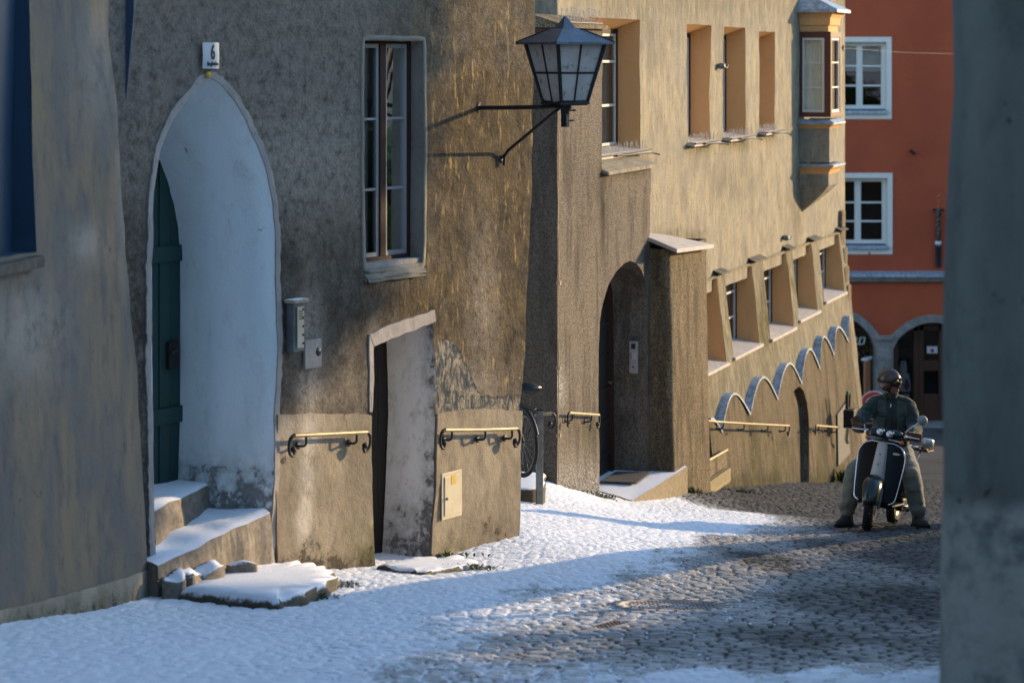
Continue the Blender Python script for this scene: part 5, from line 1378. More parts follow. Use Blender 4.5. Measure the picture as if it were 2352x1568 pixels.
# ---- board and boot-scraper grate at the foot of the roughcast base
bd_ = local_thing(U, 'leaning_board', 'weathered flat board leaning at the foot of the wall just past the buttress', 'board', U.loc(1628, 1122, lambda z: fc(z)+.08))
a = U.loc(1626, 1060, lambda z: fc(z)+.10)-U.loc(1628, 1122, lambda z: fc(z)+.08); b = U.loc(1668, 1036, lambda z: fc(z)+.06)-U.loc(1628, 1122, lambda z: fc(z)+.08); c_ = U.loc(1676, 1112, lambda z: fc(z)+.12)-U.loc(1628, 1122, lambda z: fc(z)+.08)
bb_ = MB(); bb_.add([Vector((0, 0, 0)), c_, b, a, Vector((0, .04, 0)), c_+Vector((0, .04, 0)), b+Vector((0, .04, 0)), a+Vector((0, .04, 0))], [(0, 1, 2, 3), (7, 6, 5, 4), (0, 4, 5, 1), (1, 5, 6, 2), (2, 6, 7, 3), (3, 7, 4, 0)]); bb_.build('panel', M['buttress'], bd_)
MB().tube([a+Vector((0, -.01, .02)), b+Vector((0, -.01, .02))], .022, 6).build('edge_strip', M['brass'], bd_)
vg = local_thing(U, 'vent_grille', 'pale ribbed vent grille at pavement level past the buttress', 'vent', U.loc(1630, 1130, lambda z: fc(z)+.16))
q1 = U.loc(1682, 1128, lambda z: fc(z)+.16)-U.loc(1630, 1130, lambda z: fc(z)+.16)
v_ = MB(); v_.bb((0, 0, -.05), (q1.x, .08, .13)); 
for i in range(6): v_.bb((.02, -.008, .0+i*.02), (q1.x-.02, 0, .010+i*.02))
v_.build('grille', plain('dull_yellow_grille', (.22, .17, .08), .7, 0, .2, 12), vg, .003)
# ---- grey metal service door with a meter box near the corner
sdr = local_thing(U, 'service_door', 'narrow grey sheet metal door near the far corner, its top edge slanting', 'door', U.loc(1926, 1085, lambda z: fc(z)+.03))
b0 = U.loc(1926, 1085, lambda z: fc(z)+.03); cs = [U.loc(px, py, lambda z: fc(z)+.03)-b0 for px, py in ((1926, 1070), (1953, 1040), (1946, 920), (1924, 952))]
sv = MB(); sv.add(cs+[p+Vector((0, .05, 0)) for p in cs], [(0, 1, 2, 3), (7, 6, 5, 4), (0, 4, 5, 1), (1, 5, 6, 2), (2, 6, 7, 3), (3, 7, 4, 0)]); sv.build('leaf', plain('dull_grey_door_paint', (.045, .047, .05), .7, 0, .3, 6), sdr)
mbx = empty('meter_box', at(1948, 960, 40.1), 'small black box with two short aerials on the wall near the far corner', 'box', U.rz)
mx = MB(); mx.bb((-.12, -.12, -.15), (.12, .06, .15)); mx.build('casing', M['iron'], mbx, .01)
MB().bb((-.13, -.14, -.15), (.10, -.12, -.04)).build('red_lens', plain('dark_red_lens', (.16, .012, .012), .3), mbx)
M['green'] = plain('green_tip', (.01, .25, .06), .5)
for i, x in enumerate((-.10, .10)):
    a_ = MB().tube([(x, 0, .17), (x+.03*(i), 0, .40)], .028, 8).build('aerial', M['iron'], mbx)
    if i == 0: MB().tube([(x, -.01, .40), (x, -.01, .46)], .03, 8).build('tip', M['green'], a_)
MB().tube([(-.05, 0, -.17), (-.05, .02, -.35), (.10, .03, -.42)], .03, 8).build('connector', M['chrome'], mbx)
# ---- manhole covers
def cover(name, label, cat, px, py, build):
    p = gpix(px, py); e = .2
    nx = (g(p.x+e, p.y)-g(p.x-e, p.y))/(2*e); ny = (g(p.x, p.y+e)-g(p.x, p.y-e))/(2*e)
    r = empty(name, p+Vector((0, 0, -.004)), label, cat)
    q = Vector((0, 0, 1)).rotation_difference(Vector((-nx, -ny, 1))); r.rotation_mode = 'QUATERNION'; r.rotation_quaternion = q
    build(r); return r
def roundc(r):
    b = MB().lathe([(0, .004), (.33, .004), (.33, .010), (.40, .010), (.41, -.05)], 56, m=0)
    for i in range(-6, 7):
        for j in range(-6, 7):
            x, y = i*.052+(j % 2)*.026, j*.052
            if x*x+y*y < .31**2: b.bb((x-.017, y-.015, .003), (x+.017, y+.015, .0062), 1)
    t = b
    for i in range(20):
        a = i*math.pi/10; x, y = .37*math.cos(a), .37*math.sin(a); t.box((x, y, .011), (.05, .02, .005), 1, rz=a)
    t.build('lid', [M['frost'], M['greycover']], r)
def squarec(r):
    Q = Matrix.Rotation(R(-24), 4, 'Z')
    b = MB(); b.box((0, 0, -.01), (.40, .44, .03), 0, Q); b.build('rim', M['frost'], r)
    b = MB(); b.add([Q @ Vector(p) for p in ((-.17, -.19, .0075), (-.05, -.19, .0075), (-.06, -.02, .0075), (-.05, .19, .0075), (-.17, .19, .0075))], [(0, 1, 2, 3, 4)])
    b.add([Q @ Vector(p) for p in ((-.01, -.19, .0075), (.09, -.19, .0075), (.06, 0, .0075), (.10, .19, .0075), (0, .19, .0075), (-.03, 0, .0075))], [(0, 1, 2, 3, 4, 5)])
    b.add([Q @ Vector(p) for p in ((.13, -.19, .0075), (.185, -.19, .0075), (.185, .19, .0075), (.13, .19, .0075), (.10, 0, .0075))], [(0, 1, 2, 3, 4)])
    b.build('lid', M['greycover'], r)
    t = MB()
    for i in range(9): t.box((.197, -.17+i*.042, .007), (.012, .018, .004), 0, Q)
    for i in range(7):
        for j in range(4): t.box((-.155+j*.03, -.17+i*.055, .009), (.014, .03, .004), 0, Q)
    t.build('ribs', M['ink'], r)
cover('manhole_cover', 'large round iron manhole cover with frosted studs in the cobbles', 'manhole cover', 1543, 1390, roundc)
cover('valve_cover', 'small square iron valve cover frosted white, nearest in the cobbles', 'valve cover', 1443, 1436, squarec)
# ---- snowed-in stone slab by the steps
def mound(name, label, pxs, h, mat, cat='stone'):
    P = [gpix(*p) for p in pxs]; c_ = sum(P, Vector())/len(P); r = empty(name, c_, label, cat)
    lp = densify([(p.x-c_.x, p.y-c_.y) for p in P], .05, .03); mb = MB(); rows = []
    for t, z in ((1.03, -.12), (1.012, .15*h), (.99, .5*h), (.965, .8*h), (.91, .97*h), (.66, h), (.45, h), (.2, h), (.03, h)):
        row = []
        for p in lp:
            x, y = p.x*t, p.y*t; zz_ = g(x+c_.x, y+c_.y)-c_.z
            q = .045*noise.noise((p.x*9, p.y*9, t*9)) if t > .9 else .006*noise.noise((x*3, y*3, 2))
            row.append(Vector((x+q, y+q*.5, zz_+z+q*.6)))
        rows.append(row)
    mb.loft(rows); mb.build('block', mat, r); return r, c_
sl, slc = mound('stone_slab', 'broad stone slab buried under snow in front of the worn steps', [(415,1376),(520,1390),(632,1400),(700,1388),(772,1354),(768,1332),(700,1312),(610,1305),(500,1340)], .085, M['slabside'])
mound('stone_slab', 'thin flat stone under snow in front of the small side door', [(870,1306),(960,1320),(1060,1312),(1105,1300),(1040,1284),(950,1290)], .035, M['slabside'])
# rubble under the lower step
for i, (px, py, s_) in enumerate(((435, 1345, .15), (478, 1322, .13), (560, 1292, .12), (398, 1372, .13))):
    p = F6.world(F6.loc(px, py, .2)); r_ = empty('loose_stone', (p.x, p.y, g(p.x, p.y)-.03), ['loose broken stone under the edge of the lower step, second from left', 'loose broken stone under the middle of the lower step', 'loose broken stone under the right end of the lower step', 'loose broken stone at the left foot of the steps'][i], 'stone', random.random()*3, 'loose stones under the steps')
    b = bmesh.new(); bmesh.ops.create_cube(b, size=s_*1.5); bmesh.ops.bevel(b, geom=b.edges[:], offset=s_*.18, segments=1, affect='EDGES'); bmesh.ops.subdivide_edges(b, edges=b.edges[:], cuts=3, use_grid_fill=True)
    for v in b.verts: v.co = Vector((v.co.x*1.1, v.co.y*.7, v.co.z*.95+s_*.6))*(1+.45*noise.noise(v.co*5+Vector((i*5, 0, 0)))+.12*noise.noise(v.co*17))
    me = bpy.data.meshes.new('stone'); b.to_mesh(me); b.free(); me.materials.append(M['stone']); me.polygons.foreach_set('use_smooth', [True]*len(me.polygons)); link(bpy.data.objects.new('stone', me), r_)
# raised stone kerb by the bicycle
kb = at(1196, 1165, 24.1); kr = empty('stone_block', (kb.x, kb.y, g(kb.x, kb.y)), 'rough snow topped stone block under the parked bicycle', 'stone')
zt_ = -(1092-HY)*24.9/FPX
b = MB(); lp = [(-1.6, -.1), (.10, -.02), (.245, .12), (.25, .9), (-1.6, 1.6)]
lpd = densify(lp, .06, .02); rows = []
zb_ = g(kb.x, kb.y)
for k_ in range(8):
    t = k_/7; rows.append([Vector((p.x+.03*noise.noise((p.x*6, p.y*6, k_*.9)), p.y+.03*noise.noise((p.x*6+3, p.y*6, k_*.9))-.03*(k_ in (3,)), -.4+(zt_-zb_+.4)*t)) for p in lpd])
cen = Vector((-.6, .6, zt_-zb_))
rows += [[p.lerp(cen, t)+Vector((0, 0, .012)) for p in rows[-1]] for t in (.03, .2, .6, .97)]
b.loft(rows, smooth=True); b.build('block', M['slabside'], kr)
# ---- weeds
def weed(px, py, n, h, label, frost=False):
    p = gpix(px, py); r = empty('weed_tuft', p, label, 'weed', 0, 'weeds at the foot of the walls'); mb = MB()
    for i in range(n):
        a = random.random()*6.28; q = Vector((random.gauss(0, .10), random.gauss(0, .05), 0)); q.z = g(p.x+q.x, p.y+q.y)-p.z-.01; l = h*random.uniform(.4, 1.1); d = Vector((math.cos(a)*.5, math.sin(a)*.5, 1)).normalized(); w = Vector((-d.y, d.x, 0)).normalized()*random.uniform(.006, .014)
        m_ = q+d*l*.6; e_ = q+d*l+Vector((d.x*l*.3, d.y*l*.3, -l*.15)); mb.add([q, m_-w, e_, m_+w], [(0, 1, 2, 3)], 1 if frost and random.random() < .5 else 0)
    mb.build('leaves', [M['weed'], M['frost']], r, recalc=False)
for a in ((1378, 1142, 120, .10, 'small frosted weed tuft at the foot of the pebbledash wall left of the landing', True), (1585, 1130, 120, .10, 'bright green weed tuft at the right end of the porch landing'), (1710, 1130, 60, .06, 'low green weeds at the foot of the roughcast base'), (1072, 1308, 190, .07, 'frosted weed tuft in the snow below the electrical hatch', True), (1020, 1280, 90, .07, 'thin grass stalks at the corner of the small side door'), (1945, 1108, 260, .30, 'dark green grass growing at the far corner of the ochre house'),
          (700, 1372, 260, .06, 'mossy tuft on the flank of the snowed-in stone slab', True), (750, 1345, 260, .07, 'mossy tuft at the right end of the snowed-in stone slab', True)): weed(*a)
# ---- red house bits
r_ = local_thing(RX, 'wall_bolt', 'small dark bolt on the plain red wall right of the windows', 'wall fitting', RX.loc(2095, 350, .02)); MB().tube([(-.06, -.02, .06), (.07, -.06, -.05)], .035, 8).build('bolt', M['iron'], r_)
fh_ = local_thing(RX, 'furled_banner', 'furled dark banner with gold threads in a grey wall holder on the red house', 'banner', RX.loc(2155, 614, .10))
zt_ = RX.loc(2155, 482, .1).z-RX.loc(2155, 614, .1).z; zh = RX.loc(2155, 562, .1).z-RX.loc(2155, 614, .1).z
MB().lathe([(.0, 0), (.075, 0), (.075, zh-.05), (.09, zh-.05), (.09, zh), (0, zh)], 14).build('holder', plain('dark_grey_holder', (.05, .055, .065), .5), fh_)
bn = MB(); nn = 18; bn.loft([[Vector(((.06+.02*noise.noise((k*.8, j*1.3, 1)))*math.cos(j*.5236+k*.12), (.06+.02*noise.noise((k*.8, j*1.3, 5)))*math.sin(j*.5236+k*.12), zh+(zt_-zh)*k/nn)) for j in range(12)] for k in range(nn+1)]); bn.build('cloth', M['ink'], fh_)
gd = MB()
for k in range(9): gd.tube([(-.07+random.uniform(0, .05), -.075, zh+.25+k*.12), (random.uniform(-.02, .05), -.08, zh+.33+k*.12)], .008, 4)
gd.build('gold_threads', M['brass'], fh_); MB().lathe([(0, zh), (.085, zh), (.085, zh+.09), (0, zh+.09)], 12).build('white_cuff', M['enamel'], fh_); MB().tube([(-.14, 0, zt_), (.14, 0, zt_)], .03, 8).build('cross_bar', M['iron'], fh_)
# round traffic sign
ts = at(2008, 930, 50.0); gz_ = g(ts.x, ts.y)
tr = empty('traffic_sign', (ts.x, ts.y, gz_), 'round white traffic sign with a broad red rim behind the rider', 'road sign', R(-6))
M['signred'] = plain('sign_red', (.34, .018, .022), .4, 0, .05); M['signwhite'] = plain('sign_white', (.50, .50, .50), .4, 0, .05)
h_ = ts.z-gz_
MB().lathe([(0, -.03), (.29, -.03), (.30, -.025), (.30, -.02), (0, -.02)], 40, (0, 0, h_), 'Y').build('plate', M['signwhite'], tr)
MB().lathe([(.195, -.034), (.278, -.034), (.278, -.029), (.195, -.029)], 40, (0, 0, h_), 'Y').build('red_rim', M['signred'], tr)
MB().tube([(0, 0, -.2), (0, 0, h_+.25)], .032, 10).tube([(-.55, .0, h_-.38), (-.03, 0, h_-.38)], .02, 6).build('post', M['steel'], tr)
# orange hanging shop sign, seen nearly edge on
hs = local_thing(RX, 'hanging_shop_sign', 'narrow orange brown hanging shop sign with a white top, left of the stone pillar', 'shop sign', RX.loc(1991, 826, .75))
zb_ = RX.loc(1991, 905, .75).z-RX.loc(1991, 826, .75).z
M['orange'] = m_paint('orange_brown_sign_paint', (.33, .12, .05), (.5, .42, .36), .8, .5, 5)
Q = Matrix.Rotation(R(68), 4, 'Z'); MB().box((0, 0, zb_/2), (.46, .06, -zb_), 0, Q).build('board', M['orange'], hs, .008); MB().box((0, 0, .03), (.50, .16, .06), 0, Q).build('top_cap', M['signwhite'], hs, .01)
MB().tube([(0, .0, .05), (0, .8, .12)], .02, 6).build('arm', M['iron'], hs)
# lettering and goods in the shop windows
text_mesh('shop_lettering', 'en', .42, M['signwhite'], hR, Matrix.Translation(RX.loc(1969, 779, -.30)) @ Matrix.Rotation(math.pi/2, 4, 'X'), .004, shear=.25)
MB().bb(tuple(RX.loc(1958, 789, -.30)), tuple(RX.loc(1981, 791.5, -.305))).build('lettering_underline', M['signwhite'], hR)
M['darkred'] = plain('dark_red_board', (.11, .012, .014), .5)
rb = local_thing(RX, 'red_shop_board', 'dark red board with a small white ring in the left shop window', 'sign', RX.loc(1970, 834, -.66)); 
w_ = RX.S(1984, -.66)-RX.S(1960, -.66); h_ = RX.loc(1970, 795, -.66).z-RX.loc(1970, 834, -.66).z
MB().bb((-w_/2, 0, 0), (w_/2, .03, h_)).build('panel', M['darkred'], rb); MB().lathe([(.035, -.01), (.06, -.01), (.06, 0), (.035, 0)], 16, (-.02, 0, h_*.55), 'Y').build('white_ring', M['signwhite'], rb)
M['tote'] = m_cloth('cotton_tote', (.42, .42, .42), 50)
M['magenta'] = plain('magenta_print', (.30, .015, .09), .7); M['cobalt'] = plain('cobalt_print', (.02, .06, .30), .7); M['pinkp'] = plain('pink_print', (.50, .12, .13), .7); M['leafy'] = plain('yellow_green_decor', (.12, .12, .015), .8)
def tote(px0, px1, py0, py1, label, cols):
    a = RX.loc((px0+px1)/2, py1, -.62); w = RX.S(px1, -.62)-RX.S(px0, -.62); h = RX.loc(px0, py0, -.62).z-a.z
    r = local_thing(RX, 'tote_bag', label, 'bag', a, 'cotton tote bags in the shop window')
    b = MB(); rows = []
    for k in range(9):
        t = k/8; ww = w*(.5+.03*math.sin(t*5)); rows.append([Vector((math.cos(j*.3927)*ww*(1-.25*t**3), math.sin(j*.3927)*.07*(1-.6*t), h*t)) for j in range(16)])
    b.loft(rows); bo_ = b.build('sack', M['tote'], r)
    for i, (x, z, rx, rz_, m) in enumerate(cols):
        q = [Vector((x*w+rx*w*math.cos(k*.4488)*(1+.2*math.sin(k*2.1)), -.078, z*h+rz_*h*math.sin(k*.4488)*(1+.2*math.cos(k*1.7)))) for k in range(14)]
        MB().loft([[p+Vector((0, .01, 0)) for p in q], q]).build('print', M[m], bo_)
tote(2064, 2091, 857, 899, 'white tote bag with a magenta and blue print in the shop window', ((.12, .38, .26, .16, 'magenta'), (.16, .60, .13, .13, 'cobalt'), (.14, .18, .15, .09, 'cobalt')))
tote(2066, 2093, 905, 948, 'white tote bag with a pink and blue print, lowest in the shop window', ((.05, .55, .14, .18, 'pinkp'), (.03, .26, .28, .12, 'cobalt')))
tote(2066, 2083, 829, 857, 'narrow crumpled white tote bag hanging highest in the shop window', ((-.1, .85, .14, .08, 'magenta'),))
psn = local_thing(RX, 'paper_notice', 'white paper notice with a red mark on the brown shop door', 'notice', RX.loc(2141, 811, -.40)); w_ = RX.S(2153, -.4)-RX.S(2129, -.4); h_ = RX.loc(2141, 795, -.4).z-RX.loc(2141, 811, -.4).z
MB().bb((-w_/2, -.012, 0), (w_/2, 0, h_)).build('sheet', M['signwhite'], psn); MB().lathe([(0, -.017), (.05, -.017), (.05, -.012)], 12, (0, 0, h_*.4), 'Y').build('red_mark', M['magenta'], psn)
dc = local_thing(RX, 'window_foliage', 'yellow green leafy decoration hanging in the left shop window', 'decoration', RX.loc(1988, 800, -.8)); mb = MB()
for i in range(150):
    p = Vector((random.gauss(0, .10), random.uniform(-.05, .05), random.uniform(-.1, .65))); d = Vector((random.gauss(0, 1), random.gauss(0, .4), random.gauss(0, 1))).normalized()*.07; mb.add([p-d, p+Vector((d.z, 0, -d.x))*.35, p+d, p-Vector((d.z, 0, -d.x))*.35], [(0, 1, 2, 3)])
mb.build('leaves', M['leafy'], dc, recalc=False)
# ================================================================= scooter and rider
CF = gpix(1991, 1218)                                    # where the front tyre touches the street
HD = R(21); fwd = Vector((-math.sin(HD), -math.cos(HD), 0)); lat = Vector((math.cos(HD), -math.sin(HD), 0))
CR = CF-fwd*1.24; CR.z = g(CR.x, CR.y)
fx = (CF-CR).normalized(); up0 = fx.cross(lat)*-1
if up0.z < 0: up0 = -up0
lean = R(6.5); up = (up0*math.cos(lean)+lat*math.sin(lean)).normalized(); ly = up.cross(fx).normalized()
MS = Matrix((( fx.x, ly.x, up.x, 0), (fx.y, ly.y, up.y, 0), (fx.z, ly.z, up.z, 0), (0, 0, 0, 1)))
org = (CF+CR)/2+Vector((0, 0, .012)); MS.translation = org
sct = empty('motor_scooter', org, 'dark green scooter with twin round headlamps and a beige centre column, ridden by the person', 'scooter')
sct.matrix_world = MS; sct.rotation_mode = 'QUATERNION'; sct.rotation_quaternion = MS.to_quaternion(); sct.location = org
M['sgreen'] = plain('dark_green_scooter_paint', (.007, .017, .016), .2, 0, .15, 4, spec=.5)
M['sblack'] = plain('black_scooter_panel', (.005, .006, .007), .36, 0, .2, 4, spec=.22)
M['beige'] = plain('beige_scooter_column', (.42, .37, .32), .35, 0, .06, 5, spec=.5)
M['mustard'] = plain('mustard_side_cowl', (.16, .10, .025), .4, 0, .15, 6)
M['tyre'] = m_rubber()
M['amber'] = plain('amber_lens', (.62, .13, .012), .25, 0, .1)
M['lens'] = plain('headlamp_lens', (.62, .65, .68), .10, .7, .05, 5)
M['leather'] = plain('brown_leather', (.060, .026, .015), .5, 0, .25, 14, .002)
M['seatvinyl'] = plain('dark_brown_seat_vinyl', (.05, .022, .012), .5, 0, .2, 10, .002)
def wheel(x, name, steer=0):
    r_ = .222; w = .052; Q = Matrix.Translation((x, 0, r_)) @ Matrix.Rotation(steer, 4, 'Z')
    t = MB(); t.lathe([(r_-.075, -w*.75), (r_-.05, -w*.98), (r_-.025, -w), (r_-.008, -w*.75), (r_, -w*.3), (r_, w*.3), (r_-.008, w*.75), (r_-.025, w), (r_-.05, w*.98), (r_-.075, w*.75)], 44, (0, 0, 0), 'Y', 0, Q)
    for i in range(40):
        a = 2*math.pi*i/40
        for s in (-1, 1): t.box((0, 0, 0), (.014, w*.72, .010), 0, Q @ Matrix.Rotation(a+(.04 if s > 0 else 0), 4, 'Y') @ Matrix.Translation((0, s*w*.46, r_+.001)))
    o = t.build(name, M['tyre'], sct)
    h = MB(); h.lathe([(0, -.05), (.03, -.05), (.035, -.02), (.10, -.015), (r_-.085, -.03), (r_-.07, -.042), (r_-.07, .042), (r_-.085, .03), (.10, .015), (.035, .02), (.03, .05), (0, .05)], 28, (0, 0, 0), 'Y', 0, Q)
    h.build('rim', M['steel'], o); return o
wheel(.62, 'front_wheel', R(10)); wheel(-.62, 'rear_wheel')
fd = MB(); rows = []
for i in range(21):
    a = R(8+158*i/20); e = math.sin(math.pi*min(1, max(0, (i+.0)/20)))**.45; row = []
    for j in range(13):
        b = -math.pi/2+math.pi*j/12; wv = .105*(.55+.45*e)*math.sin(b); rr = .205+.095*math.cos(b)*(.75+.25*e)
        row.append(Vector((.60+rr*math.cos(a)*1.05, wv, .235+rr*math.sin(a)*1.08)))
    rows.append(row)
fd.loft(rows, closed=False, cap=False); fd.v = [Matrix.Translation((.60, 0, 0)) @ Matrix.Rotation(R(9), 4, 'Z') @ Matrix.Translation((-.60, 0, 0)) @ v for v in fd.v]
fo = fd.build('front_fender', M['sgreen'], sct); md = fo.modifiers.new('t', 'SOLIDIFY'); md.thickness = .006
MB().tube([(.60, -.078, .22), (.56, -.085, .40), (.50, -.06, .52)], .016, 8).build('fork_leg', M['steel'], sct)
MB().tube([(.60, .078, .22), (.56, .085, .40), (.50, .06, .52)], .016, 8).build('fork_leg', M['steel'], sct)
# leg shield
def shx(y, z): return .47-.10*((z-.28)/.6)+.05*(1-(abs(y)/.24)**2)
def shw(z):
    t = (z-.27)/.61
    w = .205+.04*math.sin(min(1, max(0, t))*math.pi*.62)
    if t > .72: q = (t-.72)/.28; w = w-.125*(1-math.sqrt(max(0, 1-q*q)))
    if t < .10: w = w-.05*(1-math.sqrt(max(0, 1-((.10-t)/.10)**2)))
    return w
ls = MB(); rows = []
zsv = [.27+.61*(i/26) for i in range(27)]
for z in zsv: w = max(.05, shw(z)); rows.append([Vector((shx(w*(-1+2*j/16), z), w*(-1+2*j/16), z)) for j in range(17)])
ls.loft(rows, closed=False, cap=False); lo_ = ls.build('leg_shield', M['sblack'], sct); md = lo_.modifiers.new('t', 'SOLIDIFY'); md.thickness = .012
edge = [r_[0] for r_ in rows]+rows[-1][1:-1]+[r_[-1] for r_ in rows[::-1]]
MB().tube(edge, .0085, 8).build('chrome_edge', M['chrome'], lo_)
bdg = MB(); zb_ = .785
bdg.prism([(.118, zb_-.012), (.165, zb_-.012), (.20, zb_), (.165, zb_+.010), (.118, zb_+.010)], shx(.15, zb_)+.002, shx(.15, zb_)+.010, plane='YZ'); bdg.build('badge', M['alu'], lo_)
cl = MB(); rows = []
for i in range(15):
    t = i/14; z = .885-.40*t; w = (.052+.026*t)*(1 if t > .06 else .75); row = []
    for j in range(11):
        b = math.pi*j/10; row.append(Vector((shx(0, z)-.005+(.035+.055*t)*math.sin(b), -w*math.cos(b), z)))
    rows.append(row)
cl.loft(rows, closed=False, cap=False); cl.loft([rows[0], [Vector((shx(0, .89), 0, .890))]*11], closed=False, cap=False); co_ = cl.build('centre_column', M['beige'], sct)
scw = MB()
for z in (.76, .66): scw.lathe([(0, .006), (.007, .004), (.008, 0)], 8, (shx(0, z)+.035+.055*(.885-z)/.4-.004, 0, z), 'X')
scw.build('column_screws', M['ink'], co_)
fb = MB(); fb.bb((-.16, -.19, .235), (.44, .19, .262)); fb.build('floorboard', M['sblack'], sct, .01)
MB().tube([(.05, .20, .24), (.05, .29, .235)], .014, 8).build('foot_peg', M['chrome'], sct)
# body behind the rider's legs
bo_ = MB(); rows = []
for i in range(15):
    t = i/14; x = -.08-.76*t; w = .165+.035*math.sin(math.pi*t)-.07*t**3; z0 = .27+.10*t; z1 = .70-.03*t
    rows.append([Vector((x, w*math.copysign(abs(math.cos(a))**.6, math.cos(a)), (z0+z1)/2+(z1-z0)/2*math.copysign(abs(math.sin(a))**.7, math.sin(a)))) for a in [2*math.pi*k/20 for k in range(20)]])
bo_.loft(rows); bo_.build('body_shell', M['sgreen'], sct)
for s in (-1, 1):
    c_ = MB(); rows = []
    for i in range(11):
        t = i/10; rr = math.sin(math.pi*(.06+.88*t))**.5; rows.append([Vector((-.14-.60*t, s*(.15+.075*rr*max(0, math.sin(math.pi*k/10))**.6), .44+.17*rr*-math.cos(math.pi*k/10))) for k in range(11)])
    c_.loft(rows, closed=False, cap=False); c_.build('side_cowl', M['mustard'], sct)
se = MB(); rows = []
for i in range(13):
    t = i/12; x = -.02-.66*t; w = .10+.06*math.sin(math.pi*min(1, .25+t*.75)); zz_ = .74+.035*t
    rows.append([Vector((x, w*math.copysign(abs(math.cos(a))**.5, math.cos(a)), zz_+.045*math.sin(a))) for a in [2*math.pi*k/16 for k in range(16)]])
se.loft(rows); se.build('seat', M['seatvinyl'], sct)
eg = MB(); eg.box((-.30, .05, .24), (.34, .26, .14)); eg.lathe([(0, -.06), (.07, -.06), (.08, .04), (0, .05)], 14, (-.42, .16, .23), 'Y'); eg.tube([(-.2, .16, .2), (-.6, .19, .24), (-.8, .19, .27)], .035, 10); eg.build('engine', M['iron'], sct, .02)
MB().tube([(-.05, -.10, .24), (.06, -.14, .10), (.04, -.17, .09)], .013, 8).tube([(-.05, .10, .24), (.06, .15, .10), (.04, .18, .09)], .013, 8).tube([(-.05, -.10, .24), (-.05, .10, .24)], .013, 8).build('stand', M['iron'], sct)
rk = MB(); rk.bb((-1.06, -.05, .78), (-.72, .25, .80)); 
for i in range(4): rk.bb((-1.05, -.04+i*.075, .80), (-.73, .01+i*.075, .815))
rko = rk.build('wooden_rack', M['leather'], sct, .006)
MB().tube([(-.74, 0, .60), (-.80, .03, .78)], .012, 8).tube([(-.74, .12, .60), (-.80, .16, .78)], .012, 8).build('rack_stay', M['chrome'], rko)
bx = MB(); bx.lathe([(0, .815), (.062, .815), (.066, .90), (.055, .915), (0, .915)], 18, (-.92, .20, 0)); bx.build('tin_box', M['alu'], rko); MB().bb((-1.0, .12, .816), (-.85, .25, .826)).build('strap_plate', M['brass'], rko)
# steering head: handlebar, lamps, levers, indicators, mirror (turned a little to the rider's left)
MH = Matrix.Translation((.40, .015, .97)) @ Matrix.Rotation(R(3), 4, 'Z')
hb = MB(); rows = []
for i in range(15):
    t = -1+2*i/14; w = (1-abs(t)**3)**.5 if abs(t) < 1 else 0; rr = .030+.022*w
    rows.append([Vector((.01+rr*1.1*math.cos(a), .17*t, .004+rr*math.sin(a))) for a in [2*math.pi*k/14 for k in range(14)]])
hb.loft(rows, M=MH); ho = hb.build('handlebar_cover', M['sgreen'], sct)
MB().tube([(.0, -.18, .0), (-.03, -.24, .01), (-.06, -.335, .01)], .012, 10, M=MH).tube([(.0, .18, .0), (-.03, .24, .01), (-.06, .335, .01)], .012, 10, M=MH).build('handlebar', M['steel'], sct)
for s in (-1, 1):
    MB().tube([(-.037, s*.255, .01), (-.06, s*.345, .01)], .017, 12, M=MH).build('grip', M['iron'], sct)
    MB().tube([(.02, s*.19, .005), (.045, s*.25, .005), (.03, s*.35, .004)], [.008, .007, .006], 8, M=MH).lathe([(0, -.02), (.018, -.02), (.018, .02), (0, .02)], 10, (.0, s*.20, .0), 'Y', M=MH).build('brake_lever', M['chrome'], sct)
    MB().tube([(.02, s*.04, -.05), (.05, s*.12, -.055), (.05, s*.165, -.06)], .009, 8, M=MH).build('indicator_stalk', M['alu'], sct)
    io = MB().lathe([(0, .028), (.015, .024), (.021, .012), (.022, 0), (.018, -.014), (0, -.018)], 16, (.055, s*.178, -.062), 'X', M=MH).build('indicator', M['amber'], sct)
    lp = MB(); lp.lathe([(0, -.05), (.030, -.05), (.044, -.015), (.046, .022), (.041, .027), (.0385, .022)], 22, (.075, s*.0505+.0, .012-.004*s), 'X', M=MH); lo2 = lp.build('headlamp', M['sblack'], sct)
    MB().lathe([(0, .033), (.018, .031), (.034, .024), (.039, .018)], 22, (.075, s*.0505, .012-.004*s), 'X', M=MH).build('lens', M['lens'], lo2)
mi = MB(); mi.tube([(.0, .195, .02), (.0, .205, .06), (-.02, .26, .12), (-.03, .325, .165)], .006, 8, M=MH); mo = mi.build('mirror_stem', M['chrome'], sct)
MM = MH @ Matrix.Translation((-.03, .345, .19)) @ Matrix.Rotation(R(12), 4, 'Z')
MB().lathe([(0, .022), (.03, .018), (.050, .004), (.053, -.006), (.046, -.010), (0, -.010)], 24, (0, 0, 0), 'X', M=MM).build('mirror', plain('grey_mirror_shell', (.20, .21, .215), .4), sct)
cab = MB(); cab.tube([MH @ Vector((.0, -.18, .02)), MH @ Vector((-.02, -.12, .09)), MH @ Vector((.0, -.02, .04))], .005, 6).tube([MH @ Vector((.0, .18, .02)), MH @ Vector((.03, .12, .06)), MH @ Vector((.02, .03, -.04))], .005, 6); cab.build('cables', M['ink'], sct)

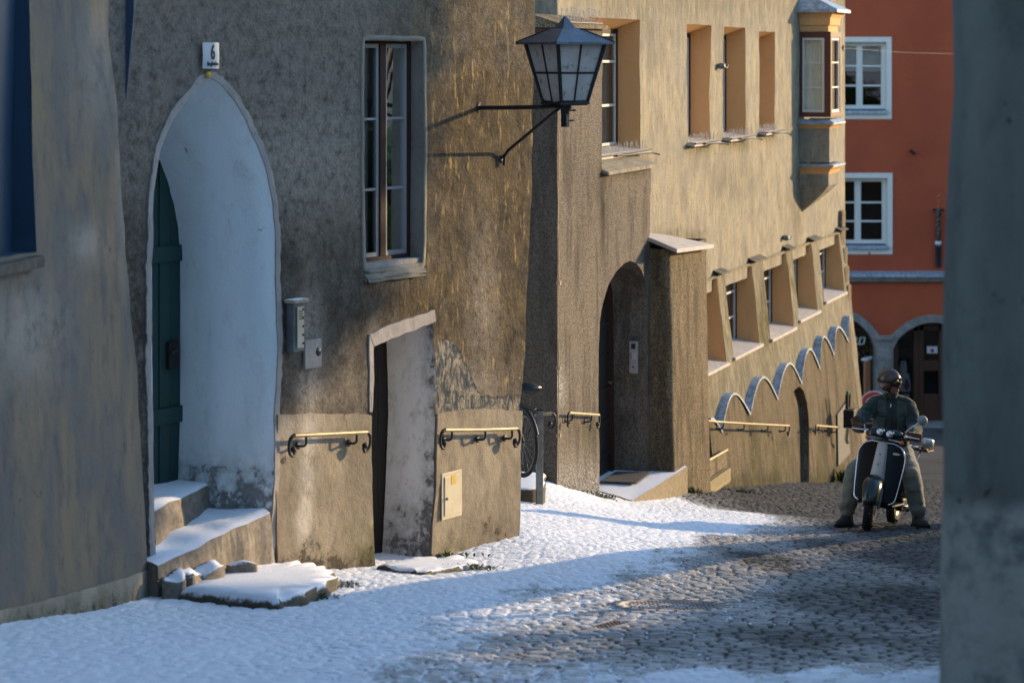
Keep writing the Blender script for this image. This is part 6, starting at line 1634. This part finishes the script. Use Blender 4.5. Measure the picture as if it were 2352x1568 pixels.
# ---- the person
M['skin'] = plain('skin', (.22, .115, .075), .5, 0, .1, 12)
M['jacket'] = m_cloth('dark_green_quilted_jacket', (.022, .034, .029), 40, .012)
M['jacketlight'] = m_cloth('grey_green_jacket_panel', (.048, .064, .056), 60, .008)
M['trousers'] = m_cloth('light_grey_green_trousers', (.155, .150, .118), 70, .012)
M['glove'] = m_cloth('brown_suede_glove', (.075, .030, .011), 50, .006)
M['shoe'] = plain('dark_grey_boot', (.055, .052, .047), .8, 0, .2, 20, .002)
M['sole'] = plain('black_boot_sole', (.008, .008, .008), .8)
M['helmet'] = plain('brown_leather_helmet', (.060, .026, .018), .30, 0, .12, 9, .0012, spec=.5)
M['goggle'] = plain('dark_goggle_lens', (.02, .012, .011), .08, 0, .1, spec=.8)
a_ = fwd; W0 = CF
def hit(px, py, x):
    """world point on the seen ray whose distance ahead of the front tyre is x"""
    d = Vector(((px-CX)/FPX, 1, -(py-HY)/FPX)); t = (W0.dot(a_)+x)/d.dot(a_); return d*t
per0 = hit(2050, 1200, -.6); per0.z = g(per0.x, per0.y)
per = empty('person', per0, 'person in a green jacket, brown helmet and goggles sitting astride the scooter looking right', 'person')
L = lambda px, py, x: hit(px, py, x)-per0
J = dict(pel=L(2052, 1052, -.84), waist=L(2050, 1012, -.83), chest=L(2048, 957, -.78), neckb=L(2046, 917, -.79), neck=L(2046, 903, -.77), head=L(2046, 880, -.75),
         sl=L(2011, 925, -.78), sr=L(2085, 932, -.80), el=L(1984, 953, -.62), er=L(2103, 985, -.66), wl=L(1968, 972, -.40), wr=L(2090, 1002, -.42),
         hl=L(2030, 1053, -.80), hr=L(2074, 1053, -.80), kl=L(1964, 1080, -.52), kr=L(2094, 1092, -.42), al=L(1944, 1178, -.52), ar=L(2110, 1180, -.46))
def seg(mb, pts, rs, n=14):
    P = [Vector(p) for p in pts]; Q, RR = [], []
    for i in range(len(P)-1):
        for j in range(5): t = j/5; Q.append(P[i].lerp(P[i+1], t)); RR.append(rs[i]+(rs[i+1]-rs[i])*t)
    Q.append(P[-1]); RR.append(rs[-1]); mb.tube(Q, RR, n)
    for p, r in zip(P, rs): mb.lathe([(0, -r), (r*.5, -r*.866), (r*.866, -r*.5), (r, 0), (r*.866, r*.5), (r*.5, r*.866), (0, r)], n, p)
def torso(mb, k, wd=1.0):
    fr = fwd.copy(); sd_ = lat.copy(); rows = []
    for p, rx, ry, off in ((J['pel'], .165, .13, 0), (J['pel'].lerp(J['waist'], .5), .17, .135, 0), (J['waist'], .165, .125, .01), (J['waist'].lerp(J['chest'], .5), .175, .13, .015), (J['chest'], .185, .13, .02), (J['chest'].lerp(J['neckb'], .55), .165, .11, .01), (J['neckb'], .085, .08, 0)):
        rows.append([p+fr*off+sd_*(rx*k*math.cos(a))+fr*(ry*k*math.sin(a)) for a in [2*math.pi*i/24 for i in range(24)]])
    mb.loft(rows)
def fuse(mb, name, mats, parent, vox, smooth=6, wr=None, sm=True):
    """weld shapes into one continuous surface"""
    o = mb.build(name, mats, None)
    d = o.modifiers.new('weld', 'REMESH'); d.mode = 'VOXEL'; d.voxel_size = vox; d.use_smooth_shade = True
    if smooth: d = o.modifiers.new('sm', 'SMOOTH'); d.iterations = smooth; d.factor = .5
    me = bpy.data.meshes.new_from_object(o.evaluated_get(bpy.context.evaluated_depsgraph_get())); bpy.data.objects.remove(o)
    if wr:
        for v in me.vertices: v.co += v.normal*wr(v.co)
    me.name = name; me.materials.clear()
    for m in (mats if isinstance(mats, (list, tuple)) else [mats]): me.materials.append(m)
    me.polygons.foreach_set('use_smooth', [True]*len(me.polygons)); me.update()
    return link(bpy.data.objects.new(name, me), parent)
fd_ = Vector((math.sin(R(52)), -math.cos(R(52)), -.05)).normalized(); hs_ = fd_.cross(Vector((0, 0, 1))).normalized()*-1; hu = hs_.cross(fd_).normalized()
if hu.z < 0: hu = -hu
HM = Matrix(((fd_.x, hs_.x, hu.x, J['head'].x), (fd_.y, hs_.y, hu.y, J['head'].y), (fd_.z, hs_.z, hu.z, J['head'].z), (0, 0, 0, 1)))
def ell(mb, c, r, M_=None, n=16):
    k = 10; mb.add(*(lambda V, F: (V, F))([Vector((c[0]+r[0]*math.cos(2*math.pi*j/n)*math.cos(-math.pi/2+math.pi*i/k), c[1]+r[1]*math.sin(2*math.pi*j/n)*math.cos(-math.pi/2+math.pi*i/k), c[2]+r[2]*math.sin(-math.pi/2+math.pi*i/k))) for i in range(k+1) for j in range(n)],
        [(i*n+j, i*n+(j+1) % n, (i+1)*n+(j+1) % n, (i+1)*n+j) for i in range(k) for j in range(n)]), 0, True, M_)
b_ = MB(); torso(b_, .86); seg(b_, [J['neckb'], J['neck'], J['head']], [.07, .06, .06])
for s in 'lr':
    seg(b_, [J['s'+s], J['e'+s], J['w'+s]], [.055, .045, .032]); seg(b_, [J['h'+s], J['k'+s], J['k'+s].lerp(J['a'+s], .85)], [.085, .058, .040])
ell(b_, (-.012, 0, .035), (.095, .076, .105), HM); ell(b_, (.03, 0, -.035), (.062, .058, .082), HM); ell(b_, (.060, 0, -.098), (.030, .030, .024), HM)
ell(b_, (.094, 0, -.022), (.020, .014, .024), HM); ell(b_, (.084, 0, .004), (.015, .012, .03), HM)
ell(b_, (.086, 0, -.058), (.012, .022, .008), HM); ell(b_, (.083, 0, -.070), (.012, .020, .008), HM)
for s in (-1, 1): ell(b_, (-.01, s*.075, -.01), (.02, .012, .032), HM); ell(b_, (.055, s*.040, -.025), (.03, .025, .03), HM)
fuse(b_, 'body', M['skin'], per, .0075, 3)
ey = MB()
for s in (-1, 1): ell(ey, (.072, s*.032, .014), (.014, .016, .013), HM)
ey.build('eyes', M['enamel'], per)
MB().tube([HM @ Vector((.094, y, -.0635-.002*abs(y)/.02)) for y in (-.018, -.009, 0, .009, .018)], [.001, .003, .0036, .003, .001], 8).build('lips', plain('lips', (.20, .055, .05), .5), per)
jk = MB(); torso(jk, 1.07)
for s in 'lr': seg(jk, [J['s'+s], J['e'+s], J['e'+s].lerp(J['w'+s], .80)], [.086, .074, .057])
seg(jk, [J['sl'].lerp(J['neckb'], .05), J['neckb']+Vector((0, 0, -.03)), J['sr'].lerp(J['neckb'], .05)], [.085, .10, .085])
axl = lambda co: min((((co-J['s'+s]).dot((J['w'+s]-J['s'+s]).normalized()), s) for s in 'lr' if (co-J['e'+s]).length < .22), default=(0, None))
def jw(co):
    w = .010*noise.noise(co*9)+.006*noise.noise(co*22)
    for s in 'lr':
        e_ = J['e'+s]; 
        d = min((co-(J['s'+s].lerp(e_, t))).length for t in (.3, .5, .7, 1))
        d2 = min((co-(e_.lerp(J['w'+s], t))).length for t in (0, .3, .6, 1))
        if min(d, d2) < .10:
            ax = (co-J['s'+s]).dot((J['w'+s]-J['s'+s]).normalized()); w += .0038*math.sin(ax*115+5.0*noise.noise(co*7)+co.z*20)*(.4+.8*abs(noise.noise(co*5+Vector((3,1,0)))))*(1 if min(d, d2) < .09 else .3)
    return w
jo = fuse(jk, 'jacket', M['jacket'], per, .010, 5, jw)
# collar, front panels with pocket flaps, zip
cl = MB(); rows = []
for k in range(5):
    t = k/4; c_ = J['neckb'].lerp(J['neck'], .1+1.0*t)+fwd*.015; rr = .082-.008*t
    rows.append([c_+lat*(rr*math.cos(a))+fwd*((rr+.004)*math.sin(a)) for a in [math.pi/2+.20+(2*math.pi-.4)*i/22 for i in range(23)]])
cl.loft(rows, closed=False, cap=False); co_ = cl.build('collar', M['jacket'], jo); md = co_.modifiers.new('t', 'SOLIDIFY'); md.thickness = .014
from mathutils.bvhtree import BVHTree
_bv = BVHTree.FromPolygons([v.co.copy() for v in jo.data.vertices], [tuple(p.vertices) for p in jo.data.polygons])
def onj(px, py, lift=.006):
    o_ = -per0; d = Vector(((px-CX)/FPX, 1, -(py-HY)/FPX)).normalized(); h = _bv.ray_cast(o_, d)
    return (h[0]+h[1]*lift) if h[0] is not None else L(px, py, -.64)
def patch(name, quad, mat, lift=.005, n=8, parent=None, th=.004):
    mb = MB(); P = []
    for v in range(n+1):
        for u in range(n+1):
            a = Vector(quad[0]).lerp(Vector(quad[1]), u/n); b = Vector(quad[3]).lerp(Vector(quad[2]), u/n); q = a.lerp(b, v/n); P.append(onj(q.x, q.y, lift))
    mb.add(P, [(v*(n+1)+u, v*(n+1)+u+1, (v+1)*(n+1)+u+1, (v+1)*(n+1)+u) for v in range(n) for u in range(n)], 0, True)
    o = mb.build(name, mat, parent or jo); md = o.modifiers.new('t', 'SOLIDIFY'); md.thickness = th; return o
patch('chest_panel', ((2018, 919), (2037, 917), (2036, 952), (2013, 944)), M['jacketlight'])
patch('chest_panel', ((2060, 919), (2081, 927), (2085, 946), (2060, 957)), M['jacketlight'])
patch('pocket_flap', ((2013, 945), (2036, 953), (2035, 956), (2012, 948)), M['ink'], .007); patch('pocket_flap', ((2060, 958), (2085, 947), (2085, 949.5), (2060, 961)), M['ink'], .007)
patch('front_panel', ((2014, 957), (2034, 960), (2030, 992), (2010, 990)), M['jacketlight'], .004); patch('front_panel', ((2062, 962), (2078, 956), (2076, 990), (2060, 992)), M['jacketlight'], .004)
zp = MB(); zp.tube([onj(2047-.02*(y-925), y, .006) for y in range(918, 992, 6)], .004, 6); zp.build('zip', M['ink'], jo); MB().tube([onj(2047, 929, .012), onj(2046.5, 936, .012)], .005, 6).build('zip_pull', M['chrome'], jo)
ts_ = MB()
for s in 'lr': seg(ts_, [J['h'+s]+Vector((0, 0, .03)), J['k'+s], J['a'+s].lerp(J['k'+s], .12)], [.125, .103, .088]); 
seg(ts_, [J['hl'], J['pel'], J['hr']], [.13, .15, .13])
def tw(co): return .010*noise.noise(Vector((co.x*7, co.y*7, co.z*11)))+.006*noise.noise(co*19)+.006*math.sin(co.z*60+5*noise.noise(co*5))*(1 if co.z < .30 else .2)
fuse(ts_, 'trousers', M['trousers'], per, .011, 5, tw)
for s, toe in (('l', Vector((-.62, -.78, 0))), ('r', Vector((.30, -.95, 0)))):
    A = J['a'+s]; gz0 = g(A.x+per0.x, A.y+per0.y)-per0.z; toe = toe.normalized(); sd_ = Vector((-toe.y, toe.x, 0))
    MB().tube([A.lerp(J['k'+s], .18), A+Vector((0, 0, .0)), Vector((A.x, A.y, gz0+.07))+toe*.01], [.062, .058, .056], 14).build('sock', M['ink'], per)
    sh_ = MB(); rows = []
    for k in range(13):
        t = k/12; x = -.085+.285*t; w = .036+.016*math.sin(math.pi*min(1, t*1.15))-(0 if t < .85 else .020*((t-.85)/.15)); h = .115*(1-smst(t, .25, .75))+.062*(1-smst(t, .8, 1.02)*.55)
        h = .125-.068*smst(t, .30, .72)-.028*smst(t, .85, 1)
        gg = lambda q: g(q.x+per0.x, q.y+per0.y)-per0.z
        c_ = Vector((A.x, A.y, 0))+toe*x; z0 = gg(c_)+.026
        rows.append([c_+sd_*(w*math.cos(a))+Vector((0, 0, z0+(h if math.sin(a) > 0 else .004)*abs(math.sin(a))**.8*(1 if math.sin(a) > 0 else -1))) for a in [2*math.pi*i/16 for i in range(16)]])
    sh_.loft(rows); so2 = sh_.build('boot', M['shoe'], per)
    sl_ = MB(); sl_.loft([[Vector((A.x, A.y, 0))+toe*(-.095+.31*t)+sd_*(m_*(.042+.018*math.sin(math.pi*min(1, t*1.15))-(.022*smst(t, .85, 1))))+Vector((0, 0, gg(Vector((A.x, A.y, 0))+toe*(-.095+.31*t))+zz_)) for m_, zz_ in ((-1, .0), (1, .0), (1, .034), (-1, .034))] for t in [k/12 for k in range(13)]], smooth=False); sl_.build('sole', M['sole'], so2, .004)
    lc_ = MB()
    for k in range(4):
        c_ = Vector((A.x, A.y, gz0+.135-.016*k))+toe*(.02+.028*k); lc_.tube([c_-sd_*.028, c_+toe*.006+Vector((0, 0, .008)), c_+sd_*.028], .004, 5)
    lc_.build('laces', M['ink'], so2)
# gloved hands closed round the grips, five fingers each
for s, sg in (('l', -1), ('r', 1)):
    gA = MS @ (MH @ Vector((-.040, sg*.262, .01)))-per0; gB = MS @ (MH @ Vector((-.060, sg*.345, .01)))-per0; ax = (gB-gA).normalized(); wr_ = J['w'+s]
    mid = gA.lerp(gB, .5); back = (wr_-mid); back -= ax*back.dot(ax); back.normalize(); upv = Vector((0, 0, 1)); upv -= ax*upv.dot(ax); upv -= back*upv.dot(back); upv.normalize(); frv = -back
    gl = MB(); pc = mid+back*.050+upv*.022
    rows = []
    for t in (0, .25, .5, .75, 1):
        p = wr_.lerp(mid+back*.022+upv*.024, t); w = .034+.012*smst(t, .1, .8); h = .030-.010*t
        rows.append([p+ax*(w*math.cos(q))+upv*(h*math.sin(q)) for q in [2*math.pi*i/14 for i in range(14)]])
    gl.loft(rows)
    for i, (u, ln) in enumerate(((-.033, .88), (-.011, 1.0), (.011, .96), (.032, .80))):
        c_ = mid+ax*u; k1 = c_+back*.018+upv*.030; k2 = c_+frv*.022*ln+upv*.030*ln; k3 = c_+frv*.036*ln-upv*.004; k4 = c_+frv*.018*ln-upv*.030*ln; k5 = c_+back*.006-upv*.030*ln
        seg(gl, [k1, k2, k3, k4, k5], [.0135, .0125, .0115, .0105, .0095], 8)
    tb_ = mid-ax*sg*0+(gA-mid).normalized()*.042; seg(gl, [wr_.lerp(mid, .45)+(gA-mid).normalized()*.025, tb_+back*.018+upv*.004, tb_+frv*.008-upv*.018, tb_+frv*.026-upv*.022], [.019, .0155, .013, .011], 8)
    gl.v = [mid+(v-mid)*1.22 for v in gl.v]
    fuse(gl, 'glove', M['glove'], per, .0058, 2)
    MB().tube([wr_+(wr_-mid).normalized()*.055, wr_+(wr_-mid).normalized()*.0, wr_+(mid-wr_).normalized()*.03], [.054, .050, .044], 14).build('glove_cuff', M['glove'], per)
# helmet and goggles
hm = MB(); rows = []; n = 40
for i in range(13):
    row = []
    for j in range(n):
        az = 2*math.pi*j/n-math.pi; aa = abs(az)
        lim = 16-74*smst(aa, R(38), R(72))+26*smst(aa, R(118), R(150)); el = R(90+(lim-90)*i/12)
        row.append(HM @ Vector((-.014+.128*math.cos(el)*math.cos(az), .108*math.cos(el)*math.sin(az), .030+.122*math.sin(el))))
    rows.append(row)
hm.loft(rows, closed=True, cap=False); ho = hm.build('helmet', M['helmet'], per); md = ho.modifiers.new('t', 'SOLIDIFY'); md.thickness = .012; md.offset = -1
MB().tube(rows[-1], .0065, 8, closed=True).build('helmet_rim', M['sole'], ho)
sr_ = MB()
for q in (-1, 1): sr_.tube([HM @ Vector((-.014+.130*math.cos(R(e_)), q*.018, .030+.124*math.sin(R(e_)))) for e_ in range(20, 170, 10)], .0022, 5)
sr_.build('helmet_seam', M['leather'], ho)
gg_ = MB(); 
def gp(az, z, r=.0): return HM @ Vector((-.010+(.116+r)*math.cos(az), (.094+r)*math.sin(az), z))
fr_ = []
ang = [R(-62+124*i/24) for i in range(25)]
topz = [.040-.006*math.cos(a*2.2) for a in ang]; botz = [-.020+.018*math.exp(-(a/.16)**2)+.010*smst(abs(a), R(35), R(62)) for a in ang]
gg_.loft([[gp(a, z, -.006) for a, z in zip(ang, botz)], [gp(a, z-.002, .008) for a, z in zip(ang, botz)], [gp(a, z+.009, .012) for a, z in zip(ang, botz)], [gp(a, z-.009, .012) for a, z in zip(ang, topz)], [gp(a, z+.002, .008) for a, z in zip(ang, topz)], [gp(a, z, -.006) for a, z in zip(ang, topz)]], closed=False, cap=False)
go = gg_.build('goggles', M['sole'], per)
for lo2, hi2 in ((1, 11), (13, 23)):
    l_ = MB(); aa = ang[lo2:hi2+1]; l_.loft([[gp(a, z+.010, .013) for a, z in zip(aa, botz[lo2:hi2+1])], [gp(a, (z+w_)/2, .017) for a, z, w_ in zip(aa, botz[lo2:hi2+1], topz[lo2:hi2+1])], [gp(a, z-.009, .013) for a, z in zip(aa, topz[lo2:hi2+1])]], closed=False, cap=False); l_.build('lens', M['goggle'], go)
MB().loft([[HM @ Vector((-.014+.133*math.cos(a), .113*math.sin(a), .012+.0*a)) for a in [R(58+244*i/30) for i in range(31)]], [HM @ Vector((-.014+.131*math.cos(a), .112*math.sin(a), .040)) for a in [R(58+244*i/30) for i in range(31)]]], closed=False, cap=False).build('goggle_strap', M['sole'], go)
MB().tube([HM @ Vector((.0, .088, -.045)), HM @ Vector((.045, .058, -.108)), HM @ Vector((.060, 0, -.126)), HM @ Vector((.045, -.058, -.108)), HM @ Vector((.0, -.088, -.045))], .008, 6).build('chin_strap', M['sole'], ho)

# ================================================================= bicycle, half hidden behind the corner of the townhouse
bw = at(1197, 1096, 24.0); bzz = -(1092-HY)*24.9/FPX
bk = empty('bicycle', (bw.x, bw.y, -(1096-HY)*24.0/FPX), 'black bicycle with a dark saddle parked behind the townhouse corner', 'bicycle', R(-62))
def bwheel(x, nm):
    t = MB(); t.tube([(x+.325*math.cos(a), 0, .345+.325*math.sin(a)) for a in [2*math.pi*i/48 for i in range(48)]], .019, 8, closed=True); o = t.build(nm, M['tyre'], bk)
    r_ = MB(); r_.tube([(x+.30*math.cos(a), 0, .345+.30*math.sin(a)) for a in [2*math.pi*i/48 for i in range(48)]], .009, 6, closed=True)
    r_.build('rim', M['steel'], o); s_ = MB()
    for i in range(24): a = 2*math.pi*i/24; s_.tube([(x+.02*math.cos(a+1.2), .02*(-1)**i, .345+.02*math.sin(a+1.2)), (x+.30*math.cos(a), 0, .345+.30*math.sin(a))], .0022, 4, cap=False)
    s_.build('spokes', M['steel'], o)
bwheel(0, 'rear_wheel'); bwheel(-1.02, 'front_wheel')
f_ = MB(); T = lambda a, b, r=.014: f_.tube([a, b], r, 8)
T((0, .04, .345), (-.42, 0, .30)); T((0, -.04, .345), (-.42, 0, .30)); T((0, .03, .345), (-.26, 0, .74)); T((0, -.03, .345), (-.26, 0, .74)); T((-.42, 0, .30), (-.24, 0, .82), .017); T((-.42, 0, .30), (-.84, 0, .74), .018); T((-.26, 0, .74), (-.82, 0, .80), .016); T((-.82, 0, .86), (-.90, 0, .62), .018); T((-.90, .05, .62), (-1.02, .05, .345)); T((-.90, -.05, .62), (-1.02, -.05, .345))
T((-.24, 0, .80), (.05, 0, .87), .014); f_.build('frame', M['iron'], bk)
sd3 = MB(); rows = []
for i in range(13):
    t = i/12; x = .06-.30*t; w = .095*(1-smst(t, .25, .85))+.022; h = .045*(1-.5*t); zc_ = .90+.02*math.sin(t*3)
    rows.append([Vector((x, w*math.cos(a), zc_+h*math.sin(a)*(1 if math.sin(a) > 0 else .9))) for a in [2*math.pi*k/14 for k in range(14)]])
sd3.loft(rows); sdo = sd3.build('saddle', plain('black_saddle', (.012, .014, .017), .32, 0, .1), bk); sdo.location = (.16, 0, .0)
MB().tube([(.325*1.07*math.cos(R(a)), 0, .345+.325*1.07*math.sin(R(a))) for a in range(20, 190, 10)], .022, 8).build('mudguard', M['iron'], bk)
rk = MB(); 
for y in (-.06, 0, .06): rk.tube([(.20, y, .70), (-.26, y, .72)], .007, 6)
rk.tube([(.20, -.06, .70), (.24, 0, .70), (.20, .06, .70)], .007, 6).tube([(.18, .06, .70), (.0, .06, .345)], .006, 6).tube([(.18, -.06, .70), (.0, -.06, .345)], .006, 6); rk.build('luggage_rack', M['iron'], bk)
MB().tube([(-.82, 0, .86), (-.82, 0, .98)], .012, 8).tube([(-.70, -.28, 1.0), (-.82, -.10, .99), (-.82, .10, .99), (-.70, .28, 1.0)], .013, 8).build('handlebar', M['steel'], bk)
# ---------------------------------------------------------------- camera, sun, sky
cam = bpy.data.cameras.new('camera'); co = bpy.data.objects.new('camera', cam); COL.objects.link(co); SC.camera = co
cam.sensor_width = 36; cam.sensor_fit = 'HORIZONTAL'; cam.lens = 36*FPX/2352; co.rotation_euler = (math.pi/2, 0, 0)
cam.shift_y = -(784-HY)/2352.0; cam.clip_start = .1; cam.clip_end = 1000
cam.dof.use_dof = True; cam.dof.focus_distance = 22.5; cam.dof.aperture_fstop = 2.8
SAZ, SEL = 60.0, 11.0
sd = Vector((math.sin(R(SAZ))*math.cos(R(SEL)), math.cos(R(SAZ))*math.cos(R(SEL)), math.sin(R(SEL))))
sl = bpy.data.lights.new('sun', 'SUN'); sl.energy = 2.3; sl.angle = R(.55); sl.color = (1, .72, .41)
so = bpy.data.objects.new('sun', sl); COL.objects.link(so); so.rotation_euler = (-sd).to_track_quat('-Z', 'Y').to_euler(); so.location = (30, 30, 20)
W = bpy.data.worlds.new('World'); SC.world = W; W.use_nodes = True
wt = W.node_tree; sk = wt.nodes.new('ShaderNodeTexSky'); sk.sky_type = 'NISHITA'; sk.sun_disc = False
sk.sun_elevation = R(SEL); sk.sun_rotation = R(SAZ); sk.air_density = 1.0; sk.dust_density = .3; sk.ozone_density = 2.1
wt.links.new(sk.outputs[0], wt.nodes['Background'].inputs[0]); wt.nodes['Background'].inputs[1].default_value = .15
SC.view_settings.view_transform = 'Standard'; SC.view_settings.look = 'None'; SC.view_settings.gamma = 1
SC.view_settings.exposure = 1.7
SC.cycles.use_denoising = True
SC.cycles.max_bounces = 8; SC.cycles.diffuse_bounces = 4; SC.cycles.transparent_max_bounces = 12
SC.render.film_transparent = False
import os
if os.environ.get('DBG'):
    for (px,py,z) in ((1452,1149,-5.3),(1579,1071,-5.3),(1374,1126,-5.3),(1500,1100,-5.3)):
        p=onz(px,py,z); print('LAND',px,py,p,g(p.x,p.y))
    for q in _pp: w=at(*q); print('CP',q,round(w.z,3),round(g(w.x,w.y),3))
